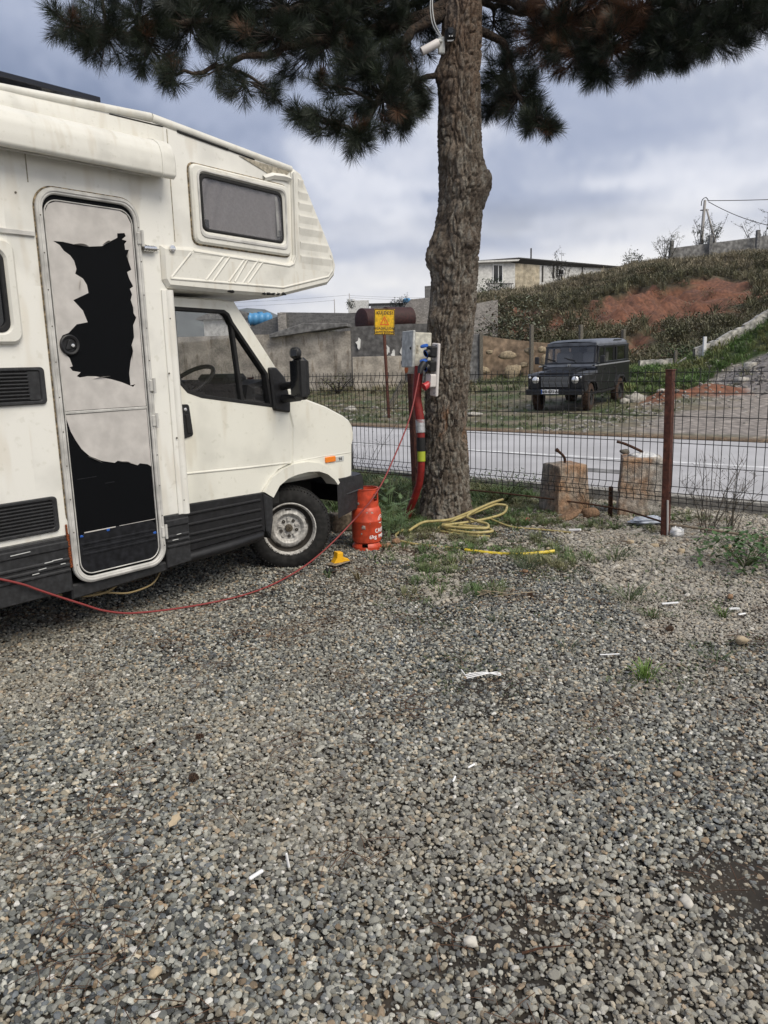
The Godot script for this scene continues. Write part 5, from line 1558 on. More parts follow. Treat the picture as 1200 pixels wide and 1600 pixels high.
	st = nb(); tube(st, [Vector3(-0.30, 0.30, -8.95), Vector3(0.33, 0.31, -8.45)], 0.005, 5)
	tag(part("tie_wire", st, M.rust), "thin wire stretched low behind the gas bottle", "wire")
	# grey timber prop leaning on the post from behind
	st = nb(); box(st, Vector3.ZERO, Vector3(0.12, 1.0, 0.10), 0.01)
	var pr := part("concrete_strut", st, M.postconcrete)
	pr.transform = Transform3D(Basis(Vector3(0, 0, 1), -0.50) * Basis(Vector3.UP, 0.4), Vector3(0.42, 0.62, -22.3))
	tag(pr, "grey concrete strut leaning beside the foot of the sign post", "strut")

# ------------------------------------------------------------------ pine
const TRUNK := [Vector3(-0.10, 0.600, 0.315), Vector3(0.0, 0.620, 0.272), Vector3(0.14, 0.612, 0.236), Vector3(0.36, 0.616, 0.217), Vector3(0.64, 0.619, 0.204), Vector3(0.90, 0.618, 0.190), Vector3(1.22, 0.632, 0.196), Vector3(1.58, 0.652, 0.200), Vector3(1.84, 0.676, 0.206), Vector3(2.15, 0.706, 0.202), Vector3(2.38, 0.722, 0.200), Vector3(2.60, 0.740, 0.198), Vector3(2.81, 0.762, 0.196), Vector3(2.97, 0.785, 0.192), Vector3(3.2, 0.788, 0.190), Vector3(3.55, 0.775, 0.184), Vector3(3.91, 0.775, 0.172), Vector3(4.42, 0.800, 0.162), Vector3(5.0, 0.82, 0.145), Vector3(5.8, 0.84, 0.105), Vector3(6.8, 0.86, 0.04)]
func trunk_at(y: float) -> Vector3:   # centre x, radius
	for i in TRUNK.size() - 1:
		var a: Vector3 = TRUNK[i]; var b: Vector3 = TRUNK[i + 1]
		if y <= b.x:
			var t := smoothstep(0.0, 1.0, (y - a.x) / (b.x - a.x)) * 0.5 + 0.5 * (y - a.x) / (b.x - a.x)
			return a.lerp(b, clampf(t, 0.0, 1.0))
	return TRUNK[-1]

func build_tree() -> void:
	var tr := thing("pine_tree", "tall pine with thick scaly trunk standing in front of the fence", "pine tree", Vector3(0, 0, -7.5))
	# trunk: burls as bumps, plates and furrows of bark as real relief
	var bumps := [[Vector3(0.50, 2.60, 0.10), 0.15, 0.085], [Vector3(0.50, 2.46, 0.08), 0.13, 0.075], [Vector3(1.00, 3.18, 0.06), 0.15, 0.075], [Vector3(0.97, 3.05, 0.10), 0.12, 0.05], [Vector3(0.60, 4.05, 0.08), 0.13, 0.07], [Vector3(0.66, 3.36, 0.17), 0.12, 0.055], [Vector3(0.86, 2.62, 0.16), 0.11, 0.055], [Vector3(0.55, 1.95, 0.14), 0.10, 0.05], [Vector3(0.78, 1.90, 0.17), 0.08, 0.035], [Vector3(0.47, 0.95, 0.12), 0.10, 0.03], [Vector3(0.80, 3.12, 0.19), 0.09, 0.03]]
	var segs := 190
	var rows := 820
	var v := PackedVector3Array(); var c := PackedColorArray(); var ix := PackedInt32Array()
	v.resize((segs + 1) * rows); c.resize((segs + 1) * rows)
	var bn := FastNoiseLite.new(); bn.seed = 8; bn.frequency = 1.0; bn.fractal_octaves = 3
	for j in rows:
		var y := -0.1 + 6.9 * pow(j / (rows - 1.0), 1.12)
		var t := trunk_at(y)
		var cen := Vector3(t.y, y, 0.0)
		for i in segs + 1:
			var a := TAU * (i % segs) / segs
			var dv := Vector3(cos(a), 0, sin(a))
			var r := t.z
			r += 0.05 * exp(-maxf(y, 0.0) / 0.12) * maxf(0.0, 0.3 + nz.get_noise_2d(a * 1.2, 4.0) * 2.0) * (1.0 if y > -0.05 else 1.2)
			r *= 1.0 + 0.05 * nz.get_noise_3d(dv.x * 1.2, y * 0.8, dv.z * 1.2)
			var p := cen + dv * r
			for b in bumps:
				var d: float = (p - b[0]).length()
				r += b[2] * exp(-pow(d / b[1] * 1.25, 2.0))
			var wob := bn.get_noise_3d(dv.x * 0.8, y * 2.0, dv.z * 0.8)
			var q := Vector3(dv.x * t.z * 13.0 + wob * 0.7, y * 4.6 + wob * 0.9, dv.z * t.z * 13.0 + wob * 0.7)
			var f := nw.get_noise_3d(q.x * 1.75, q.y * 1.05, q.z * 1.75) + 1.0
			var f2 := nw.get_noise_3d(q.x * 4.2 + 7.0, y * 15.0, q.z * 4.2) + 1.0
			var relief := smoothstep(0.0, 0.24, f) * 0.027 + smoothstep(0.0, 0.3, f2) * 0.009 + bn.get_noise_3d(q.x * 4.0, y * 22.0, q.z * 4.0) * 0.005
			var fade := smoothstep(6.5, 4.5, y)
			v[j * (segs + 1) + i] = cen + dv * (r + relief * fade - 0.018)
			# colour of the plates: grey-brown, here and there freshly flaked ochre, at the foot pale with lichen
			var n1 := bn.get_noise_3d(q.x * 0.35, y * 1.6, q.z * 0.35 + 20.0)
			var n2 := bn.get_noise_3d(q.x * 1.6, y * 7.0, q.z * 1.6)
			var col := Color(0.185, 0.148, 0.115).lerp(Color(0.285, 0.245, 0.20), clampf(0.5 + n1 * 1.3 + n2 * 0.9, 0.0, 1.0))
			col = col.lerp(Color(0.105, 0.080, 0.060), clampf(0.20 - n2 * 1.6, 0.0, 0.7))
			var scar := smoothstep(0.10, 0.32, n1 + n2 * 0.5 - pow((y - 0.92) / 0.42, 2.0) * 0.5 - 0.02) * smoothstep(-0.2, 0.4, dv.z)
			col = col.lerp(Color(0.24, 0.115, 0.055), scar * 0.75)
			col = col.lerp(Color(0.30, 0.285, 0.25), smoothstep(0.10, 0.35, n2 + 0.12 * smoothstep(1.3, 0.2, y)) * 0.55)
			col = col.lerp(Color(0.17, 0.095, 0.055), smoothstep(3.3, 4.4, y + n1) * 0.5)
			c[j * (segs + 1) + i] = col
	ix.resize(segs * (rows - 1) * 6)
	var w := 0
	for j in rows - 1:
		for i in segs:
			var a := j * (segs + 1) + i
			for k in [a, a + 1, a + segs + 1, a + 1, a + segs + 2, a + segs + 1]:
				ix[w] = k; w += 1
	var arr := []
	arr.resize(Mesh.ARRAY_MAX)
	arr[Mesh.ARRAY_VERTEX] = v; arr[Mesh.ARRAY_COLOR] = c; arr[Mesh.ARRAY_INDEX] = ix
	var am := ArrayMesh.new(); am.add_surface_from_arrays(Mesh.PRIMITIVE_TRIANGLES, arr)
	var st := SurfaceTool.new(); st.create_from(am, 0); st.generate_normals()
	put("trunk", st.commit(), M.bark, tr)
	# flaking bark plates curling off near the foot
	for k in 26:
		var y := rng.randf_range(0.15, 1.1)
		var t := trunk_at(y)
		var a := rng.randf_range(0.3, 2.9)
		var dv := Vector3(cos(a), 0, sin(a))
		st = nb()
		blob(st, Vector3.ZERO, Vector3(rng.randf_range(0.015, 0.035), rng.randf_range(0.04, 0.09), 0.010), 90 + k, 0.35)
		var o := put("bark_flake", done(st), M.limb if k % 3 else M.postconcrete, tr, Transform3D(Basis(Vector3.UP, PI / 2 - a) * Basis(Vector3.RIGHT, rng.randf_range(-0.25, 0.1)), Vector3(t.y, y, 0) + dv * (t.z + 0.012)))
	# limbs
	var limbs := [
		[[Vector3(0.71,4.64,-7.50),Vector3(0.45,4.51,-7.45),Vector3(0.11,4.41,-7.35),Vector3(-0.39,4.25,-7.20),Vector3(-0.91,4.12,-7.00),Vector3(-1.21,3.95,-6.85),Vector3(-1.59,3.84,-6.70)], 0.075],
		[[Vector3(0.71,4.90,-7.50),Vector3(0.23,4.72,-7.40),Vector3(-0.32,4.52,-7.20),Vector3(-0.96,4.44,-7.10),Vector3(-1.56,4.30,-6.90),Vector3(-2.00,4.21,-6.80),Vector3(-2.34,4.18,-6.60)], 0.065],
		[[Vector3(0.70,4.57,-7.50),Vector3(0.33,4.34,-7.30),Vector3(0.21,4.09,-7.15),Vector3(0.04,3.72,-6.90),Vector3(-0.13,3.35,-6.60)], 0.055],
		[[Vector3(0.70,4.10,-7.50),Vector3(0.38,3.94,-7.30),Vector3(0.20,3.68,-7.10)], 0.03],
		[[Vector3(0.86,4.46,-7.50),Vector3(1.21,4.31,-7.60),Vector3(1.25,3.98,-7.50),Vector3(1.38,3.57,-7.10)], 0.042],
		[[Vector3(0.84,4.76,-7.50),Vector3(1.41,4.58,-7.50),Vector3(1.74,4.22,-7.20),Vector3(2.02,4.06,-7.00),Vector3(2.36,3.95,-6.75)], 0.055],
		[[Vector3(0.84,4.97,-7.50),Vector3(1.48,4.76,-7.30),Vector3(2.21,4.47,-7.00),Vector3(2.71,4.13,-6.65),Vector3(3.09,4.11,-6.40)], 0.065],
		[[Vector3(0.82,5.3,-7.5),Vector3(0.2,5.35,-7.6),Vector3(-0.7,5.3,-7.6),Vector3(-1.5,5.15,-7.3)], 0.05],
		[[Vector3(0.83,5.5,-7.5),Vector3(1.4,5.6,-7.6),Vector3(2.1,5.45,-7.4),Vector3(3.2,4.9,-7.0)], 0.05],
		[[Vector3(0.80,4.9,-7.5),Vector3(0.60,5.1,-8.1),Vector3(0.5,5.2,-8.7)], 0.05], [[Vector3(0.80,4.7,-7.5),Vector3(1.4,4.8,-8.1),Vector3(1.95,4.8,-8.5)], 0.04], [[Vector3(0.80,4.75,-7.5),Vector3(0.0,4.8,-8.1),Vector3(-0.6,4.75,-8.5)], 0.04]]
	var spine := []
	for l in limbs:
		var pts: Array = curve(l[0].map(func(p): return p + Vector3(0, 0, 7.5)), 0.09)
		var rr := []
		for i in pts.size():
			var f := i / float(pts.size() - 1)
			pts[i] += Vector3(nz.get_noise_2d(i * 0.35, l[1] * 900.0), nz.get_noise_2d(i * 0.35 + 40.0, l[1] * 900.0), nz.get_noise_2d(i * 0.3 + 80.0, 3.0)) * 0.06 * minf(1.0, f * 3.0)
			rr.append(lerpf(l[1], 0.012, pow(f, 0.75)) * (1.0 + 0.16 * nz.get_noise_1d(i * 1.1)))
			spine.append(pts[i])
		st = nb()
		tube(st, pts, rr, 10)
		part("limb", st, M.limb, tr)
	# pads of foliage: where each stands, how wide and tall, how dense
	var pads := [
[-2.33,4.18,-6.60,0.21,0.15,1.0], [-2.13,4.19,-6.80,0.27,0.24,1.0], [-1.81,4.10,-6.90,0.23,0.20,1.0], [-1.92,4.38,-7.00,0.35,0.20,1.0],
[-1.48,4.32,-7.00,0.35,0.22,0.9], [-1.60,3.84,-6.70,0.10,0.12,0.8], [-1.25,3.92,-6.80,0.20,0.14,0.6], [-1.23,4.34,-7.20,0.36,0.23,0.7],
[-1.01,3.74,-6.70,0.20,0.09,0.6], [-0.78,3.65,-6.60,0.08,0.12,0.7], [-0.82,4.23,-7.00,0.32,0.20,0.8], [-1.35,4.57,-7.20,0.54,0.21,1.0],
[-0.71,4.54,-7.30,0.55,0.21,1.0], [-0.58,3.47,-6.50,0.13,0.06,1.0], [-0.37,3.44,-6.60,0.20,0.13,1.0], [-0.12,3.31,-6.60,0.16,0.12,1.1],
[0.09,3.72,-7.00,0.32,0.30,1.2], [0.32,3.99,-7.30,0.24,0.33,1.1], [0.30,3.68,-7.20,0.19,0.13,0.8], [-0.14,3.97,-7.00,0.23,0.20,0.9],
[-0.33,4.30,-7.20,0.36,0.22,1.0], [0.11,4.34,-7.40,0.34,0.28,1.0], [0.41,4.55,-7.70,0.26,0.29,1.0], [-0.11,4.57,-7.40,0.49,0.22,1.1],
[-0.37,3.78,-6.80,0.16,0.09,0.6], [1.14,4.61,-7.90,0.17,0.26,0.5], [1.19,4.08,-7.70,0.20,0.27,1.2], [1.30,3.84,-7.40,0.22,0.21,1.2],
[1.39,3.55,-7.10,0.15,0.12,1.0], [1.49,3.45,-7.00,0.06,0.05,1.0], [1.08,3.82,-7.70,0.09,0.09,0.8], [1.53,4.37,-7.50,0.28,0.25,0.6],
[1.75,4.10,-7.20,0.27,0.20,1.0], [1.87,3.86,-7.00,0.15,0.09,1.0], [2.01,4.09,-7.00,0.35,0.22,1.2], [2.23,3.88,-6.80,0.23,0.14,1.1],
[2.45,3.97,-6.70,0.31,0.18,1.2], [2.71,4.00,-6.60,0.27,0.18,1.2], [2.87,4.08,-6.50,0.30,0.15,1.1], [3.11,4.13,-6.50,0.22,0.15,1.0],
[1.79,4.48,-7.40,0.49,0.22,1.1], [2.22,4.30,-7.00,0.47,0.22,1.2], [2.62,4.26,-6.80,0.45,0.21,1.2], [-2.19,4.76,-6.90,0.46,0.26,0.7],
[-1.48,4.98,-7.20,0.60,0.30,0.7], [-0.70,5.06,-7.40,0.62,0.31,0.7], [0.13,5.18,-7.60,0.63,0.38,0.7], [1.29,5.25,-7.80,0.65,0.39,0.7],
[2.02,4.95,-7.30,0.61,0.30,0.7], [2.72,4.74,-7.00,0.58,0.29,0.7], [3.42,4.50,-6.80,0.51,0.28,0.6], [-0.41,5.74,-7.60,1.01,0.44,0.5],
[0.74,6.08,-8.00,1.06,0.53,0.5], [1.81,5.69,-7.60,1.01,0.44,0.5], [0.46,5.48,-8.60,0.86,0.57,0.6], [-0.51,4.73,-8.40,0.70,0.42,0.6],
[1.90,4.79,-8.40,0.70,0.42,0.6]]
	var xs := []; var cs := []
	var tw := nb()
	for p in pads:
		var pc := Vector3(p[0], p[1], p[2] + 7.5)
		var vol: float = p[3] * p[4]
		var n := int(p[5] * (13.0 + vol * 690.0))
		# the bough that carries this pad
		var near: Vector3 = spine[0]
		for s in spine:
			var sp: Vector3 = s
			if sp.distance_squared_to(pc) < near.distance_squared_to(pc): near = sp
		var mid: Vector3 = near.lerp(pc, 0.5) + Vector3(0, 0.04, 0)
		var bough := curve([near, mid, pc], 0.1)
		if near.distance_to(pc) > 0.03:
			var br := []
			for i in bough.size(): br.append(lerpf(0.018, 0.007, i / float(bough.size() - 1)))
			tube(tw, bough, br, 5, false)
		for i in n:
			var u := Vector3(rng.randf_range(-1, 1), rng.randf_range(-1, 1), rng.randf_range(-1, 1))
			if u.length() > 1.0: u = u.normalized() * rng.randf_range(0.75, 1.0)
			var tip := pc + Vector3(u.x * p[3], u.y * p[4], u.z * (p[3] * 0.6 + p[4] * 0.5))
			if tip.distance_to(Vector3(0.45, 4.20, 0.25)) < 0.22: continue
			var src: Vector3 = bough[rng.randi_range(0, bough.size() - 1)].lerp(pc, 0.5)
			var od := (tip - src)
			var grow := (od.normalized() + Vector3(rng.randf_range(-0.4, 0.4), rng.randf_range(-0.35, 0.55), rng.randf_range(-0.4, 0.4))).normalized()
			if od.length() > 0.05:
				var m2 := src.lerp(tip, 0.55) + Vector3(rng.randf_range(-1, 1), rng.randf_range(-1.2, 0.4), rng.randf_range(-1, 1)) * 0.035
				tube(tw, [src, m2, tip], [0.006, 0.0045, 0.0035], 4, false)
			var bx := grow.cross(Vector3(rng.randf_range(-1, 1), rng.randf_range(-1, 1), rng.randf_range(-1, 1))).normalized()
			var s := rng.randf_range(0.75, 1.2)
			xs.append(Transform3D(Basis(bx, grow, bx.cross(grow)).scaled_local(Vector3(s, s, s)), tip))
			var g := rng.randf()
			var col := Color(0.007, 0.012, 0.006).lerp(Color(0.018, 0.029, 0.012), g)
			if p[0] > 1.4 and p[0] < 2.3 and p[1] > 4.05 and rng.randf() < 0.45 or rng.randf() < 0.02: col = Color(0.10, 0.045, 0.02)
			cs.append(col)
	tag(part("twigs", tw, M.twig, tr), "", "", "", "stuff")
	# one brush of needles
	st = nb()
	for i in 120:
		var f := rng.randf()
		var a := rng.randf() * TAU
		var open := lerpf(1.25, 0.35, f) + rng.randf_range(-0.2, 0.2)
		var o := Vector3(0, lerpf(-0.09, 0.02, f), 0)
		var dv := Vector3(cos(a) * sin(open), cos(open), sin(a) * sin(open))
		var l := rng.randf_range(0.095, 0.135)
		var side := dv.cross(Vector3(rng.randf(), rng.randf(), 1)).normalized() * 0.0010
		var mid := o + dv * l * 0.55
		var tip := o + dv * l + Vector3(0, -0.006, 0)
		quad(st, o - side * 0.8, o + side * 0.8, mid + side, mid - side, side.cross(dv))
		tri(st, mid - side, mid + side, tip, side.cross(dv))
	many("needles", done(st), M.needle, xs, cs, tr)
	# camera on the trunk
	var cm := thing("security_camera", "white bullet camera on a bracket high on the trunk's left side", "camera", Vector3(0.60, 4.25, -7.28), Basis().scaled(Vector3(0.85, 0.85, 0.85)))
	st = nb(); lathe(st, [Vector2(0, -0.10), Vector2(0.036, -0.10), Vector2(0.041, -0.09), Vector2(0.041, 0.09), Vector2(0.034, 0.095), Vector2(0, 0.085)], 16, Transform3D(Basis(Vector3(0, 0, 1), deg_to_rad(115)) , Vector3(-0.12, -0.06, 0.05)))
	part("body", st, M.whiteplastic, cm)
	st = nb(); box(st, Vector3(0.0, -0.03, 0), Vector3(0.07, 0.16, 0.04), 0.01)
	part("back_plate", st, M.boxgrey, cm)
	st = nb(); tube(st, [Vector3(0, 0, 0.02), Vector3(-0.03, 0.0, 0.05), Vector3(-0.06, -0.03, 0.05)], 0.016, 8)
	part("bracket", st, M.boxgrey, cm)
	st = nb(); tube(st, curve([Vector3(-0.02, 0.05, 0.02), Vector3(-0.09, 0.15, 0.05), Vector3(-0.11, 0.32, 0.04), Vector3(-0.06, 0.6, 0.0)], 0.05), 0.006, 6)
	part("cable", st, M.badge, cm)
	st = nb(); tube(st, curve([Vector3(0.0, 0.05, 0.02), Vector3(-0.07, 0.16, 0.06), Vector3(-0.09, 0.34, 0.05), Vector3(-0.03, 0.6, 0.0)], 0.05), 0.006, 6)
	part("cable", st, M.badge, cm)
	var c2 := thing("security_camera", "small black camera facing forward beside the white bullet camera", "camera", Vector3(0.675, 4.30, -7.26))
	st = nb(); box(st, Vector3.ZERO, Vector3(0.085, 0.10, 0.10), 0.022)
	part("body", st, M.blackplastic, c2)
	st = nb(); lathe(st, [Vector2(0.024, 0), Vector2(0.022, 0.01), Vector2(0, 0.012)], 16, Transform3D(Basis(Vector3.RIGHT, PI / 2), Vector3(0, 0.01, 0.05)))
	part("lens", st, M.darkglass, c2)
	for x in [-0.01, 0.012]:
		st = nb(); box(st, Vector3(x, -0.028, 0.051), Vector3(0.009, 0.009, 0.004), 0.001)
		part("led", st, M.white, c2)
	st = nb(); tube(st, [Vector3(-0.025, -0.052, 0.02), Vector3(0.025, -0.052, 0.02)], 0.008, 8)
	part("mount", st, M.white, c2)

# ------------------------------------------------------------------ blocks with lifting hooks
func build_blocks() -> void:
	var q := [[Vector3(1.84, 0, -7.72), 0.34, 0.36, 0.26, 0.42, 0.51], [Vector3(2.58, 0, -7.62), -0.26, 0.42, 0.29, 0.44, 0.575]]
	for k in 2:
		var a: Array = q[k]
		var o := thing("concrete_block", ["left ochre-stained concrete block with a short bent steel hook", "right concrete block, half ochre half white, its long hook bent over"][k], "concrete block", a[0], Basis(Vector3.UP, a[1]), "tapered concrete blocks behind the fence")
		var st := nb()
		var n := 26
		st.set_smooth_group(1)
		var bt: float = a[2] * 0.52; var tp: float = a[2] * 0.44; var h: float = a[5]
		for f in 5:
			var bs := Basis(Vector3.UP, PI / 2 * f) if f < 4 else Basis(Vector3.RIGHT, -PI / 2)
			var P := func(i: int, j: int) -> Vector3:
				var u := i / float(n) * 2.0 - 1.0
				var w := j / float(n)
				var p: Vector3
				if f < 4:
					var r := lerpf(bt, tp, w)
					p = bs * Vector3(u * r, w * h, r)
				else:
					p = Vector3(u * tp, h, (w * 2.0 - 1.0) * tp)
				# worn edges and pitted faces
				var e := maxf(0.0, absf(p.x) - tp * 0.80) + maxf(0.0, absf(p.z) - tp * 0.80)
				p.y -= 0.22 * e * smoothstep(h * 0.82, h, p.y)
				p += Vector3(nz.get_noise_3dv(p * 4.0 + Vector3(k * 9, 0, 0)), nz.get_noise_3dv(p * 4.0 + Vector3(3, k * 5, 0)) * 0.8, nz.get_noise_3dv(p * 4.0 + Vector3(0, 7, k))) * 0.010
				p += Vector3(nz.get_noise_3dv(p * 16.0), nz.get_noise_3dv(p * 16.0 + Vector3(9, 0, 0)), nz.get_noise_3dv(p * 16.0 + Vector3(0, 9, 0))) * 0.004
				return p
			var C := func(p: Vector3) -> Color:
				var m := nz.get_noise_3dv(p * 2.4 + Vector3(k * 20, 2, 1)) * 1.6 + nz.get_noise_3dv(p * 11.0) * 0.5
				var och := Color(0.47, 0.29, 0.175); var gr := Color(0.36, 0.325, 0.28); var wh := Color(0.60, 0.56, 0.50)
				var t := clampf(0.62 + m, 0.0, 1.0)
				if k == 0: t = clampf(0.55 + m + p.x * 2.6, 0.0, 1.0)
				if k == 1: t = clampf(0.75 + m - smoothstep(0.05, 0.22, p.x + p.z * 0.2) * 1.1, 0.0, 1.0)
				return (gr if k == 0 else wh).lerp(och, t).lerp(Color(0.50, 0.42, 0.33), clampf(nz.get_noise_3dv(p * 7.0 + Vector3(4, 4, 4)) * 1.5, 0.0, 0.7))
			for j in n:
				for i in n:
					var p: Array = [P.call(i, j), P.call(i + 1, j), P.call(i + 1, j + 1), P.call(i, j + 1)]
					var out: Vector3 = bs * Vector3(0, 0.2, 1) if f < 4 else Vector3.UP
					var flip: bool = (p[1] - p[0]).cross(p[2] - p[0]).dot(out) > 0.0
					for m in ([0, 2, 1, 0, 3, 2] if flip else [0, 1, 2, 0, 2, 3]):
						st.set_color(C.call(p[m])); st.add_vertex(p[m])
		st.set_color(Color.WHITE)
		part("block", st, M.blockcon, o)
		st = nb()
		if k == 0:
			tube(st, curve([Vector3(0.0, h - 0.05, 0), Vector3(0.0, h + 0.04, 0), Vector3(-0.03, h + 0.085, 0), Vector3(-0.085, h + 0.13, 0)], 0.02), 0.014, 8)
			lathe(st, [Vector2(0.0, -0.012), Vector2(0.020, -0.012), Vector2(0.020, 0.012), Vector2(0, 0.012)], 10, Transform3D(Basis(Vector3(0, 0, 1), 0.9), Vector3(-0.092, h + 0.135, 0)))
		else:
			tube(st, curve([Vector3(0.02, h - 0.05, 0), Vector3(0.01, h + 0.03, 0), Vector3(-0.06, h + 0.075, 0.02), Vector3(-0.17, h + 0.125, 0.03), Vector3(-0.24, h + 0.145, 0.04)], 0.02), 0.014, 8)
		part("hook", st, M.rust, o)
		if k == 1:
			st = nb(); blob(st, Vector3(-0.16, h + 0.045, 0.03), Vector3(0.09, 0.05, 0.05), 33, 0.3)
			part("mortar_lump", st, M.postconcrete, o)
			st = nb(); blob(st, Vector3(0.02, h + 0.0, 0.02), Vector3(0.26, 0.07, 0.22), 34, 0.3)
			part("broken_cap", st, M.blockcon, o)
	for k in [0, 1, 4]:
		var st := nb()
		blob(st, Vector3.ZERO, [Vector3(0.28, 0.07, 0.13), Vector3(0.17, 0.11, 0.10), Vector3(0.12, 0.07, 0.09), Vector3(0.10, 0.07, 0.08), Vector3(0.2, 0.12, 0.12)][k], 70 + k, 0.25)
		var o := part("brick_piece", st, M.blockcon if k < 0 else M.palestone)
		o.material_override = M.brickpale
		o.transform = Transform3D(Basis(Vector3.UP, [0.5, -0.3, 0.9, 0.1, 0.6][k]) * Basis(Vector3(0, 0, 1), [0.35, 0.1, 0, 0, 0.1][k]), [Vector3(1.78, 0.04, -7.30), Vector3(2.02, 0.05, -7.38), Vector3(2.10, 0.03, -7.2), Vector3(1.60, 0.03, -7.30), Vector3(0.86, 0.05, -8.1)][k])
		tag(o, ["long pale brick shard leaning at the foot of the left block", "chunky brick piece between the left block and the steel stake", "small brick piece just left of the steel stake", "small ochre stone left of the left block", "round ochre stone behind the hose coil beside the trunk"][k], "rubble")

# ------------------------------------------------------------------ power box and sockets
func build_power_box() -> void:
	var bs := Basis(Vector3.UP, 0.36)       # +z: the broad cream side towards the viewer, -x: the grey door
	var o := thing("power_box", "tilted grey electric box with a door, fixed beside the pine trunk", "electric box", Vector3(0.350, 1.662, -7.40), bs * Basis(Vector3(0, 0, 1), -0.05))
	var st := nb(); box(st, Vector3(0.01, 0, 0), Vector3(0.165, 0.31, 0.25), 0.006)
	part("case", st, M.boxcream, o)
	st = nb(); box(st, Vector3(-0.088, 0.004, 0), Vector3(0.026, 0.335, 0.27), 0.006)
	var d := part("door", st, M.boxgrey, o)
	for y in [0.10, -0.12]:
		st = nb(); box(st, Vector3(-0.088, y, -0.138), Vector3(0.03, 0.035, 0.012), 0.003)
		part("hinge", st, M.blackplastic, d)
	st = nb(); lathe(st, [Vector2(0.014, 0), Vector2(0.012, 0.008), Vector2(0, 0.008)], 12, Transform3D(Basis(Vector3(0, 0, 1), PI / 2), Vector3(-0.101, 0.01, 0.09)))
	part("lock", st, M.blackplastic, d)
	st = nb(); box(st, Vector3(-0.05, 0.0, 0.126), Vector3(0.024, 0.075, 0.004), 0.001)
	part("label_plate", st, M.signyellow if false else M.peel, o)
	st = nb()
	box(st, Vector3(0, 0.0, 0), Vector3(0.10, 0.48, 0.030), 0.006)
	var pb := Basis(Vector3.UP, -1.02) * Basis(Vector3(0, 0, 1), -0.10)
	var s := thing("socket_board", "narrow white board with two blue sockets and a red one on the trunk", "socket board", Vector3(0.505, 1.475, -7.19), pb)
	part("board", st, M.whiteplastic, s)
	for k in 2:
		var y: float = [0.165, 0.035][k]
		st = nb(); box(st, Vector3(0, y, 0.05), Vector3(0.085, 0.10, 0.075), 0.012)
		lathe(st, [Vector2(0.036, 0.0), Vector2(0.036, 0.035), Vector2(0.028, 0.037), Vector2(0.027, 0.01), Vector2(0, 0.01)], 18, Transform3D(Basis(Vector3.RIGHT, PI / 2 + 0.35), Vector3(0, y - 0.005, 0.082)))
		var sk := part("socket", st, M.blackplastic, s)
		st = nb(); lathe(st, [Vector2(0.030, 0.030), Vector2(0.034, 0.034), Vector2(0.030, 0.039), Vector2(0.027, 0.036)], 18, Transform3D(Basis(Vector3.RIGHT, PI / 2 + 0.35), Vector3(0, y - 0.005, 0.082)))
		part("collar", st, M.blue, sk)
		st = nb(); lathe(st, [Vector2(0.0, 0.0), Vector2(0.037, 0.0), Vector2(0.037, 0.012), Vector2(0.030, 0.018), Vector2(0, 0.02)], 18, Transform3D(Basis(Vector3.RIGHT, 0.35), Vector3(-0.005, y + 0.045, 0.128)))
		part("flap", st, M.blue, sk)
	st = nb(); prism(st, round_poly([Vector2(-0.042, -0.155), Vector2(0.042, -0.155), Vector2(0.042, -0.035), Vector2(-0.042, -0.035)], 0.015), 0.012, 0.075, 0.015)
	var rs := part("socket", st, M.whiteplastic, s)
	st = nb(); lathe(st, [Vector2(0.0, -0.01), Vector2(0.032, -0.01), Vector2(0.032, 0.05), Vector2(0.036, 0.052), Vector2(0.036, 0.066), Vector2(0.0, 0.07)], 18, Transform3D(Basis(Vector3.RIGHT, PI / 2 + 0.45), Vector3(0, -0.125, 0.060)))
	part("flap", st, M.redplastic, rs)
	for y in [-0.21, 0.22]:
		st = nb(); lathe(st, [Vector2(0.006, 0), Vector2(0.004, 0.004), Vector2(0, 0.003)], 8, Transform3D(Basis(Vector3.RIGHT, PI / 2), Vector3(0.02, y, 0.0155)))
		part("screw_head", st, M.rubber, s)
	# plug with its lead
	st = nb()
	tube(st, [Vector3(0.400, 1.535, -7.10), Vector3(0.365, 1.49, -7.07), Vector3(0.353, 1.445, -7.05)], [0.036, 0.030, 0.018], 12)
	tube(st, [Vector3(0.40, 1.54, -7.10), Vector3(0.42, 1.57, -7.10), Vector3(0.435, 1.595, -7.12)], [0.012, 0.007, 0.006], 8)
	tag(part("black_plug", st, M.blackplastic), "black plug pushed into the lower blue socket", "plug")
	# red corrugated pipe
	var pp := thing("red_pipe", "red corrugated cable pipe hanging from the power box to the ground", "pipe", Vector3(0, 0, 0))
	var run := func(pts: Array, r: float, m: Material, called: String, ridge: float) -> void:
		var c := curve(pts, 0.0065)
		var rr := []
		for i in c.size(): rr.append(r + (ridge if i % 2 == 0 else 0.0))
		var t := nb(); tube(t, c, rr, 16, true)
		part(called, t, m, pp)
	run.call([Vector3(0.36, 1.51, -7.25), Vector3(0.345, 1.36, -7.25), Vector3(0.335, 1.22, -7.25), Vector3(0.350, 1.10, -7.24), Vector3(0.362, 0.99, -7.23)], 0.040, M.redpipe, "upper_length", 0.0022)
	run.call([Vector3(0.360, 1.02, -7.235), Vector3(0.364, 0.90, -7.225)], 0.0435, M.tape, "silver_tape", 0.0)
	run.call([Vector3(0.364, 0.91, -7.225), Vector3(0.366, 0.82, -7.22)], 0.036, M.redpipe, "sleeve", 0.0015)
	run.call([Vector3(0.366, 0.855, -7.22), Vector3(0.366, 0.725, -7.215)], 0.0395, M.rubber, "black_coupling", 0.0008)
	run.call([Vector3(0.366, 0.735, -7.215), Vector3(0.365, 0.63, -7.21)], 0.0375, M.limetape, "lime_tape", 0.001)
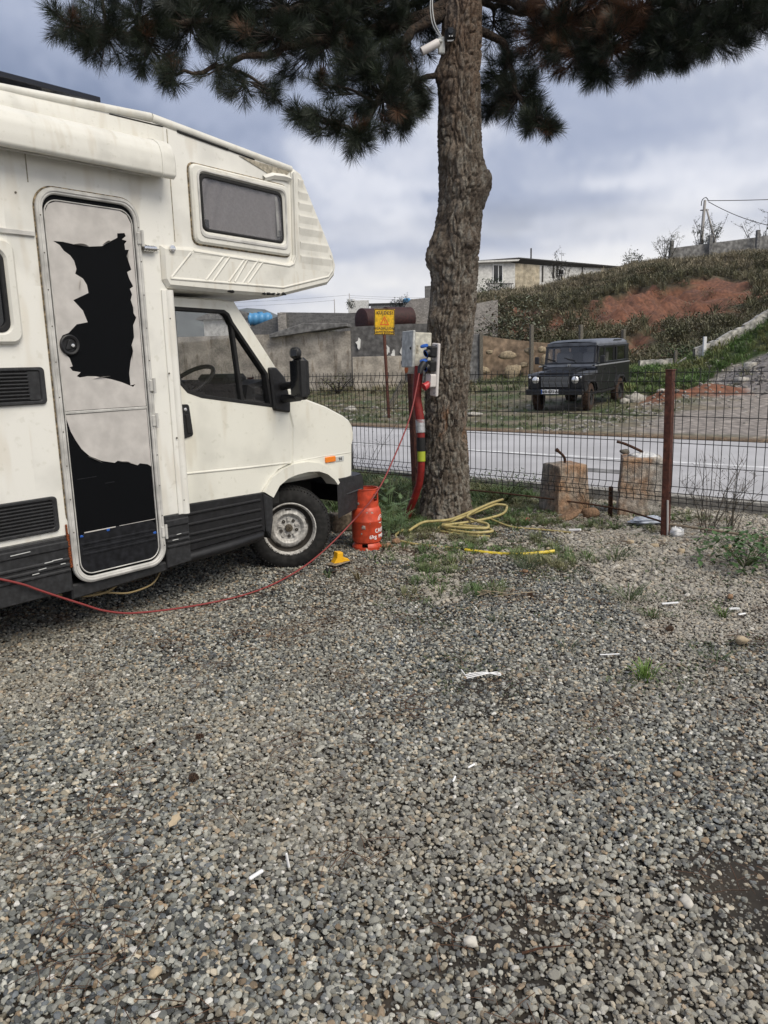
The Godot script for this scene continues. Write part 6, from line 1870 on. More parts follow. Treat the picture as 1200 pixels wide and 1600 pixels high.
	run.call([Vector3(0.365, 0.66, -7.215), Vector3(0.362, 0.56, -7.22), Vector3(0.345, 0.42, -7.25), Vector3(0.29, 0.24, -7.32), Vector3(0.245, 0.11, -7.40), Vector3(0.225, 0.05, -7.44)], 0.034, M.redpipe, "lower_length", 0.0008)

# ------------------------------------------------------------------ gas bottle, cables, hose
func build_gas_and_hoses() -> void:
	var g := thing("gas_bottle", "worn orange-red gas bottle with white lettering beside the front bumper", "gas bottle", Vector3(-0.15, 0.005, -6.38))
	var st := nb()
	var R := 0.126
	lathe(st, [Vector2(0.0, 0.052), Vector2(0.085, 0.050), Vector2(0.118, 0.068), Vector2(R, 0.10), Vector2(R, 0.235), Vector2(R + 0.0025, 0.24), Vector2(R + 0.0025, 0.252), Vector2(R, 0.257), Vector2(R, 0.305), Vector2(0.120, 0.335), Vector2(0.106, 0.362), Vector2(0.085, 0.38), Vector2(0.04, 0.392), Vector2(0.0, 0.394)], 44)
	part("body", st, M.gasred, g)
	st = nb()
	for k in 4:     # foot ring, cut by four slots
		var a0 := k * PI / 2 + 0.35
		lathe(st, [Vector2(0.108, 0.06), Vector2(0.125, 0.040), Vector2(0.128, 0.006), Vector2(0.120, 0.0), Vector2(0.114, 0.006), Vector2(0.112, 0.04)], 12, Transform3D(), PI / 2 - 0.42, a0)
	lathe(st, [Vector2(0.112, 0.0), Vector2(0.128, 0.0), Vector2(0.128, 0.028), Vector2(0.112, 0.028), Vector2(0.112, 0.0)], 44)
	part("foot_ring", st, M.gasred, g)
	st = nb()       # shroud with hand openings
	var sh := [[0.365, 0.415, 0.0], [0.480, 0.512, 0.0]]
	for s in sh:
		lathe(st, [Vector2(0.098, s[0]), Vector2(0.105, s[0]), Vector2(0.105, s[1]), Vector2(0.098, s[1]), Vector2(0.098, s[0])], 44)
	for q in [[0.9, 2.3], [3.55, 5.2], [5.9, 6.7]]:
		lathe(st, [Vector2(0.098, 0.41), Vector2(0.105, 0.41), Vector2(0.105, 0.485), Vector2(0.098, 0.485), Vector2(0.098, 0.41)], 14, Transform3D(), q[1] - q[0], q[0])
	lathe(st, [Vector2(0.098, 0.512), Vector2(0.101, 0.508), Vector2(0.110, 0.514), Vector2(0.110, 0.520), Vector2(0.098, 0.520)], 44)
	part("shroud", st, M.gasred, g)
	st = nb(); tube(st, [Vector3(0, 0.38, 0), Vector3(0, 0.46, 0)], 0.022, 12); box(st, Vector3(0.02, 0.45, 0.01), Vector3(0.07, 0.03, 0.03), 0.006)
	part("valve", st, M.hubbrown, g)
	st = nb()
	wrap_text(st, "CALOR", 0.048, 0.66, R + 0.001, 0.168, 0.37)
	wrap_text(st, "6kg PROPANE", 0.040, 0.56, R + 0.001, 0.118, 0.42)
	part("lettering", st, M.white, g)
	st = nb()
	for k in 24:      # round emblem
		var a := TAU * k / 24.0; var b := TAU * (k + 1) / 24.0
		for rr in [[0.030, 0.037], [0.014, 0.021]]:
			if rr[0] < 0.02 and (k > 20 or k < 2): continue
			var q := func(r: float, t: float) -> Vector3:
				var th := 0.40 - cos(t) * r / R
				return Vector3(cos(th) * (R + 0.0012), 0.262 + sin(t) * r, sin(th) * (R + 0.0012))
			quad(st, q.call(rr[0], a), q.call(rr[1], a), q.call(rr[1], b), q.call(rr[0], b), Vector3(0.7, 0, 0.7))
	part("emblem", st, M.white, g)
	for k in 6:
		st = nb()
		var th: float = [1.75, 1.30, 1.15, 1.5, 2.2, 1.9][k]; var y: float = [0.205, 0.245, 0.315, 0.325, 0.40, 0.15][k]
		var rr: float = R if y < 0.3 else (0.121 if y < 0.35 else 0.105)
		blob(st, Vector3(cos(th) * rr, y, sin(th) * rr), Vector3(0.030, 0.036, 0.004) * [1.0, 0.6, 0.8, 0.5, 0.6, 0.4][k], 20 + k, 0.5, Basis(Vector3.UP, PI / 2 - th))
		part("worn_patch", st, M.gasworn, g)
	# red extension cable: from the rear of the motorhome, over the gravel, up to the plug
	var pts := [rv_at(-3.6, 0.75, 0.16), rv_at(-2.8, 0.68, 0.15), rv_at(-2.26, 0.48, 0.14), rv_at(-2.06, 0.37, 0.14), rv_at(-1.81, 0.22, 0.14), rv_at(-1.56, 0.10, 0.14), Vector3(-1.27, 0.02, -4.83), Vector3(-0.91, 0.02, -5.12), Vector3(-0.66, 0.04, -5.56), Vector3(-0.46, 0.12, -5.95), Vector3(-0.27, 0.27, -6.17), Vector3(-0.14, 0.40, -6.22), Vector3(-0.03, 0.535, -6.33), Vector3(0.08, 0.72, -6.52), Vector3(0.25, 1.07, -6.84), Vector3(0.35, 1.45, -7.04)]
	st = nb(); tube(st, curve(pts, 0.03), 0.0065, 8)
	tag(part("extension_cable", st, M.redcable), "thin red cable from the motorhome over the gravel up to the sockets", "cable")
	st = nb(); tube(st, curve([rv_at(-1.88, 0.27, -0.05), rv_at(-1.75, 0.235, 0.02), rv_at(-1.60, 0.225, 0.03), rv_at(-1.48, 0.26, 0.0)], 0.03), 0.008, 8); tube(st, curve([rv_at(-1.66, 0.235, 0.0), rv_at(-1.45, 0.185, 0.04), rv_at(-1.28, 0.195, 0.02), rv_at(-1.12, 0.30, -0.05)], 0.03), 0.006, 8)
	tag(part("water_hose", st, M.hosetan), "thin ochre hoses sagging under the motorhome's door", "hose")
	# yellow garden hose, coiled at the foot of the pine
	var h := [Vector3(0.93, 0.02, -6.62), Vector3(0.70, 0.025, -6.70), Vector3(0.50, 0.03, -6.88), Vector3(0.52, 0.035, -7.02), Vector3(0.72, 0.05, -6.98), Vector3(0.93, 0.05, -6.84), Vector3(0.96, 0.05, -6.70), Vector3(0.80, 0.05, -6.66), Vector3(0.58, 0.05, -6.82), Vector3(0.54, 0.06, -6.98), Vector3(0.80, 0.10, -7.20), Vector3(1.12, 0.14, -7.52), Vector3(1.22, 0.12, -7.55), Vector3(1.16, 0.08, -7.35), Vector3(0.92, 0.07, -7.12), Vector3(0.62, 0.07, -6.95), Vector3(0.54, 0.08, -6.85), Vector3(0.72, 0.08, -6.74), Vector3(0.92, 0.075, -6.73), Vector3(0.94, 0.08, -6.88), Vector3(0.78, 0.11, -7.10), Vector3(1.02, 0.16, -7.42), Vector3(1.20, 0.17, -7.62), Vector3(1.08, 0.15, -7.56), Vector3(0.76, 0.10, -7.24), Vector3(0.58, 0.10, -7.0), Vector3(0.36, 0.09, -6.98), Vector3(0.22, 0.05, -6.80)]
	st = nb(); tube(st, curve(h, 0.03), 0.0125, 10)
	tag(part("garden_hose", st, M.hoseyellow), "pale yellow garden hose coiled at the foot of the pine", "hose")
	st = nb(); tube(st, curve([Vector3(0.17, 0.05, -6.86), Vector3(0.10, 0.03, -6.74), Vector3(0.12, 0.02, -6.58), Vector3(0.26, 0.018, -6.42), Vector3(0.46, 0.018, -6.30), Vector3(0.62, 0.02, -6.20)], 0.03), 0.011, 10)
	tag(part("garden_hose", st, M.hoseyellow), "short pale hose loop curling towards the gas bottle", "hose")
	st = nb(); tube(st, curve([Vector3(1.02, 0.06, -7.2), Vector3(1.18, 0.025, -6.98), Vector3(1.42, 0.02, -6.86), Vector3(1.66, 0.02, -6.70)], 0.03), 0.009, 8)
	tag(part("garden_hose", st, M.hoseyellow), "thin hose end running right from the coil into the grass", "hose")
	st = nb(); tube(st, curve([Vector3(0.66, 0.02, -6.16), Vector3(0.86, 0.022, -6.02), Vector3(1.10, 0.022, -5.96), Vector3(1.36, 0.03, -6.0)], 0.03), 0.0145, 12)
	tag(part("garden_hose", st, M.hosebright), "bright yellow straight hose end lying on the gravel before the coil", "hose")
	# yellow levelling ramp piece by the wheel
	var ck := thing("wheel_chock", "broken yellow plastic wheel chock on a flat piece in front of the wheel", "wheel chock", Vector3(-0.375, 0.02, -5.86), Basis(Vector3.UP, 0.5).scaled_local(Vector3(0.82, 0.82, 0.82)))
	st = nb(); prism(st, [Vector2(-0.055, 0.0), Vector2(0.045, 0.0), Vector2(0.045, 0.10), Vector2(-0.015, 0.105), Vector2(-0.022, 0.05)], -0.04, 0.04, 0.006)
	part("wedge", st, M.chock, ck)
	st = nb(); prism(st, [Vector2(0.045, 0.004), Vector2(0.12, 0.004), Vector2(0.10, 0.03), Vector2(0.045, 0.05)], -0.01, 0.03, 0.004)
	part("web", st, M.chock, ck)
	st = nb(); box(st, Vector3(0.02, 0.0, 0), Vector3(0.26, 0.010, 0.13), 0.004, Basis(Vector3.UP, 0.4))
	part("base_plate", st, M.wood, ck)
	st = nb(); blob(st, Vector3.ZERO, Vector3(0.10, 0.035, 0.05), 12, 0.2)
	var rb := part("rubber_scrap", st, M.rubber); rb.position = Vector3(-0.42, 0.02, -5.62)
	tag(rb, "black rubber scrap on the gravel before the yellow chock", "scrap")
	st = nb(); box(st, Vector3.ZERO, Vector3(0.26, 0.16, 0.14), 0.015)
	var wd := part("timber_block", st, M.wood); wd.transform = Transform3D(Basis(Vector3.UP, 0.5), Vector3(-0.36, 0.17, -6.72))
	tag(wd, "brown timber block behind the front wheel under the bumper", "timber")

func wrap_text(st: SurfaceTool, text: String, size: float, track: float, r: float, y: float, mid: float) -> void:   # letters standing round a cylinder
	var w := size * track
	for i in text.length():
		if text[i] == " ": continue
		var th := mid - (i - (text.length() - 1) * 0.5) * w / r
		lettering(st, text[i], size, 0.002, Transform3D(Basis(Vector3.UP, PI / 2 - th), Vector3(cos(th) * r, y, sin(th) * r)))

# ------------------------------------------------------------------ sign
func build_sign() -> void:
	var gy := ground_h(0.2, -22.4)
	var o := thing("warning_sign", "square yellow warning sign on a leaning rusty post across the road", "sign", Vector3(0.15, 2.665, -22.0), Basis(Vector3.UP, 0.12) * Basis(Vector3(0, 0, 1), -0.035))
	var st := nb(); box(st, Vector3.ZERO, Vector3(0.575, 0.70, 0.012), 0.004)
	part("plate", st, M.signyellow, o)
	st = nb(); ringprism(st, rrect(-0.282, -0.345, 0.282, 0.345, 0.02), rrect(-0.262, -0.325, 0.262, 0.325, 0.015), 0.006, 0.0085)
	part("border", st, M.signblack, o)
	st = nb(); lettering(st, "KUJDES!", 0.125, 0.003, Transform3D(Basis(), Vector3(0, 0.245, 0.0085)))
	lettering(st, "NGADALSONI", 0.096, 0.003, Transform3D(Basis(), Vector3(0, -0.175, 0.0085)))
	lettering(st, "SHPEJTËSINË", 0.096, 0.003, Transform3D(Basis(), Vector3(0, -0.275, 0.0085)))
	part("lettering", st, M.signblack, o)
	st = nb()
	var ta := [Vector2(-0.135, -0.085), Vector2(0.135, -0.085), Vector2(0.0, 0.165)]
	var tb := [Vector2(-0.088, -0.057), Vector2(0.088, -0.057), Vector2(0.0, 0.106)]
	ringprism(st, ta, tb, 0.006, 0.0095)
	part("triangle", st, M.signred, o)
	st = nb(); prism(st, [Vector2(-0.016, 0.06), Vector2(0.016, 0.06), Vector2(0.008, -0.012), Vector2(-0.008, -0.012)], 0.006, 0.0095); prism(st, rrect(-0.011, -0.045, 0.011, -0.023, 0.006, 3), 0.006, 0.0095)
	part("exclamation_mark", st, M.signred, o)
	st = nb(); tube(st, [Vector3(0.0, -0.30, -0.035), Vector3(0.16, gy - 2.70, -0.035)], 0.045, 10)
	part("post", st, M.primer, o)

# ------------------------------------------------------------------ off-roader
func build_offroader() -> void:
	var fw := Vector3(-0.559, 0, 0.829)
	var org := Vector3(5.0, 0.0, -22.5)
	var bs := Basis(fw, Vector3.UP, fw.cross(Vector3.UP))
	var o := thing("offroader", "dark grey boxy off-roader parked on the grass beyond the road", "off-roader", org, bs * Basis(Vector3(0, 0, 1), -0.028))
	var st := nb()
	var arch := func(cx: float, r: float, y0: float) -> Array:
		var a := []
		for k in 9:
			var t := PI * k / 8.0
			var p := Vector2(cx - cos(t) * r, 0.42 + sin(t) * r * 0.98)
			p.y = maxf(p.y, y0)
			p.y = minf(p.y, 0.42 + r * 0.86)
			a.append(p)
		return a
	var low := [Vector2(-4.42, 0.62)]
	low += arch.call(-3.54, 0.50, 0.62)
	low += [Vector2(-2.9, 0.56), Vector2(-1.32, 0.56)]
	low += arch.call(-0.76, 0.50, 0.60)
	low += [Vector2(-0.17, 0.66), Vector2(-0.15, 1.06), Vector2(-0.20, 1.085), Vector2(-1.26, 1.125), Vector2(-1.26, 1.30), Vector2(-4.44, 1.30)]
	prism(st, low, -0.86, 0.86, 0.025)
	part("body", st, M.carpaint, o)
	# bonnet with its raised middle, wing tops
	st = nb()
	prism(st, [Vector2(-0.20, 1.10), Vector2(-0.24, 1.145), Vector2(-0.75, 1.19), Vector2(-1.24, 1.225), Vector2(-1.26, 1.10)], -0.52, 0.52, 0.03)
	prism(st, [Vector2(-0.30, 1.14), Vector2(-0.36, 1.185), Vector2(-0.75, 1.215), Vector2(-1.20, 1.245), Vector2(-1.22, 1.10)], -0.34, 0.34, 0.03)
	part("bonnet", st, M.carpaint, o)
	for s in [-1, 1]:
		st = nb(); prism(st, [Vector2(-0.17, 1.05), Vector2(-0.20, 1.10), Vector2(-1.26, 1.145), Vector2(-1.26, 1.05)], -0.17, 0.17, 0.03, Transform3D(Basis(), Vector3(0, 0, s * 0.70)))
		part("wing_top", st, M.carroof, o)
		# lamp panel
		st = nb(); box(st, Vector3(-0.145, 0.88, s * 0.66), Vector3(0.03, 0.36, 0.36), 0.01)
		part("lamp_panel", st, M.blackplastic, o)
		var xf := Transform3D(Basis(Vector3(0, 0, 1), -PI / 2), Vector3(-0.13, 0.93, s * 0.60))
		st = nb(); lathe(st, [Vector2(0.105, 0.0), Vector2(0.105, 0.012), Vector2(0.09, 0.03), Vector2(0.05, 0.045), Vector2(0, 0.05)], 20, xf)
		part("headlamp", st, M.lamp, o)
		for q in [[1.005, 0.775, 0.036], [0.79, 0.775, 0.034]]:
			st = nb(); lathe(st, [Vector2(q[2], 0.0), Vector2(q[2], 0.015), Vector2(0, 0.03)], 14, Transform3D(Basis(Vector3(0, 0, 1), -PI / 2), Vector3(-0.13, q[0], s * q[1])))
			part("side_lamp", st, M.lamp if q[0] > 0.9 else M.greyplastic, o)
		# arches
		for cx in [-0.76, -3.54]:
			st = nb()
			var a: Array = arch.call(cx, 0.56, 0.60); var b: Array = arch.call(cx, 0.50, 0.60)
			for i in 8:
				prism(st, [a[i], a[i + 1], b[i + 1], b[i]], 0.0, 0.055, 0.0, Transform3D(Basis(Vector3(1, 0, 0), Vector3(0, 1, 0), Vector3(0, 0, s)), Vector3(0, 0, s * 0.85)))
			part("wheel_arch", st, M.greyplastic, o)
			var w := Node3D.new(); w.name = "wheel"; w.transform = Transform3D(Basis(Vector3.UP, 0.0 if s > 0 else PI) * (Basis(Vector3.UP, 0.12) if cx > -1 else Basis()), Vector3(cx, 0.40, s * 0.76)); o.add_child(w, true)
			var zf := Transform3D(Basis(Vector3.RIGHT, PI / 2), Vector3.ZERO)
			st = nb(); lathe(st, [Vector2(0.24, -0.10), Vector2(0.34, -0.11), Vector2(0.395, -0.09), Vector2(0.402, -0.07), Vector2(0.402, 0.07), Vector2(0.395, 0.09), Vector2(0.34, 0.11), Vector2(0.24, 0.105)], 36, zf)
			part("tyre", st, M.mudtyre, w)
			st = nb()
			for k in 40:
				var b2 := Basis(Vector3(0, 0, 1), TAU * k / 40.0)
				box(st, b2 * Vector3(0.402, 0, 0.03 if k % 2 else -0.03), Vector3(0.022, 0.035, 0.10), 0.0, b2)
			tag(part("tread", st, M.mudtyre, w), "", "", "", "stuff")
			st = nb(); lathe(st, [Vector2(0.245, 0.10), Vector2(0.235, 0.085), Vector2(0.20, 0.055), Vector2(0.15, 0.05), Vector2(0.12, 0.075), Vector2(0.07, 0.08), Vector2(0.065, 0.105), Vector2(0, 0.11)], 30, zf)
			part("rim", st, M.rubber, w)
	# grille with slats, bumper, plate
	st = nb(); box(st, Vector3(-0.13, 0.885, 0), Vector3(0.03, 0.36, 0.90), 0.01)
	var gr := part("grille", st, M.carpaint, o)
	for k in 8:
		st = nb(); box(st, Vector3(-0.108, 0.755 + k * 0.036, 0), Vector3(0.022, 0.016, 0.84), 0.004)
		part("slat", st, M.cartrim, gr)
	st = nb(); box(st, Vector3(-0.03, 0.585, 0), Vector3(0.10, 0.15, 1.74), 0.012)
	for s in [-1, 1]:
		box(st, Vector3(-0.10, 0.585, s * 0.80), Vector3(0.12, 0.13, 0.12), 0.02)
	part("bumper", st, M.carpaint, o)
	st = nb(); box(st, Vector3(0.028, 0.605, 0.10), Vector3(0.012, 0.125, 0.53), 0.003)
	var pl := part("number_plate", st, M.white, o)
	st = nb(); box(st, Vector3(0.035, 0.605, 0.345), Vector3(0.004, 0.118, 0.035), 0.001)
	part("blue_band", st, M.blue, pl)
	st = nb(); lettering(st, "MB 077 AI", 0.115, 0.003, Transform3D(Basis(Vector3.UP, PI / 2), Vector3(0.035, 0.605, 0.08)))
	part("lettering", st, M.signblack, pl)
	# bulkhead, screen, cabin
	st = nb(); prism(st, [Vector2(-1.25, 1.20), Vector2(-1.24, 1.225), Vector2(-1.30, 1.345), Vector2(-1.36, 1.345), Vector2(-1.36, 1.2)], -0.80, 0.80, 0.01)
	part("bulkhead", st, M.carroof, o)
	for s in [-1, 1]:
		st = nb(); box(st, Vector3(-1.255, 1.285, s * 0.38), Vector3(0.02, 0.085, 0.66), 0.008, Basis(Vector3(0, 0, 1), 0.46))
		part("vent_flap", st, M.carroof, o)
		st = nb(); box(st, Vector3(-1.23, 1.30, s * 0.03), Vector3(0.03, 0.09, 0.025), 0.004, Basis(Vector3(0, 0, 1), 0.46))
		part("hinge", st, M.cartrim, o)
	var sc := Basis(Vector3(0, 0, 1), 0.30)
	st = nb()
	for s in [-1, 1]:
		box(st, Vector3(-1.395, 1.61, s * 0.745), Vector3(0.05, 0.58, 0.06), 0.012, sc)
	box(st, Vector3(-1.48, 1.875, 0), Vector3(0.05, 0.05, 1.55), 0.012, sc)
	box(st, Vector3(-1.315, 1.352, 0), Vector3(0.05, 0.05, 1.55), 0.012, sc)
	part("windscreen_frame", st, M.carpaint, o)
	st = nb(); box(st, Vector3(-1.395, 1.61, 0), Vector3(0.010, 0.50, 1.44), 0.0, sc)
	part("windscreen", st, M.glass, o)
	for z in [0.42, -0.18]:
		st = nb()
		tube(st, [Vector3(-1.285, 1.36, z - 0.05), Vector3(-1.315, 1.42, z + 0.06), Vector3(-1.345, 1.485, z + 0.30)], 0.011, 6)
		box(st, Vector3(-1.34, 1.475, z + 0.20), Vector3(0.02, 0.025, 0.36), 0.004, Basis(Vector3.RIGHT, -0.25))
		part("wiper", st, M.rubber, o)
	# roof with rounded edges and alpine lights
	st = nb()
	st.set_smooth_group(1)
	var prof := [Vector2(-0.785, 1.845), Vector2(-0.785, 1.90), Vector2(-0.755, 1.96), Vector2(-0.69, 2.005), Vector2(-0.55, 2.03), Vector2(0, 2.045), Vector2(0.55, 2.03), Vector2(0.69, 2.005), Vector2(0.755, 1.96), Vector2(0.785, 1.90), Vector2(0.785, 1.845)]
	var xsn := [[-1.44, 0.985, -0.06], [-1.50, 0.995, -0.02], [-1.70, 1.0, 0.0], [-4.25, 1.0, 0.0], [-4.36, 0.995, -0.015], [-4.42, 0.98, -0.06]]
	for i in 5:
		for k in 10:
			var f := func(e: Array, p: Vector2) -> Vector3: return Vector3(e[0], p.y + e[2] * clampf((p.y - 1.85) / 0.15, 0, 1), p.x * e[1])
			quad(st, f.call(xsn[i], prof[k]), f.call(xsn[i + 1], prof[k]), f.call(xsn[i + 1], prof[k + 1]), f.call(xsn[i], prof[k + 1]), Vector3(0, maxf(0.05, prof[k].y - 1.85), prof[k].x + prof[k + 1].x))
	st.set_smooth_group(-1)
	box(st, Vector3(-1.45, 1.90, 0), Vector3(0.03, 0.10, 1.54), 0.01); box(st, Vector3(-4.41, 1.90, 0), Vector3(0.03, 0.10, 1.54), 0.01)
	var rf := part("roof", st, M.carroof, o)
	for s in [-1, 1]:
		st = nb(); tube(st, [Vector3(-1.44, 1.848, s * 0.80), Vector3(-4.42, 1.848, s * 0.80)], 0.018, 8)
		part("gutter", st, M.carpaint, rf)
		st = nb(); box(st, Vector3(-3.5, 1.975, s * 0.742), Vector3(0.80, 0.085, 0.02), 0.01, Basis(Vector3.RIGHT, s * 0.75))
		part("alpine_window", st, M.darkglass, rf)
		# side frames and glass
		st = nb()
		for q in [[-1.47, 0.07, 0.30], [-2.06, 0.09, 0.0], [-2.93, 0.09, 0.0], [-4.39, 0.09, 0.0]]:
			box(st, Vector3(q[0], 1.58, s * 0.805), Vector3(q[1], 0.56, 0.05), 0.008, Basis(Vector3(0, 0, 1), q[2]))
		box(st, Vector3(-2.9, 1.335, s * 0.81), Vector3(3.06, 0.07, 0.05), 0.008); box(st, Vector3(-2.95, 1.815, s * 0.80), Vector3(2.96, 0.07, 0.05), 0.008)
		box(st, Vector3(-3.20, 1.58, s * 0.805), Vector3(0.12, 0.50, 0.05), 0.008); box(st, Vector3(-4.22, 1.58, s * 0.805), Vector3(0.26, 0.50, 0.048), 0.008)
		part("window_frame", st, M.carpaint, o)
		for q in [[-1.78, 0.50], [-2.50, 0.76], [-3.68, 0.84]]:
			st = nb(); box(st, Vector3(q[0], 1.575, s * 0.805), Vector3(q[1], 0.44, 0.008))
			part("side_window", st, M.acrylic, o)
		st = nb(); box(st, Vector3(-2.72, 1.285, s * 0.868), Vector3(3.42, 0.045, 0.025), 0.008)
		part("waist_trim", st, M.cartrim, o)
		for x in [-1.27, -2.08, -2.95]:
			st = nb(); box(st, Vector3(x, 0.93, s * 0.861), Vector3(0.012, 0.66, 0.004))
			part("door_gap", st, M.rubber, o)
		for x in [-2.0, -2.86]:
			st = nb(); box(st, Vector3(x, 1.16, s * 0.872), Vector3(0.10, 0.035, 0.025), 0.008)
			part("door_handle", st, M.rubber, o)
		st = nb(); box(st, Vector3(-1.24, 1.46, s * 1.02), Vector3(0.05, 0.22, 0.15), 0.02); tube(st, [Vector3(-1.30, 1.32, s * 0.84), Vector3(-1.25, 1.36, s * 1.0)], 0.015, 6)
		part("door_mirror", st, M.greyplastic, o)
		st = nb(); box(st, Vector3(-1.95, 0.50, s * 0.78), Vector3(2.2, 0.10, 0.12), 0.02)
		part("sill", st, M.rubber, o)
	st = nb(); box(st, Vector3(-4.42, 1.55, 0), Vector3(0.04, 0.60, 1.60), 0.01); box(st, Vector3(-2.6, 0.70, 0), Vector3(3.4, 0.2, 1.4), 0.02)
	part("rear_panel", st, M.carpaint, o)
	for q in [[-1.95, 0.42], [-1.95, -0.42], [-2.85, 0.42], [-2.85, -0.42]]:
		st = nb(); box(st, Vector3(q[0], 1.36, q[1]), Vector3(0.16, 0.62, 0.50), 0.06, Basis(Vector3(0, 0, 1), 0.14)); box(st, Vector3(q[0] - 0.06, 1.74, q[1]), Vector3(0.09, 0.17, 0.27), 0.03)
		part("seat", st, M.seatgrey, o)
	st = nb(); box(st, Vector3(-1.42, 1.30, 0), Vector3(0.22, 0.16, 1.5), 0.03)
	part("dashboard", st, M.dash, o)

# ------------------------------------------------------------------ gravel
func sparse(x: float, z: float) -> float:    # where the dark soil shows between the stones
	var m := smoothstep(0.16, 0.50, nz.get_noise_2d(x * 0.55 + 5.0, z * 0.55) + 0.35 * nz.get_noise_2d(x * 2.2, z * 2.2)) * 0.55
	for q in [[1.08, -1.93, 0.30, 1.3], [0.34, -1.82, 0.30, 0.8], [0.43, -3.37, 0.30, 0.75], [0.62, -2.75, 0.35, 0.5], [1.75, -3.3, 0.5, 0.55], [-0.3, -5.05, 0.4, 0.6], [0.15, -2.3, 0.3, 0.45], [1.3, -2.9, 0.4, 0.5]]:
		m = maxf(m, q[3] * exp(-(pow((x - q[0]) / q[2], 2.0) + pow((z - q[1]) / q[2], 2.0))) + 0.25 * nz.get_noise_2d(x * 3.0, z * 3.0) * (1.0 if absf(x - q[0]) < q[2] * 1.5 and absf(z - q[1]) < q[2] * 1.5 else 0.0))
	return clampf(m, 0.0, 1.0)

func weedy(x: float, z: float) -> float:     # the overgrown strip before and under the fence
	var s := (x - 0.35) * 0.688 - (z + 8.50) * -0.726     # towards the yard: positive
	s = (Vector3(x, 0, z) - POST_L).dot(Vector3(0.688, 0, 0.726))
	s = -s if false else s
	var n := nz.get_noise_2d(x * 0.9 + 70.0, z * 0.9)
	var left := smoothstep(-0.35, 0.25, x + (z + 6.5) * -0.25)
	return smoothstep(3.0, 0.6, s + n * 2.4) * left

func stone_mesh(sd: int, flat: float) -> ArrayMesh:
	var st := nb()
	var sp := SphereMesh.new(); sp.radial_segments = 10; sp.rings = 6; sp.radius = 0.5; sp.height = 1.0
	var a := sp.get_mesh_arrays()
	var v: PackedVector3Array = a[Mesh.ARRAY_VERTEX]
	var o := Vector3(sd * 5.1, sd * 2.3, sd)
	# cut by random planes, as broken stone is
	var r := RandomNumberGenerator.new(); r.seed = 100 + sd
	var cuts := []
	for k in 9:
		cuts.append([Vector3(r.randf_range(-1, 1), r.randf_range(-1, 1), r.randf_range(-1, 1)).normalized(), r.randf_range(0.24, 0.42)])
	for i in v.size():
		var p := v[i] * (1.0 + 0.16 * nz.get_noise_3dv(v[i] * 2.0 + o))
		for c in cuts:
			var n: Vector3 = c[0]
			var e: float = p.dot(n) - c[1]
			if e > 0.0: p -= n * e
		v[i] = p * Vector3(1.0, flat, 0.78)
	st.set_smooth_group(-1)
	var ix: PackedInt32Array = a[Mesh.ARRAY_INDEX]
	for k in range(0, ix.size(), 3):
		var m := v[ix[k]] + v[ix[k + 1]] + v[ix[k + 2]]
		if (v[ix[k + 1]] - v[ix[k]]).cross(v[ix[k + 2]] - v[ix[k]]).length() > 1e-9:
			tri(st, v[ix[k]], v[ix[k + 1]], v[ix[k + 2]], m)
	return done(st)

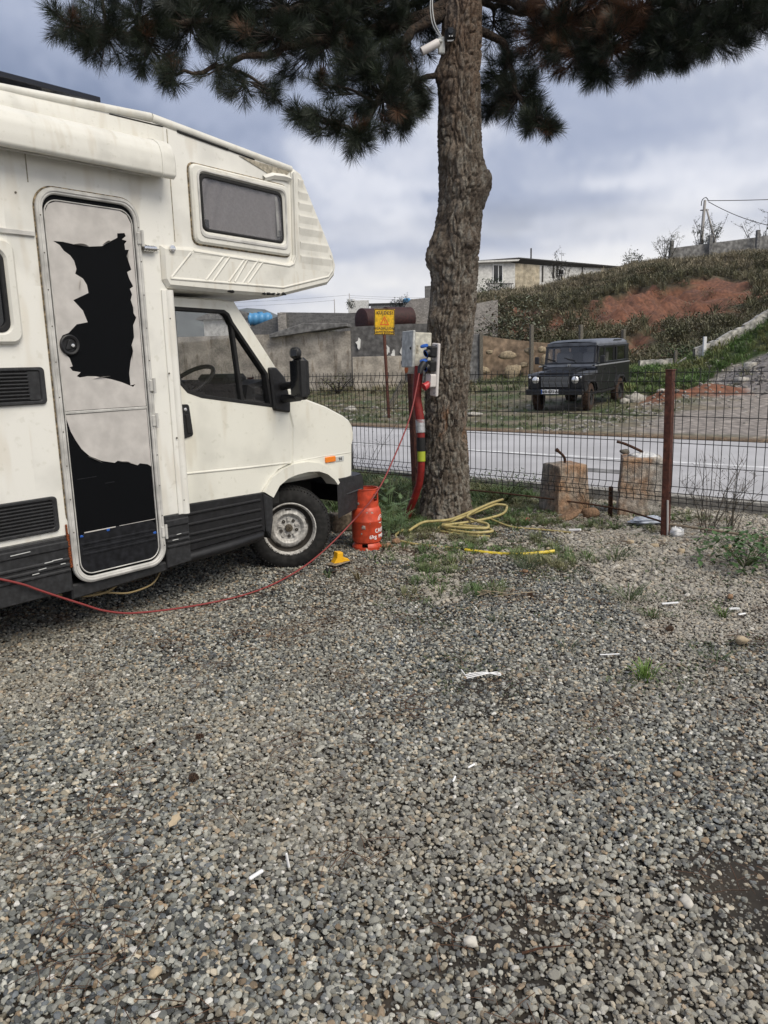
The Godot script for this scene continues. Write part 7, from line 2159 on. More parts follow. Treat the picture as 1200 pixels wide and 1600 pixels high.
func build_gravel() -> void:
	var o := thing("gravel", "grey and tan gravel stones covering the whole yard", "", Vector3.ZERO)
	o.set_meta("kind", "stuff")
	var rg := RandomNumberGenerator.new(); rg.seed = 99
	var kinds := 7
	var xs := []; var cs := []
	for k in kinds:
		xs.append([]); cs.append([])
	var pal := [Color(0.22, 0.23, 0.21), Color(0.33, 0.33, 0.29), Color(0.47, 0.465, 0.41), Color(0.10, 0.105, 0.102), Color(0.15, 0.165, 0.175), Color(0.52, 0.46, 0.355), Color(0.36, 0.265, 0.17), Color(0.66, 0.645, 0.60), Color(0.05, 0.054, 0.056), Color(0.29, 0.26, 0.195)]
	var wgt := [18, 20, 14, 13, 11, 9, 6, 4, 5, 9]
	var pick := []
	for k in pal.size():
		for i in wgt[k]: pick.append(pal[k])
	var cd := Vector3(sin(deg_to_rad(40.3)), 0, -cos(deg_to_rad(40.3)))
	var cn := Vector3(cos(deg_to_rad(40.3)), 0, sin(deg_to_rad(40.3)))
	var tries := 1150000
	for i in tries:
		# more samples near the viewer where they can be seen singly
		var d := rg.randf_range(0.9, 8.6)
		if rg.randf() > (0.55 * d + 1.9) / 6.63: continue
		if rg.randf() > lerpf(1.0, 0.45, smoothstep(2.4, 6.0, d)): continue
		var x := rg.randf_range(-1, 1) * (0.55 * d + 1.9)
		if absf(x) > 0.55 * d + 0.7 and rg.randf() < 0.35: continue
		var z := -d
		var p := Vector3(x, 0, z)
		var ro := (p - RVO).dot(cn); var rs := (p - RVO).dot(cd)
		if ro < -1.3 and rs < 0.9: continue
		if (p - POST_L).dot(Vector3(0.688, 0, 0.726)) < -0.9: continue
		if Vector2(x - 0.62, z + 7.5).length() < 0.24: continue
		var wd := weedy(x, z)
		if rg.randf() < wd * 0.80: continue
		var sp := sparse(x, z)
		var small := rg.randf() < 0.10
		if rg.randf() < sp * 0.88:
			if rg.randf() < 0.35: continue
			small = true
		var L := lerpf(0.012, 0.031, pow(rg.randf(), 1.3)) * (1.4 if rg.randf() < 0.05 else 1.0)
		if small: L = rg.randf_range(0.006, 0.013)
		if (wd > 0.3 or x > 1.5 and z < -4.8) and rg.randf() < 0.28: L *= 1.8
		var col: Color = pick[rg.randi_range(0, pick.size() - 1)]
		col = col * rg.randf_range(0.62, 1.70)
		var warm := nz.get_noise_2d(x * 0.6 + 90.0, z * 0.6)
		col = col.lerp(Color(0.55, 0.49, 0.39), clampf(0.12 + warm * 0.4, 0.0, 0.35))
		if wd > 0.25 or (x > 1.5 and z < -4.0): col = col.lerp(Color(0.66, 0.59, 0.49), 0.5)
		if small and sp > 0.3: col = col.lerp(Color(0.09, 0.075, 0.058), 0.55)
		var b := Basis(Vector3.UP, rg.randf() * TAU) * Basis(Vector3.RIGHT, rg.randfn(0.0, 0.20)) * Basis(Vector3(0, 0, 1), rg.randfn(0.0, 0.20))
		var y := ground_h(x, z) + rg.randf_range(0.0, 0.011) * (1.0 - sp) + L * 0.10
		var k := rg.randi_range(0, kinds - 1)
		xs[k].append(Transform3D(b.scaled_local(Vector3(L, L * rg.randf_range(0.75, 1.2), L * rg.randf_range(0.75, 1.25))), Vector3(x, y, z)))
		cs[k].append(col)
	for k in kinds:
		many("stone", stone_mesh(k, [0.55, 0.6, 0.5, 0.66, 0.42, 0.58, 0.72][k]), M.stone, xs[k], cs[k], o)

# ------------------------------------------------------------------ weeds
func blade_tuft(n: int, h: float, spread: float, w: float, sd: int, droop := 0.5) -> ArrayMesh:
	var r := RandomNumberGenerator.new(); r.seed = sd
	var st := nb()
	for i in n:
		var a := r.randf() * TAU
		var o := Vector3(cos(a), 0, sin(a)) * r.randf() * spread * 0.4
		var out := Vector3(cos(a + r.randf_range(-0.6, 0.6)), 0, sin(a + r.randf_range(-0.6, 0.6)))
		var l := h * r.randf_range(0.55, 1.1)
		var lean := r.randf_range(0.15, 1.0) * spread
		var sd2 := Vector3(-out.z, 0, out.x) * w
		var p1 := o + Vector3(0, l * 0.55, 0) + out * lean * 0.35
		var p2 := o + Vector3(0, l * (1.0 - droop * 0.35), 0) + out * lean * 0.85
		var p3 := o + Vector3(0, l * (1.0 - droop * 0.55), 0) + out * lean * 1.25
		st.set_color(Color(1, 1, 1) * r.randf_range(0.7, 1.2))
		quad(st, o - sd2 * 0.7, o + sd2 * 0.7, p1 + sd2, p1 - sd2, out + Vector3(0, 0.4, 0))
		quad(st, p1 - sd2, p1 + sd2, p2 + sd2 * 0.6, p2 - sd2 * 0.6, out + Vector3(0, 0.6, 0))
		tri(st, p2 - sd2 * 0.6, p2 + sd2 * 0.6, p3, out + Vector3(0, 1, 0))
	st.set_color(Color.WHITE)
	return done(st)

func leaf_sprig(n: int, h: float, w: float, ll: float, sd: int) -> ArrayMesh:   # small broad leaves along branching stems
	var r := RandomNumberGenerator.new(); r.seed = sd
	var st := nb()
	for i in n:
		var a := r.randf() * TAU
		var rad := sqrt(r.randf()) * w
		var p := Vector3(cos(a) * rad, h * pow(r.randf(), 0.8), sin(a) * rad)
		var b := Basis(Vector3.UP, r.randf() * TAU) * Basis(Vector3.RIGHT, r.randf_range(-0.9, 0.4))
		var l := ll * r.randf_range(0.6, 1.2)
		st.set_color(Color(1, 1, 1) * r.randf_range(0.6, 1.3))
		var q := [p, p + b * Vector3(l * 0.3, 0.06 * l, -l * 0.45), p + b * Vector3(0, -0.04 * l, -l), p + b * Vector3(-l * 0.3, 0.06 * l, -l * 0.45)]
		quad(st, q[0], q[1], q[2], q[3], b * Vector3.UP)
	for i in maxi(3, n / 14):
		var a := r.randf() * TAU
		var e := Vector3(cos(a) * w * 0.8, h * r.randf_range(0.6, 1.0), sin(a) * w * 0.8)
		st.set_color(Color(0.8, 0.6, 0.4))
		tube(st, [Vector3.ZERO, e * 0.55 + Vector3(0, h * 0.1, 0), e], [0.012 * h, 0.008 * h, 0.004 * h], 3, false)
	st.set_color(Color.WHITE)
	return done(st)

func scatter(tries: int, x0: float, x1: float, d0: float, d1: float, f: Callable, rg: RandomNumberGenerator) -> Array:   # f(x, z) -> [chance, scale, colour]
	var xs := []; var cs := []
	for i in tries:
		var x := rg.randf_range(x0, x1); var z := -rg.randf_range(d0, d1)
		var q: Array = f.call(x, z)
		if rg.randf() > q[0]: continue
		var s: float = q[1] * rg.randf_range(0.6, 1.35)
		xs.append(Transform3D(Basis(Vector3.UP, rg.randf() * TAU).scaled_local(Vector3(s, s * rg.randf_range(0.8, 1.2), s)), Vector3(x, ground_h(x, z) - 0.01, z)))
		var c: Color = q[2]
		cs.append(c * rg.randf_range(0.65, 1.35))
	return [xs, cs]

func build_weeds() -> void:
	var rg := RandomNumberGenerator.new(); rg.seed = 5
	var gtuft := blade_tuft(22, 0.10, 0.11, 0.0032, 1)
	var low := leaf_sprig(40, 0.06, 0.11, 0.028, 2)
	# grass and small weeds along the fence
	var fn := func(x: float, z: float) -> Array:
		var w := weedy(x, z)
		var n := nz.get_noise_2d(x * 1.3 + 11.0, z * 1.3)
		var q := past_road(x, z)
		if q > -0.25 or (Vector3(x, 0, z) - RVO).dot(Vector3(0.763, 0, 0.647)) < -0.2 and z > -7.0: return [0.0, 1.0, Color.WHITE]
		var c := Color(0.085, 0.140, 0.042).lerp(Color(0.22, 0.20, 0.11), clampf(0.15 + n * 1.4, 0.0, 0.8))
		return [clampf(w * (1.0 + n * 1.5), 0.0, 1.0), (0.70 + 0.60 * smoothstep(1.3, 0.2, (Vector3(x, 0, z) - POST_L).dot(Vector3(0.688, 0, 0.726)))), c]
	var r: Array = scatter(14000, -2.0, 5.5, 4.2, 11.5, fn, rg)
	var gs := thing("grass", "patchy green and dry grass along the foot of the fence", "", Vector3.ZERO); gs.set_meta("kind", "stuff")
	many("blades", gtuft, M.leaf, r[0], r[1], gs)
	r = scatter(5000, -2.0, 5.5, 4.2, 11.5, fn, rg)
	many("weeds", low, M.leaf, r[0], r[1], gs)
	# thin weeds strewn over the gravel at the right
	var fw := func(x: float, z: float) -> Array:
		var n := nz.get_noise_2d(x * 1.1 + 31.0, z * 1.1)
		return [smoothstep(0.10, 0.40, n + 0.22 * smoothstep(0.8, 2.4, x) + 0.10 * smoothstep(-3.0, -6.0, z)) * 0.55 * smoothstep(-2.6, -4.0, z) * smoothstep(-0.3, 0.6, x), 0.55, Color(0.06, 0.085, 0.032)]
	r = scatter(5000, -0.6, 3.6, 2.4, 6.6, fw, rg)
	many("sprouts", low, M.leaf, r[0], r[1], gs)
	# single tufts in the gravel
	var tf := [[1.25, -3.52, 0.115, 0.10, 46, Color(0.11, 0.19, 0.03), "bright green grass tuft beside a white stick on the gravel"],
		[0.70, -4.93, 0.10, 0.17, 50, Color(0.065, 0.095, 0.03), "wide grass tuft mixed with straw before the yellow hose end"],
		[2.02, -4.40, 0.10, 0.09, 34, Color(0.085, 0.14, 0.03), "small green grass tuft at the right, under two white scraps"],
		[1.60, -4.42, 0.08, 0.12, 40, Color(0.07, 0.115, 0.03), "dark green grass tuft left of the right-hand scraps"],
		[1.58, -4.78, 0.11, 0.22, 60, Color(0.06, 0.09, 0.03), "broad ragged grass clump behind the dark green tuft"],
		[0.97, -3.92, 0.06, 0.10, 26, Color(0.045, 0.065, 0.03), "low dull weed tuft among the stones in the middle of the yard"],
		[1.70, -3.74, 0.05, 0.12, 30, Color(0.06, 0.095, 0.03), "flat green tuft right of the bright one"],
		[0.66, -4.38, 0.06, 0.09, 22, Color(0.05, 0.075, 0.035), "faint grey-green tuft between the straw tuft and the white strip"],
		[-0.42, -5.50, 0.08, 0.05, 18, Color(0.06, 0.10, 0.035), "tiny weed at the foot of the front tyre"],
		[1.05, -5.55, 0.09, 0.20, 50, Color(0.045, 0.065, 0.028), "grass patch below the end of the yellow hose"],
		[1.78, -5.75, 0.10, 0.20, 54, Color(0.06, 0.085, 0.03), "grass clump on the gravel midway to the clear fence post"],
		[-0.20, -5.42, 0.09, 0.09, 22, Color(0.14, 0.11, 0.05), "yellowing dry sprig on the gravel before the gas bottle"]]
	for q in tf:
		var m := blade_tuft(q[4], q[2], q[3], 0.0026, 300 + int(q[0] * 50.0) + int(q[1] * 70.0))
		var o := thing("grass_tuft", q[6], "grass tuft", Vector3(q[0], ground_h(q[0], q[1]) + 0.003, q[1]), Basis(), "tufts growing through the gravel")
		put("blades", m, leafmat(q[5]), o)
	var st := nb()
	for k in 5:
		var a := Vector3(rg.randf_range(-0.06, 0.06), 0.03, rg.randf_range(-0.03, 0.03))
		tube(st, curve([a, a + Vector3(rg.randf_range(-0.06, 0.02), 0.03, 0.06), a + Vector3(rg.randf_range(-0.16, 0.18), 0.005, rg.randf_range(0.06, 0.12))], 0.02), 0.0028, 5)
	tube(st, curve([Vector3(0.0, 0.02, 0.06), Vector3(0.15, 0.025, 0.02), Vector3(0.28, 0.02, -0.02)], 0.03), 0.003, 5)
	var sw := part("straw", st, M.palestone); sw.position = Vector3(0.70, 0.02, -4.86)
	tag(sw, "pale straw stalks lying on the wide grass tuft", "straw")
	# taller plants
	feather_plant(Vector3(0.02, 0, -6.62), 0.62, 26, "tall feathery green weed between gas bottle and red pipe", Color(0.13, 0.20, 0.085))
	feather_plant(Vector3(0.16, 0, -6.95), 0.40, 18, "lower feathery weed at the end of the red pipe", Color(0.12, 0.18, 0.08))
	stalk_plant(Vector3(-0.28, 0, -9.2), 0.95, 9, "thin bare weed stalks against the road left of the dark fence post", Color(0.07, 0.075, 0.05))
	stalk_plant(Vector3(-0.75, 0, -9.7), 0.80, 7, "dry weed stalks behind the bonnet at the fence", Color(0.08, 0.075, 0.05))
	stalk_plant(Vector3(2.85, 0, -6.60), 0.72, 14, "brittle grey bush of bare twigs right of the clear fence post", Color(0.10, 0.085, 0.065))
	stalk_plant(Vector3(3.1, 0, -6.75), 0.60, 14, "second brittle bush by the mesh panel at the right", Color(0.11, 0.095, 0.07))
	stalk_plant(Vector3(2.05, 0, -7.55), 0.30, 8, "small dry twigs around the steel stake", Color(0.09, 0.07, 0.05))
	leafy_plant(Vector3(2.62, 0, -5.42), 0.28, 0.34, 260, 0.068, "dark green broad-leaved weed at the right edge of the gravel", Color(0.062, 0.125, 0.036))
	leafy_plant(Vector3(3.02, 0, -5.62), 0.22, 0.26, 130, 0.055, "broad-leaved weed cut by the right edge", Color(0.06, 0.12, 0.036))
	leafy_plant(Vector3(1.30, 0, -8.25), 0.36, 0.46, 620, 0.034, "dense low green bush between pine trunk and left block", Color(0.075, 0.115, 0.040))
	leafy_plant(Vector3(0.0, 0, -8.3), 0.34, 0.50, 620, 0.030, "dense weeds behind the gas bottle at the fence", Color(0.075, 0.115, 0.042))
	leafy_plant(Vector3(2.62, 0, -7.02), 0.20, 0.22, 130, 0.028, "small weeds at the foot of the right block", Color(0.05, 0.065, 0.03))
	# ---- beyond the road: grass on the verge, scrub on the hill
	var vt := blade_tuft(16, 0.26, 0.22, 0.010, 21)
	var fv := func(x: float, z: float) -> Array:
		var q := past_road(x, z)
		var d := -z
		if q < 7.0 or hill_t(x, d) > 0.02 or d > 37.0: return [0.0, 1.0, Color.WHITE]
		var gc := ground_color(x, z)
		var g := smoothstep(0.0, 0.02, gc.g - gc.r * 0.92)
		var dryg := 0.0
		if x < 4.0 and d > 24.0: dryg = 0.6
		var pch := maxf(g, dryg) * (0.38 + 0.6 * nz.get_noise_2d(x * 0.8, z * 0.8))
		if x > 8.5 and d > 25.5: pch = 0.85
		if x > 10.5 and on_heap(x, d): pch = 0.02
		var c := Color(0.085, 0.115, 0.042).lerp(Color(0.24, 0.20, 0.125), clampf(0.15 + dryg + nz.get_noise_2d(x * 0.7 + 9.0, z * 0.7), 0.0, 1.0))
		if x > 8.5 and d > 25.5: c = Color(0.085, 0.15, 0.035).lerp(Color(0.18, 0.185, 0.065), clampf(0.4 + nz.get_noise_2d(x * 0.5, z * 0.5) * 1.6, 0.0, 1.0))
		return [pch, 0.42 if q < 17.0 else 0.9, c]
	r = scatter(26000, -9.0, 22.0, 17.0, 37.0, fv, rg)
	var vg := thing("verge_grass", "rough grass on the far verge and the green bank", "", Vector3.ZERO); vg.set_meta("kind", "stuff")
	many("blades", vt, M.leaf, r[0], r[1], vg)
	var sc := leaf_sprig(80, 0.55, 0.50, 0.12, 31)
	var sg := blade_tuft(20, 0.7, 0.5, 0.022, 33)
	var fh := func(x: float, z: float) -> Array:
		var t := hill_t(x, -z)
		if t < 0.0 or t > 1.2: return [0.0, 1.0, Color.WHITE]
		var rf := red_face(x, -z)
		var n := nz.get_noise_2d(x * 0.22 + 3.0, z * 0.22)
		var c := Color(0.078, 0.084, 0.038).lerp(Color(0.175, 0.14, 0.085), clampf(0.45 + n * 1.8, 0.0, 1.0))
		return [clampf(1.0 - rf * 1.15, 0.05 if rf < 0.98 else 0.02, 1.0) * clampf(1.0 - smoothstep(0.75, 0.95, t) * 0.5, 0, 1), 0.95, c]
	r = scatter(7000, -6.0, 44.0, 33.0, 78.0, fh, rg)
	var hs := thing("hillside_scrub", "dark low scrub covering the slope", "", Vector3.ZERO); hs.set_meta("kind", "stuff")
	many("shrubs", sc, M.leaf, r[0], r[1], hs)
	var fg := func(x: float, z: float) -> Array:
		var t := hill_t(x, -z)
		if t < 0.0 or t > 1.25: return [0.0, 1.0, Color.WHITE]
		var rf := red_face(x, -z)
		var n := nz.get_noise_2d(x * 0.25 + 70.0, z * 0.25)
		var top := smoothstep(0.70, 0.88, t + n * 0.2)
		var c := Color(0.115, 0.11, 0.056).lerp(Color(0.27, 0.23, 0.155), clampf(top + n * 0.6, 0.0, 1.0))
		return [clampf((0.45 + top * 0.6) * (1.0 - rf), 0.0, 1.0), 0.9, c]
	r = scatter(22000, -6.0, 46.0, 33.0, 82.0, fg, rg)
	many("dry_grass", sg, M.leaf, r[0], r[1], hs)
	# bushes and small trees one can tell apart
	bush(Vector3(7.2, 0, -42.0), Vector3(2.4, 2.3, 1.6), 2600, 0.17, "big pale-topped bush spreading above the retaining wall", Color(0.155, 0.17, 0.115), Color(0.10, 0.068, 0.042))
	bush(Vector3(4.9, 0, -39.5), Vector3(1.2, 1.3, 0.9), 900, 0.14, "dark scrub bush right beside the pine trunk above the wall", Color(0.055, 0.055, 0.03), Color(0.05, 0.045, 0.028))
	bush(Vector3(11.4, 0, -79.0), Vector3(2.0, 1.6, 1.4), 700, 0.22, "green bush growing before the hilltop house, by the pine trunk", Color(0.035, 0.065, 0.022), Color(0.04, 0.06, 0.02))
	bush(Vector3(23.4, 0, -73.5), Vector3(1.2, 1.35, 1.0), 620, 0.16, "round bush standing alone on the ridge line", Color(0.06, 0.075, 0.035), Color(0.05, 0.05, 0.03))
	bush(Vector3(20.3, 0, -80.0), Vector3(1.5, 1.3, 1.0), 300, 0.16, "sparse shrub before the dark end of the hilltop house", Color(0.06, 0.065, 0.035), Color(0.05, 0.05, 0.03))
	bush(Vector3(-1.9, 0, -34.5), Vector3(1.0, 0.75, 0.5), 520, 0.10, "yellow-green shrub at the foot of the long concrete wall", Color(0.12, 0.125, 0.05), Color(0.10, 0.085, 0.05))
	bush(Vector3(-4.0, 0, -34.0), Vector3(1.1, 0.5, 0.5), 420, 0.09, "dry brown shrub at the wall behind the door mirror", Color(0.13, 0.105, 0.06), Color(0.10, 0.08, 0.05))
	bush(Vector3(-3.2, 3.0, -46.0), Vector3(0.75, 0.65, 0.5), 380, 0.12, "green weed tuft before the grey block wall", Color(0.10, 0.12, 0.06), Color(0.08, 0.08, 0.05), true)
	bush(Vector3(12.9, 0, -33.4), Vector3(1.1, 0.6, 0.6), 450, 0.08, "pine-green bush on the bank left of the kerb", Color(0.05, 0.10, 0.028), Color(0.05, 0.09, 0.03))
	twig_tree(Vector3(26.4, 0, -73.8), 3.1, 9, "grey-green small tree at the end of the hilltop wall", Color(0.15, 0.155, 0.10))
	twig_tree(Vector3(31.4, 0, -76.6), 4.2, 11, "dark green shrub at the foot of the strutted pole", Color(0.05, 0.068, 0.032))
	twig_tree(Vector3(36.4, 0, -77.0), 4.2, 5, "small dark shrub above the hilltop wall near the frame edge", Color(0.03, 0.04, 0.02))
	twig_tree(Vector3(18.7, 0, -82.0), 3.7, 8, "bare twiggy tree before the roof of the hilltop house", Color(0.05, 0.05, 0.035))
	bush(Vector3(-6.0, 13.2, -170.0), Vector3(1.1, 1.6, 1.0), 220, 0.35, "dark tree beside the far white building", Color(0.03, 0.045, 0.02), Color(0.03, 0.04, 0.02), true)
	for k in 3:
		bush(Vector3([3.6, 4.9, 6.0][k], 13.3, -175), Vector3([1.6, 0.9, 0.9][k], [1.6, 2.0, 2.2][k], 1.0), 260, 0.35, ["dark bushy treetop just right of the sign", "narrow dark treetop left of the tiny blue tank", "pointed dark treetop next to the tiny blue tank"][k], Color(0.025, 0.032, 0.02), Color(0.02, 0.03, 0.02), true)
	# rubble beyond the road
	var rm := stone_mesh(3, 0.7)
	var fr := func(x: float, z: float) -> Array:
		var q := past_road(x, z); var d := -z
		if q < 6.8 or d > 30.0: return [0.0, 1.0, Color.WHITE]
		var edge := exp(-pow((x - 3.6 - (d - 16.5) * 0.75) / 0.9, 2.0))
		var c := 0.04 + edge * 0.55 + (0.5 if d > 22.8 and d < 25.6 and x > 8.0 and x < 15.0 else 0.0) + (1.4 if x > 10.5 and d < 28.0 and on_heap(x, d) else 0.0)
		if x < 3.0 and d > 22.0: c += 0.10
		return [c * (0.5 + nz.get_noise_2d(x * 1.4, z * 1.4)), 0.13, Color(0.40, 0.37, 0.33)]
	r = scatter(22000, -6.0, 19.0, 15.0, 30.0, fr, rg)
	var rb := thing("rubble", "scattered pale stones and rubble on the far side of the road", "", Vector3.ZERO); rb.set_meta("kind", "stuff")
	many("stones", rm, M.stone, r[0], r[1], rb)
	var big := [[8.05, -24.6, 0.62, "largest white boulder behind the off-roader's rear wheel"], [7.6, -24.2, 0.34, "flat white stone just left of the large boulder"], [9.0, -24.9, 0.30, "pale stone right of the large boulder"], [10.4, -25.2, 0.34, "pale stone left of the clear fence post, on the red earth"], [11.6, -25.0, 0.42, "white stone right of the clear fence post on the red earth"], [12.3, -25.9, 0.5, "long pale stone below the green bank"], [2.6, -21.5, 0.45, "flat pale slab on the grass just right of the pine trunk"], [-1.0, -25.5, 0.4, "white stone on the grass left of the sign post"], [13.6, -21.5, 0.3, "lone pale stone on the gravelled lot"]]
	for i in big.size():
		var q: Array = big[i]
		st = nb(); blob(st, Vector3.ZERO, Vector3(q[2], q[2] * (0.25 if i == 6 else 0.62), q[2] * 0.75), 200 + i, 0.3)
		var o := part("stone", st, M.whitestone); o.position = Vector3(q[0], ground_h(q[0], q[1]) + q[2] * 0.12, q[1])
		tag(o, q[3], "stone", "white stones beyond the road")

var leafmats := {}
func leafmat(c: Color) -> StandardMaterial3D:
	var k := c.to_html()
	if not leafmats.has(k):
		var m: StandardMaterial3D = M.leaf.duplicate()
		m.albedo_color = c.linear_to_srgb()
		leafmats[k] = m
	return leafmats[k]

func feather_plant(at: Vector3, h: float, n: int, label: String, c: Color) -> void:
	var o := thing("feathery_weed", label, "weed", Vector3(at.x, ground_h(at.x, at.z), at.z))
	var st := nb()
	for s in 4:
		var top := Vector3(rng.randf_range(-0.1, 0.1), h * rng.randf_range(0.6, 1.0), rng.randf_range(-0.1, 0.1))
		tube(st, [Vector3(0.02 * s - 0.03, 0, 0), top * 0.5, top], [0.004, 0.003, 0.0015], 5, false)
	part("stem", st, leafmat(c * 1.3), o)
	st = nb()
	for k in n:
		var f := k / float(n)
		var a := k * 2.4
		var b := Vector3(0, h * (0.08 + 0.85 * f), 0)
		var l := lerpf(0.24, 0.07, f) * rng.randf_range(0.8, 1.2)
		var d := Vector3(cos(a), rng.randf_range(0.25, 0.7), sin(a)).normalized()
		var side := d.cross(Vector3.UP).normalized()
		var up := side.cross(d)
		for j in 9:
			var t := (j + 1) / 9.0
			var p := b + d * l * t - Vector3(0, 0.10 * l * t * t, 0)
			var w := l * 0.30 * sin(PI * (0.15 + 0.8 * t))
			for s in [-1, 1]:
				var tip: Vector3 = p + side * s * w + d * l * 0.10
				tri(st, p - d * 0.006, p + d * 0.006, tip, up)
		tri(st, b - side * 0.003, b + side * 0.003, b + d * l, up)
	part("fronds", st, leafmat(c), o)

func stalk_plant(at: Vector3, h: float, n: int, label: String, c: Color) -> void:
	var o := thing("dry_weed", label, "weed", Vector3(at.x, ground_h(at.x, at.z), at.z))
	var st := nb()
	for s in n:
		var a := rng.randf() * TAU
		var top := Vector3(cos(a) * h * rng.randf_range(0.15, 0.75), h * rng.randf_range(0.45, 1.0), sin(a) * h * 0.35 * rng.randf())
		var pts := [Vector3(rng.randf_range(-0.05, 0.05), 0, rng.randf_range(-0.05, 0.05)), top * 0.5 + Vector3(0, h * 0.08, 0), top]
		tube(st, pts, [0.0035, 0.0026, 0.0012], 4, false)
		for k in 5:
			var p: Vector3 = pts[1].lerp(pts[2], rng.randf())
			var e := p + Vector3(rng.randf_range(-0.10, 0.10), rng.randf_range(0.02, 0.14), rng.randf_range(-0.08, 0.08)) * (h / 0.7)
			tube(st, [p, e], [0.0018, 0.0009], 3, false)
	part("stalks", st, leafmat(c), o)
	st = nb()
	for s in n * 9:
		var a := rng.randf() * TAU
		var p := Vector3(cos(a) * h * rng.randf_range(0.05, 0.5), h * rng.randf_range(0.15, 0.95), sin(a) * h * 0.3)
		var b := Basis(Vector3.UP, rng.randf() * TAU) * Basis(Vector3.RIGHT, rng.randf_range(-1, 1))
		tri(st, p, p + b * Vector3(0.008, 0, -0.012), p + b * Vector3(0, 0, -0.028), b * Vector3.UP)
	part("leaves", st, leafmat(c * 0.8), o)

func leafy_plant(at: Vector3, h: float, w: float, n: int, ll: float, label: String, c: Color) -> void:
	var o := thing("leafy_weed", label, "weed", Vector3(at.x, ground_h(at.x, at.z), at.z))
	put("leaves", leaf_sprig(n, h, w, ll, n + int(at.x * 100.0)), leafmat(c), o)

func bush(at: Vector3, r: Vector3, n: int, ll: float, label: String, top: Color, inner: Color, given_y := false) -> void:
	var y := at.y if given_y else ground_h(at.x, at.z)
	var o := thing("bush", label, "bush", Vector3(at.x, y, at.z))
	var st := nb()
	for k in n:
		var u := Vector3(rng.randfn(0, 0.5), rng.randf_range(0.0, 1.0), rng.randfn(0, 0.5))
		if Vector2(u.x, u.z).length() > 1.1 - 0.5 * u.y: u *= 0.7
		var lump := 1.0 + 0.45 * nz.get_noise_3dv(u * 1.6 + at)
		var p := Vector3(u.x * r.x, u.y * r.y * 1.25 * lump, u.z * r.z)
		var b := Basis(Vector3.UP, rng.randf() * TAU) * Basis(Vector3.RIGHT, rng.randf_range(-1.0, 0.6))
		var l := ll * rng.randf_range(0.5, 1.4)
		st.set_color((top if rng.randf() < 0.6 else inner) * rng.randf_range(0.65, 1.3))
		var q := [p, p + b * Vector3(l * 0.32, 0.06 * l, -l * 0.5), p + b * Vector3(0, -0.05 * l, -l), p + b * Vector3(-l * 0.32, 0.06 * l, -l * 0.5)]
		quad(st, q[0], q[1], q[2], q[3], b * Vector3.UP)
	st.set_color(Color.WHITE)
	part("foliage", st, M.leaf, o)
	st = nb()
	for k in 9:
		var a := k * 0.7
		tube(st, [Vector3.ZERO, Vector3(cos(a) * r.x * 0.4, r.y * 0.55, sin(a) * r.z * 0.4), Vector3(cos(a) * r.x * 0.8, r.y * 0.95, sin(a) * r.z * 0.8)], [0.03, 0.018, 0.006], 4, false)
	part("stem", st, M.twig, o)

func twig_tree(at: Vector3, h: float, n: int, label: String, c: Color, given_y := false) -> void:
	var y := (at.y if given_y else ground_h(at.x, at.z)) - 0.2
	var o := thing("shrub", label, "shrub", Vector3(at.x, y, at.z))
	var st := nb()
	var lf := nb()
	for k in n:
		var a := k * 2.4 + rng.randf()
		var top := Vector3(cos(a) * h * rng.randf_range(0.15, 0.5), h * rng.randf_range(0.7, 1.05), sin(a) * h * 0.3)
		var mid := top * 0.5 + Vector3(rng.randf_range(-0.08, 0.08), 0.06, 0) * h
		var stem := curve([Vector3.ZERO, mid, top], h * 0.12)
		var sr := []
		for i in stem.size(): sr.append(lerpf(h * 0.014, h * 0.003, i / float(stem.size() - 1)))
		tube(st, stem, sr, 4, false)
		for j in 9:
			var b0: Vector3 = stem[rng.randi_range(stem.size() / 3, stem.size() - 1)]
			var b1 := b0 + Vector3(rng.randf_range(-0.20, 0.20), rng.randf_range(0.02, 0.22), rng.randf_range(-0.12, 0.12)) * h
			tube(st, [b0, b1], [h * 0.0045, h * 0.002], 3, false)
			for i in 16:
				var p := b0.lerp(b1, rng.randf_range(0.2, 1.1)) + Vector3(rng.randf_range(-1, 1), rng.randf_range(-1, 1), rng.randf_range(-1, 1)) * h * 0.035
				var b := Basis(Vector3.UP, rng.randf() * TAU) * Basis(Vector3.RIGHT, rng.randf_range(-1.2, 0.6))
				var l := h * 0.034 * rng.randf_range(0.6, 1.3)
				quad(lf, p, p + b * Vector3(l * 0.3, 0, -l * 0.5), p + b * Vector3(0, 0, -l), p + b * Vector3(-l * 0.3, 0, -l * 0.5), b * Vector3.UP)
	part("branches", st, M.twig, o)
	part("foliage", lf, leafmat(c), o)

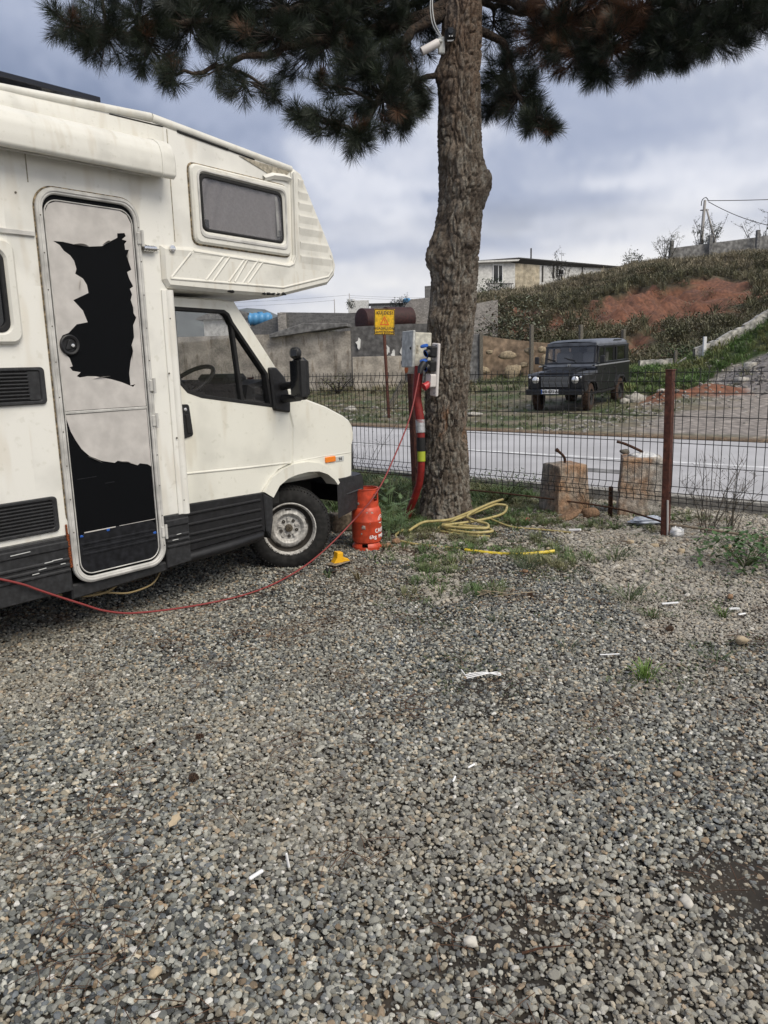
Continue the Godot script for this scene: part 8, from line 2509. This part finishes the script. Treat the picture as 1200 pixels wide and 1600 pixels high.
# ------------------------------------------------------------------ litter
func build_litter() -> void:
	# fallen pine needles, thickest at the foot of the trunk
	var ns := nb()
	for k in 5:
		var b := Basis(Vector3.UP, k * 1.3) * Basis(Vector3.RIGHT, 0.15 * (k % 3 - 1))
		var c := Vector3(0.03 * (k - 2), 0.003 * k, 0.025 * ((k * 2) % 5 - 2))
		tube(ns, [c - b * Vector3(0.05, 0, 0), c + b * Vector3(0, 0.006, 0), c + b * Vector3(0.05, 0, 0)], 0.0011, 3, false)
	var rg := RandomNumberGenerator.new(); rg.seed = 17
	var fn := func(x: float, z: float) -> Array:
		var dt := Vector2(x - 0.62, z + 7.4).length()
		var n := nz.get_noise_2d(x * 1.3 + 15.0, z * 1.3)
		return [clampf(0.9 * exp(-pow(dt / 0.75, 2.0)) + 0.05 + smoothstep(0.12, 0.4, n) * 0.45, 0.0, 1.0), 1.0, Color(0.17, 0.085, 0.045)]
	var fallen: Array = scatter(5200, -3.2, 3.4, 1.2, 8.2, fn, rg)
	for i in fallen[0].size():
		var t: Transform3D = fallen[0][i]
		t.origin.y += 0.026
		fallen[0][i] = t
	many("needle_litter", done(ns), M.stone, fallen[0], fallen[1], self, "brown fallen pine needles strewn over the gravel and the trunk's foot", "")
	var st := nb()
	for k in 3:
		tube(st, curve([Vector3(-0.09, 0.008, 0.02 * k - 0.02), Vector3(0.0, 0.018, 0.012 * k - 0.015), Vector3(0.07, 0.012, 0.02 - 0.02 * k), Vector3(0.085, 0.008, 0.0)], 0.01), 0.0032, 5)
	tube(st, [Vector3(-0.09, 0.01, -0.02), Vector3(-0.10, 0.02, -0.06)], 0.003, 5)
	var o := part("white_strap", st, M.white); o.transform = Transform3D(Basis(Vector3.UP, 0.1), Vector3(0.47, 0.02, -3.56))
	tag(o, "knotted white plastic strap lying on the open gravel", "strap")
	var bits := [[1.16, -3.80, 0.10, 0.010, 0.006, -0.25, "thin white stick left of the bright grass tuft"], [0.31, -2.71, 0.036, 0.008, 0.008, 0.6, "white filter butt, rear one of a pair on the foreground gravel"], [0.235, -2.62, 0.034, 0.008, 0.008, 1.2, "white filter butt, front one of a pair on the foreground gravel"], [0.49, -2.105, 0.022, 0.006, 0.006, 0.35, "pale brown butt on the gravel left of the bare soil"], [0.655, -2.46, 0.022, 0.006, 0.006, 0.0, "small tan butt right of the middle of the foreground"], [1.78, -4.62, 0.10, 0.022, 0.008, -0.2, "torn white scrap above two green tufts at the right"], [2.12, -4.48, 0.06, 0.022, 0.012, -0.3, "upper of two small white shards at the right"], [2.12, -4.38, 0.045, 0.016, 0.008, 0.1, "lower of two small white shards at the right"], [1.72, -6.78, 0.11, 0.03, 0.02, -0.6, "white splinter on the stones before the left block"], [1.38, -7.30, 0.05, 0.04, 0.03, 0.3, "tiny red and white scrap between the trunk and the left block"], [-0.42, -2.10, 0.05, 0.012, 0.010, 0.7, "white splinter at the left of the foreground"], [-0.33, -2.16, 0.008, 0.007, 0.06, 0.2, "upright white splinter at the left of the foreground"]]
	for i in bits.size():
		var b: Array = bits[i]
		st = nb()
		box(st, Vector3.ZERO, Vector3(b[2], b[4], b[3]), 0.003)
		var e := part("scrap", st, M.white if not i in [3, 4, 9] else (M.palestone if i < 9 else M.redplastic))
		e.transform = Transform3D(Basis(Vector3.UP, b[5]) * Basis(Vector3(0, 0, 1), 0.12), Vector3(b[0], 0.024, b[1]))
		tag(e, b[6], "litter")
	# dead leaf
	st = nb(); prism(st, [Vector2(0, -0.03), Vector2(0.016, -0.012), Vector2(0.012, 0.0), Vector2(0.018, 0.014), Vector2(0.004, 0.022), Vector2(0, 0.036), Vector2(-0.008, 0.02), Vector2(-0.018, 0.01), Vector2(-0.010, -0.004), Vector2(-0.014, -0.018)], 0.0, 0.002, 0.0, Transform3D(Basis(Vector3.RIGHT, -1.2) * Basis(Vector3(0, 0, 1), -0.4), Vector3.ZERO))
	var lf := part("dead_leaf", st, M.palestone); lf.position = Vector3(-0.745, 0.03, -2.39)
	tag(lf, "pale dead leaf on the gravel at the left of the foreground", "leaf")
	# dry pine twig
	st = nb(); tube(st, curve([Vector3(-0.09, 0.012, 0.01), Vector3(-0.02, 0.022, 0.0), Vector3(0.10, 0.014, -0.02)], 0.02), [0.005, 0.004, 0.003, 0.002, 0.002, 0.002, 0.002, 0.002, 0.002, 0.002, 0.002, 0.002, 0.002, 0.002], 6) if false else tube(st, [Vector3(-0.07, 0.012, 0.01), Vector3(-0.02, 0.018, 0.0), Vector3(0.07, 0.012, -0.015)], [0.0045, 0.003, 0.0012], 6)
	var tg := part("dry_twig", st, M.rust); tg.position = Vector3(0.40, 0.016, -1.76)
	tag(tg, "reddish dry twig on the bare soil at the bottom", "twig")
	# pine cones
	for q in [[-0.80, -3.0, "brown pine cone on the gravel at the left"], [1.61, -4.17, "dark pine cone among stones left of the lone right-hand stone"], [0.95, -4.88, "pine cone beside the wide grass tuft"], [-0.75, -2.68, "reddish pine cone nearest the left foreground"]]:
		st = nb()
		blob(st, Vector3.ZERO, Vector3(0.028, 0.028, 0.045), 5, 0.1)
		for k in 60:
			var f := k / 60.0
			var a := k * 2.399
			var rr := 0.021 * sin(PI * (0.12 + 0.8 * f))
			var p := Vector3(cos(a) * rr, sin(a) * rr, lerpf(-0.024, 0.026, f))
			var dv := Vector3(cos(a), sin(a), 0.5).normalized()
			box(st, p, Vector3(0.010, 0.010, 0.003), 0.001, Basis.looking_at(dv, Vector3(0, 0.3, 1)))
		var pc := part("pine_cone", st, M.conebrown)
		pc.transform = Transform3D(Basis(Vector3.UP, q[0] * 3.0).scaled_local(Vector3(0.8, 0.8, 0.8)), Vector3(q[0], 0.022, q[1]))
		tag(pc, q[2], "pine cone")
	# crumpled white bag by the post, flat bag behind the block
	for k in 2:
		st = nb()
		var n := 14
		st.set_smooth_group(1)
		for j in n:
			for i in n:
				var P := func(u: float, w: float) -> Vector3:
					var th := u / n * TAU; var ph := w / n * PI
					var r := 1.0 + 0.7 * nz.get_noise_3d(cos(th) * sin(ph) * 3.0 + k * 9.0, cos(ph) * 3.0, sin(th) * sin(ph) * 3.0)
					return Vector3(cos(th) * sin(ph) * r * [0.055, 0.17][k], cos(ph) * r * [0.045, 0.035][k], sin(th) * sin(ph) * r * [0.05, 0.08][k])
				quad(st, P.call(i, j), P.call(i + 1, j), P.call(i + 1, j + 1), P.call(i, j + 1), P.call(i + 0.5, j + 0.5))
		var bg := part("plastic_bag", st, M.white if k == 0 else M.palebag)
		bg.position = [Vector3(2.52, 0.05, -6.46), Vector3(2.46, 0.045, -7.02)][k]
		tag(bg, ["crumpled white bag at the foot of the clear fence post", "flattened pale blue-white bag before the right block"][k], "plastic bag")
	# larger loose stones near the fence
	var ls := [[2.02, -4.95, 0.0], [2.34, -5.9, 0.09, "pale stone cluster's largest stone left of the broad-leaved weed"], [2.20, -6.1, 0.08, "flat cream stone before the clear fence post"], [2.75, -6.0, 0.08, "cream stone behind the broad-leaved weed"], [2.05, -6.25, 0.07, "cream stone left of the crumpled bag"], [0.02, -6.34, 0.085, "brown stone at the right foot of the gas bottle"], [0.10, -6.50, 0.10, "reddish stone between gas bottle and hose"], [1.92, -3.95, 0.075, "tan stone alone at the right of the gravel"], [2.20, -4.72, 0.055, "brown stone above the right-hand shards"], [1.02, -5.45, 0.05, "orange brick chip on the gravel under the hose end"], [0.65, -6.35, 0.07, "flat white stone below the hose coil"], [0.83, -1.93, 0.045, "pale stone left of the bare soil patch"], [0.20, -1.80, 0.042, "long grey-white stone near the bottom middle"], [-0.62, -1.72, 0.038, "tan rounded stone at the lower left"]]
	for i in range(1, ls.size()):
		var q: Array = ls[i]
		st = nb(); blob(st, Vector3.ZERO, Vector3(q[2], q[2] * 0.55, q[2] * 0.7), 300 + i, 0.28)
		var e := part("stone", st, M.palestone if i in [1, 2, 3, 4, 7, 13] else (M.whitestone if i > 9 else M.brickpale))
		e.transform = Transform3D(Basis(Vector3.UP, i * 1.3), Vector3(q[0], 0.025, q[1]))
		tag(e, q[3], "stone")
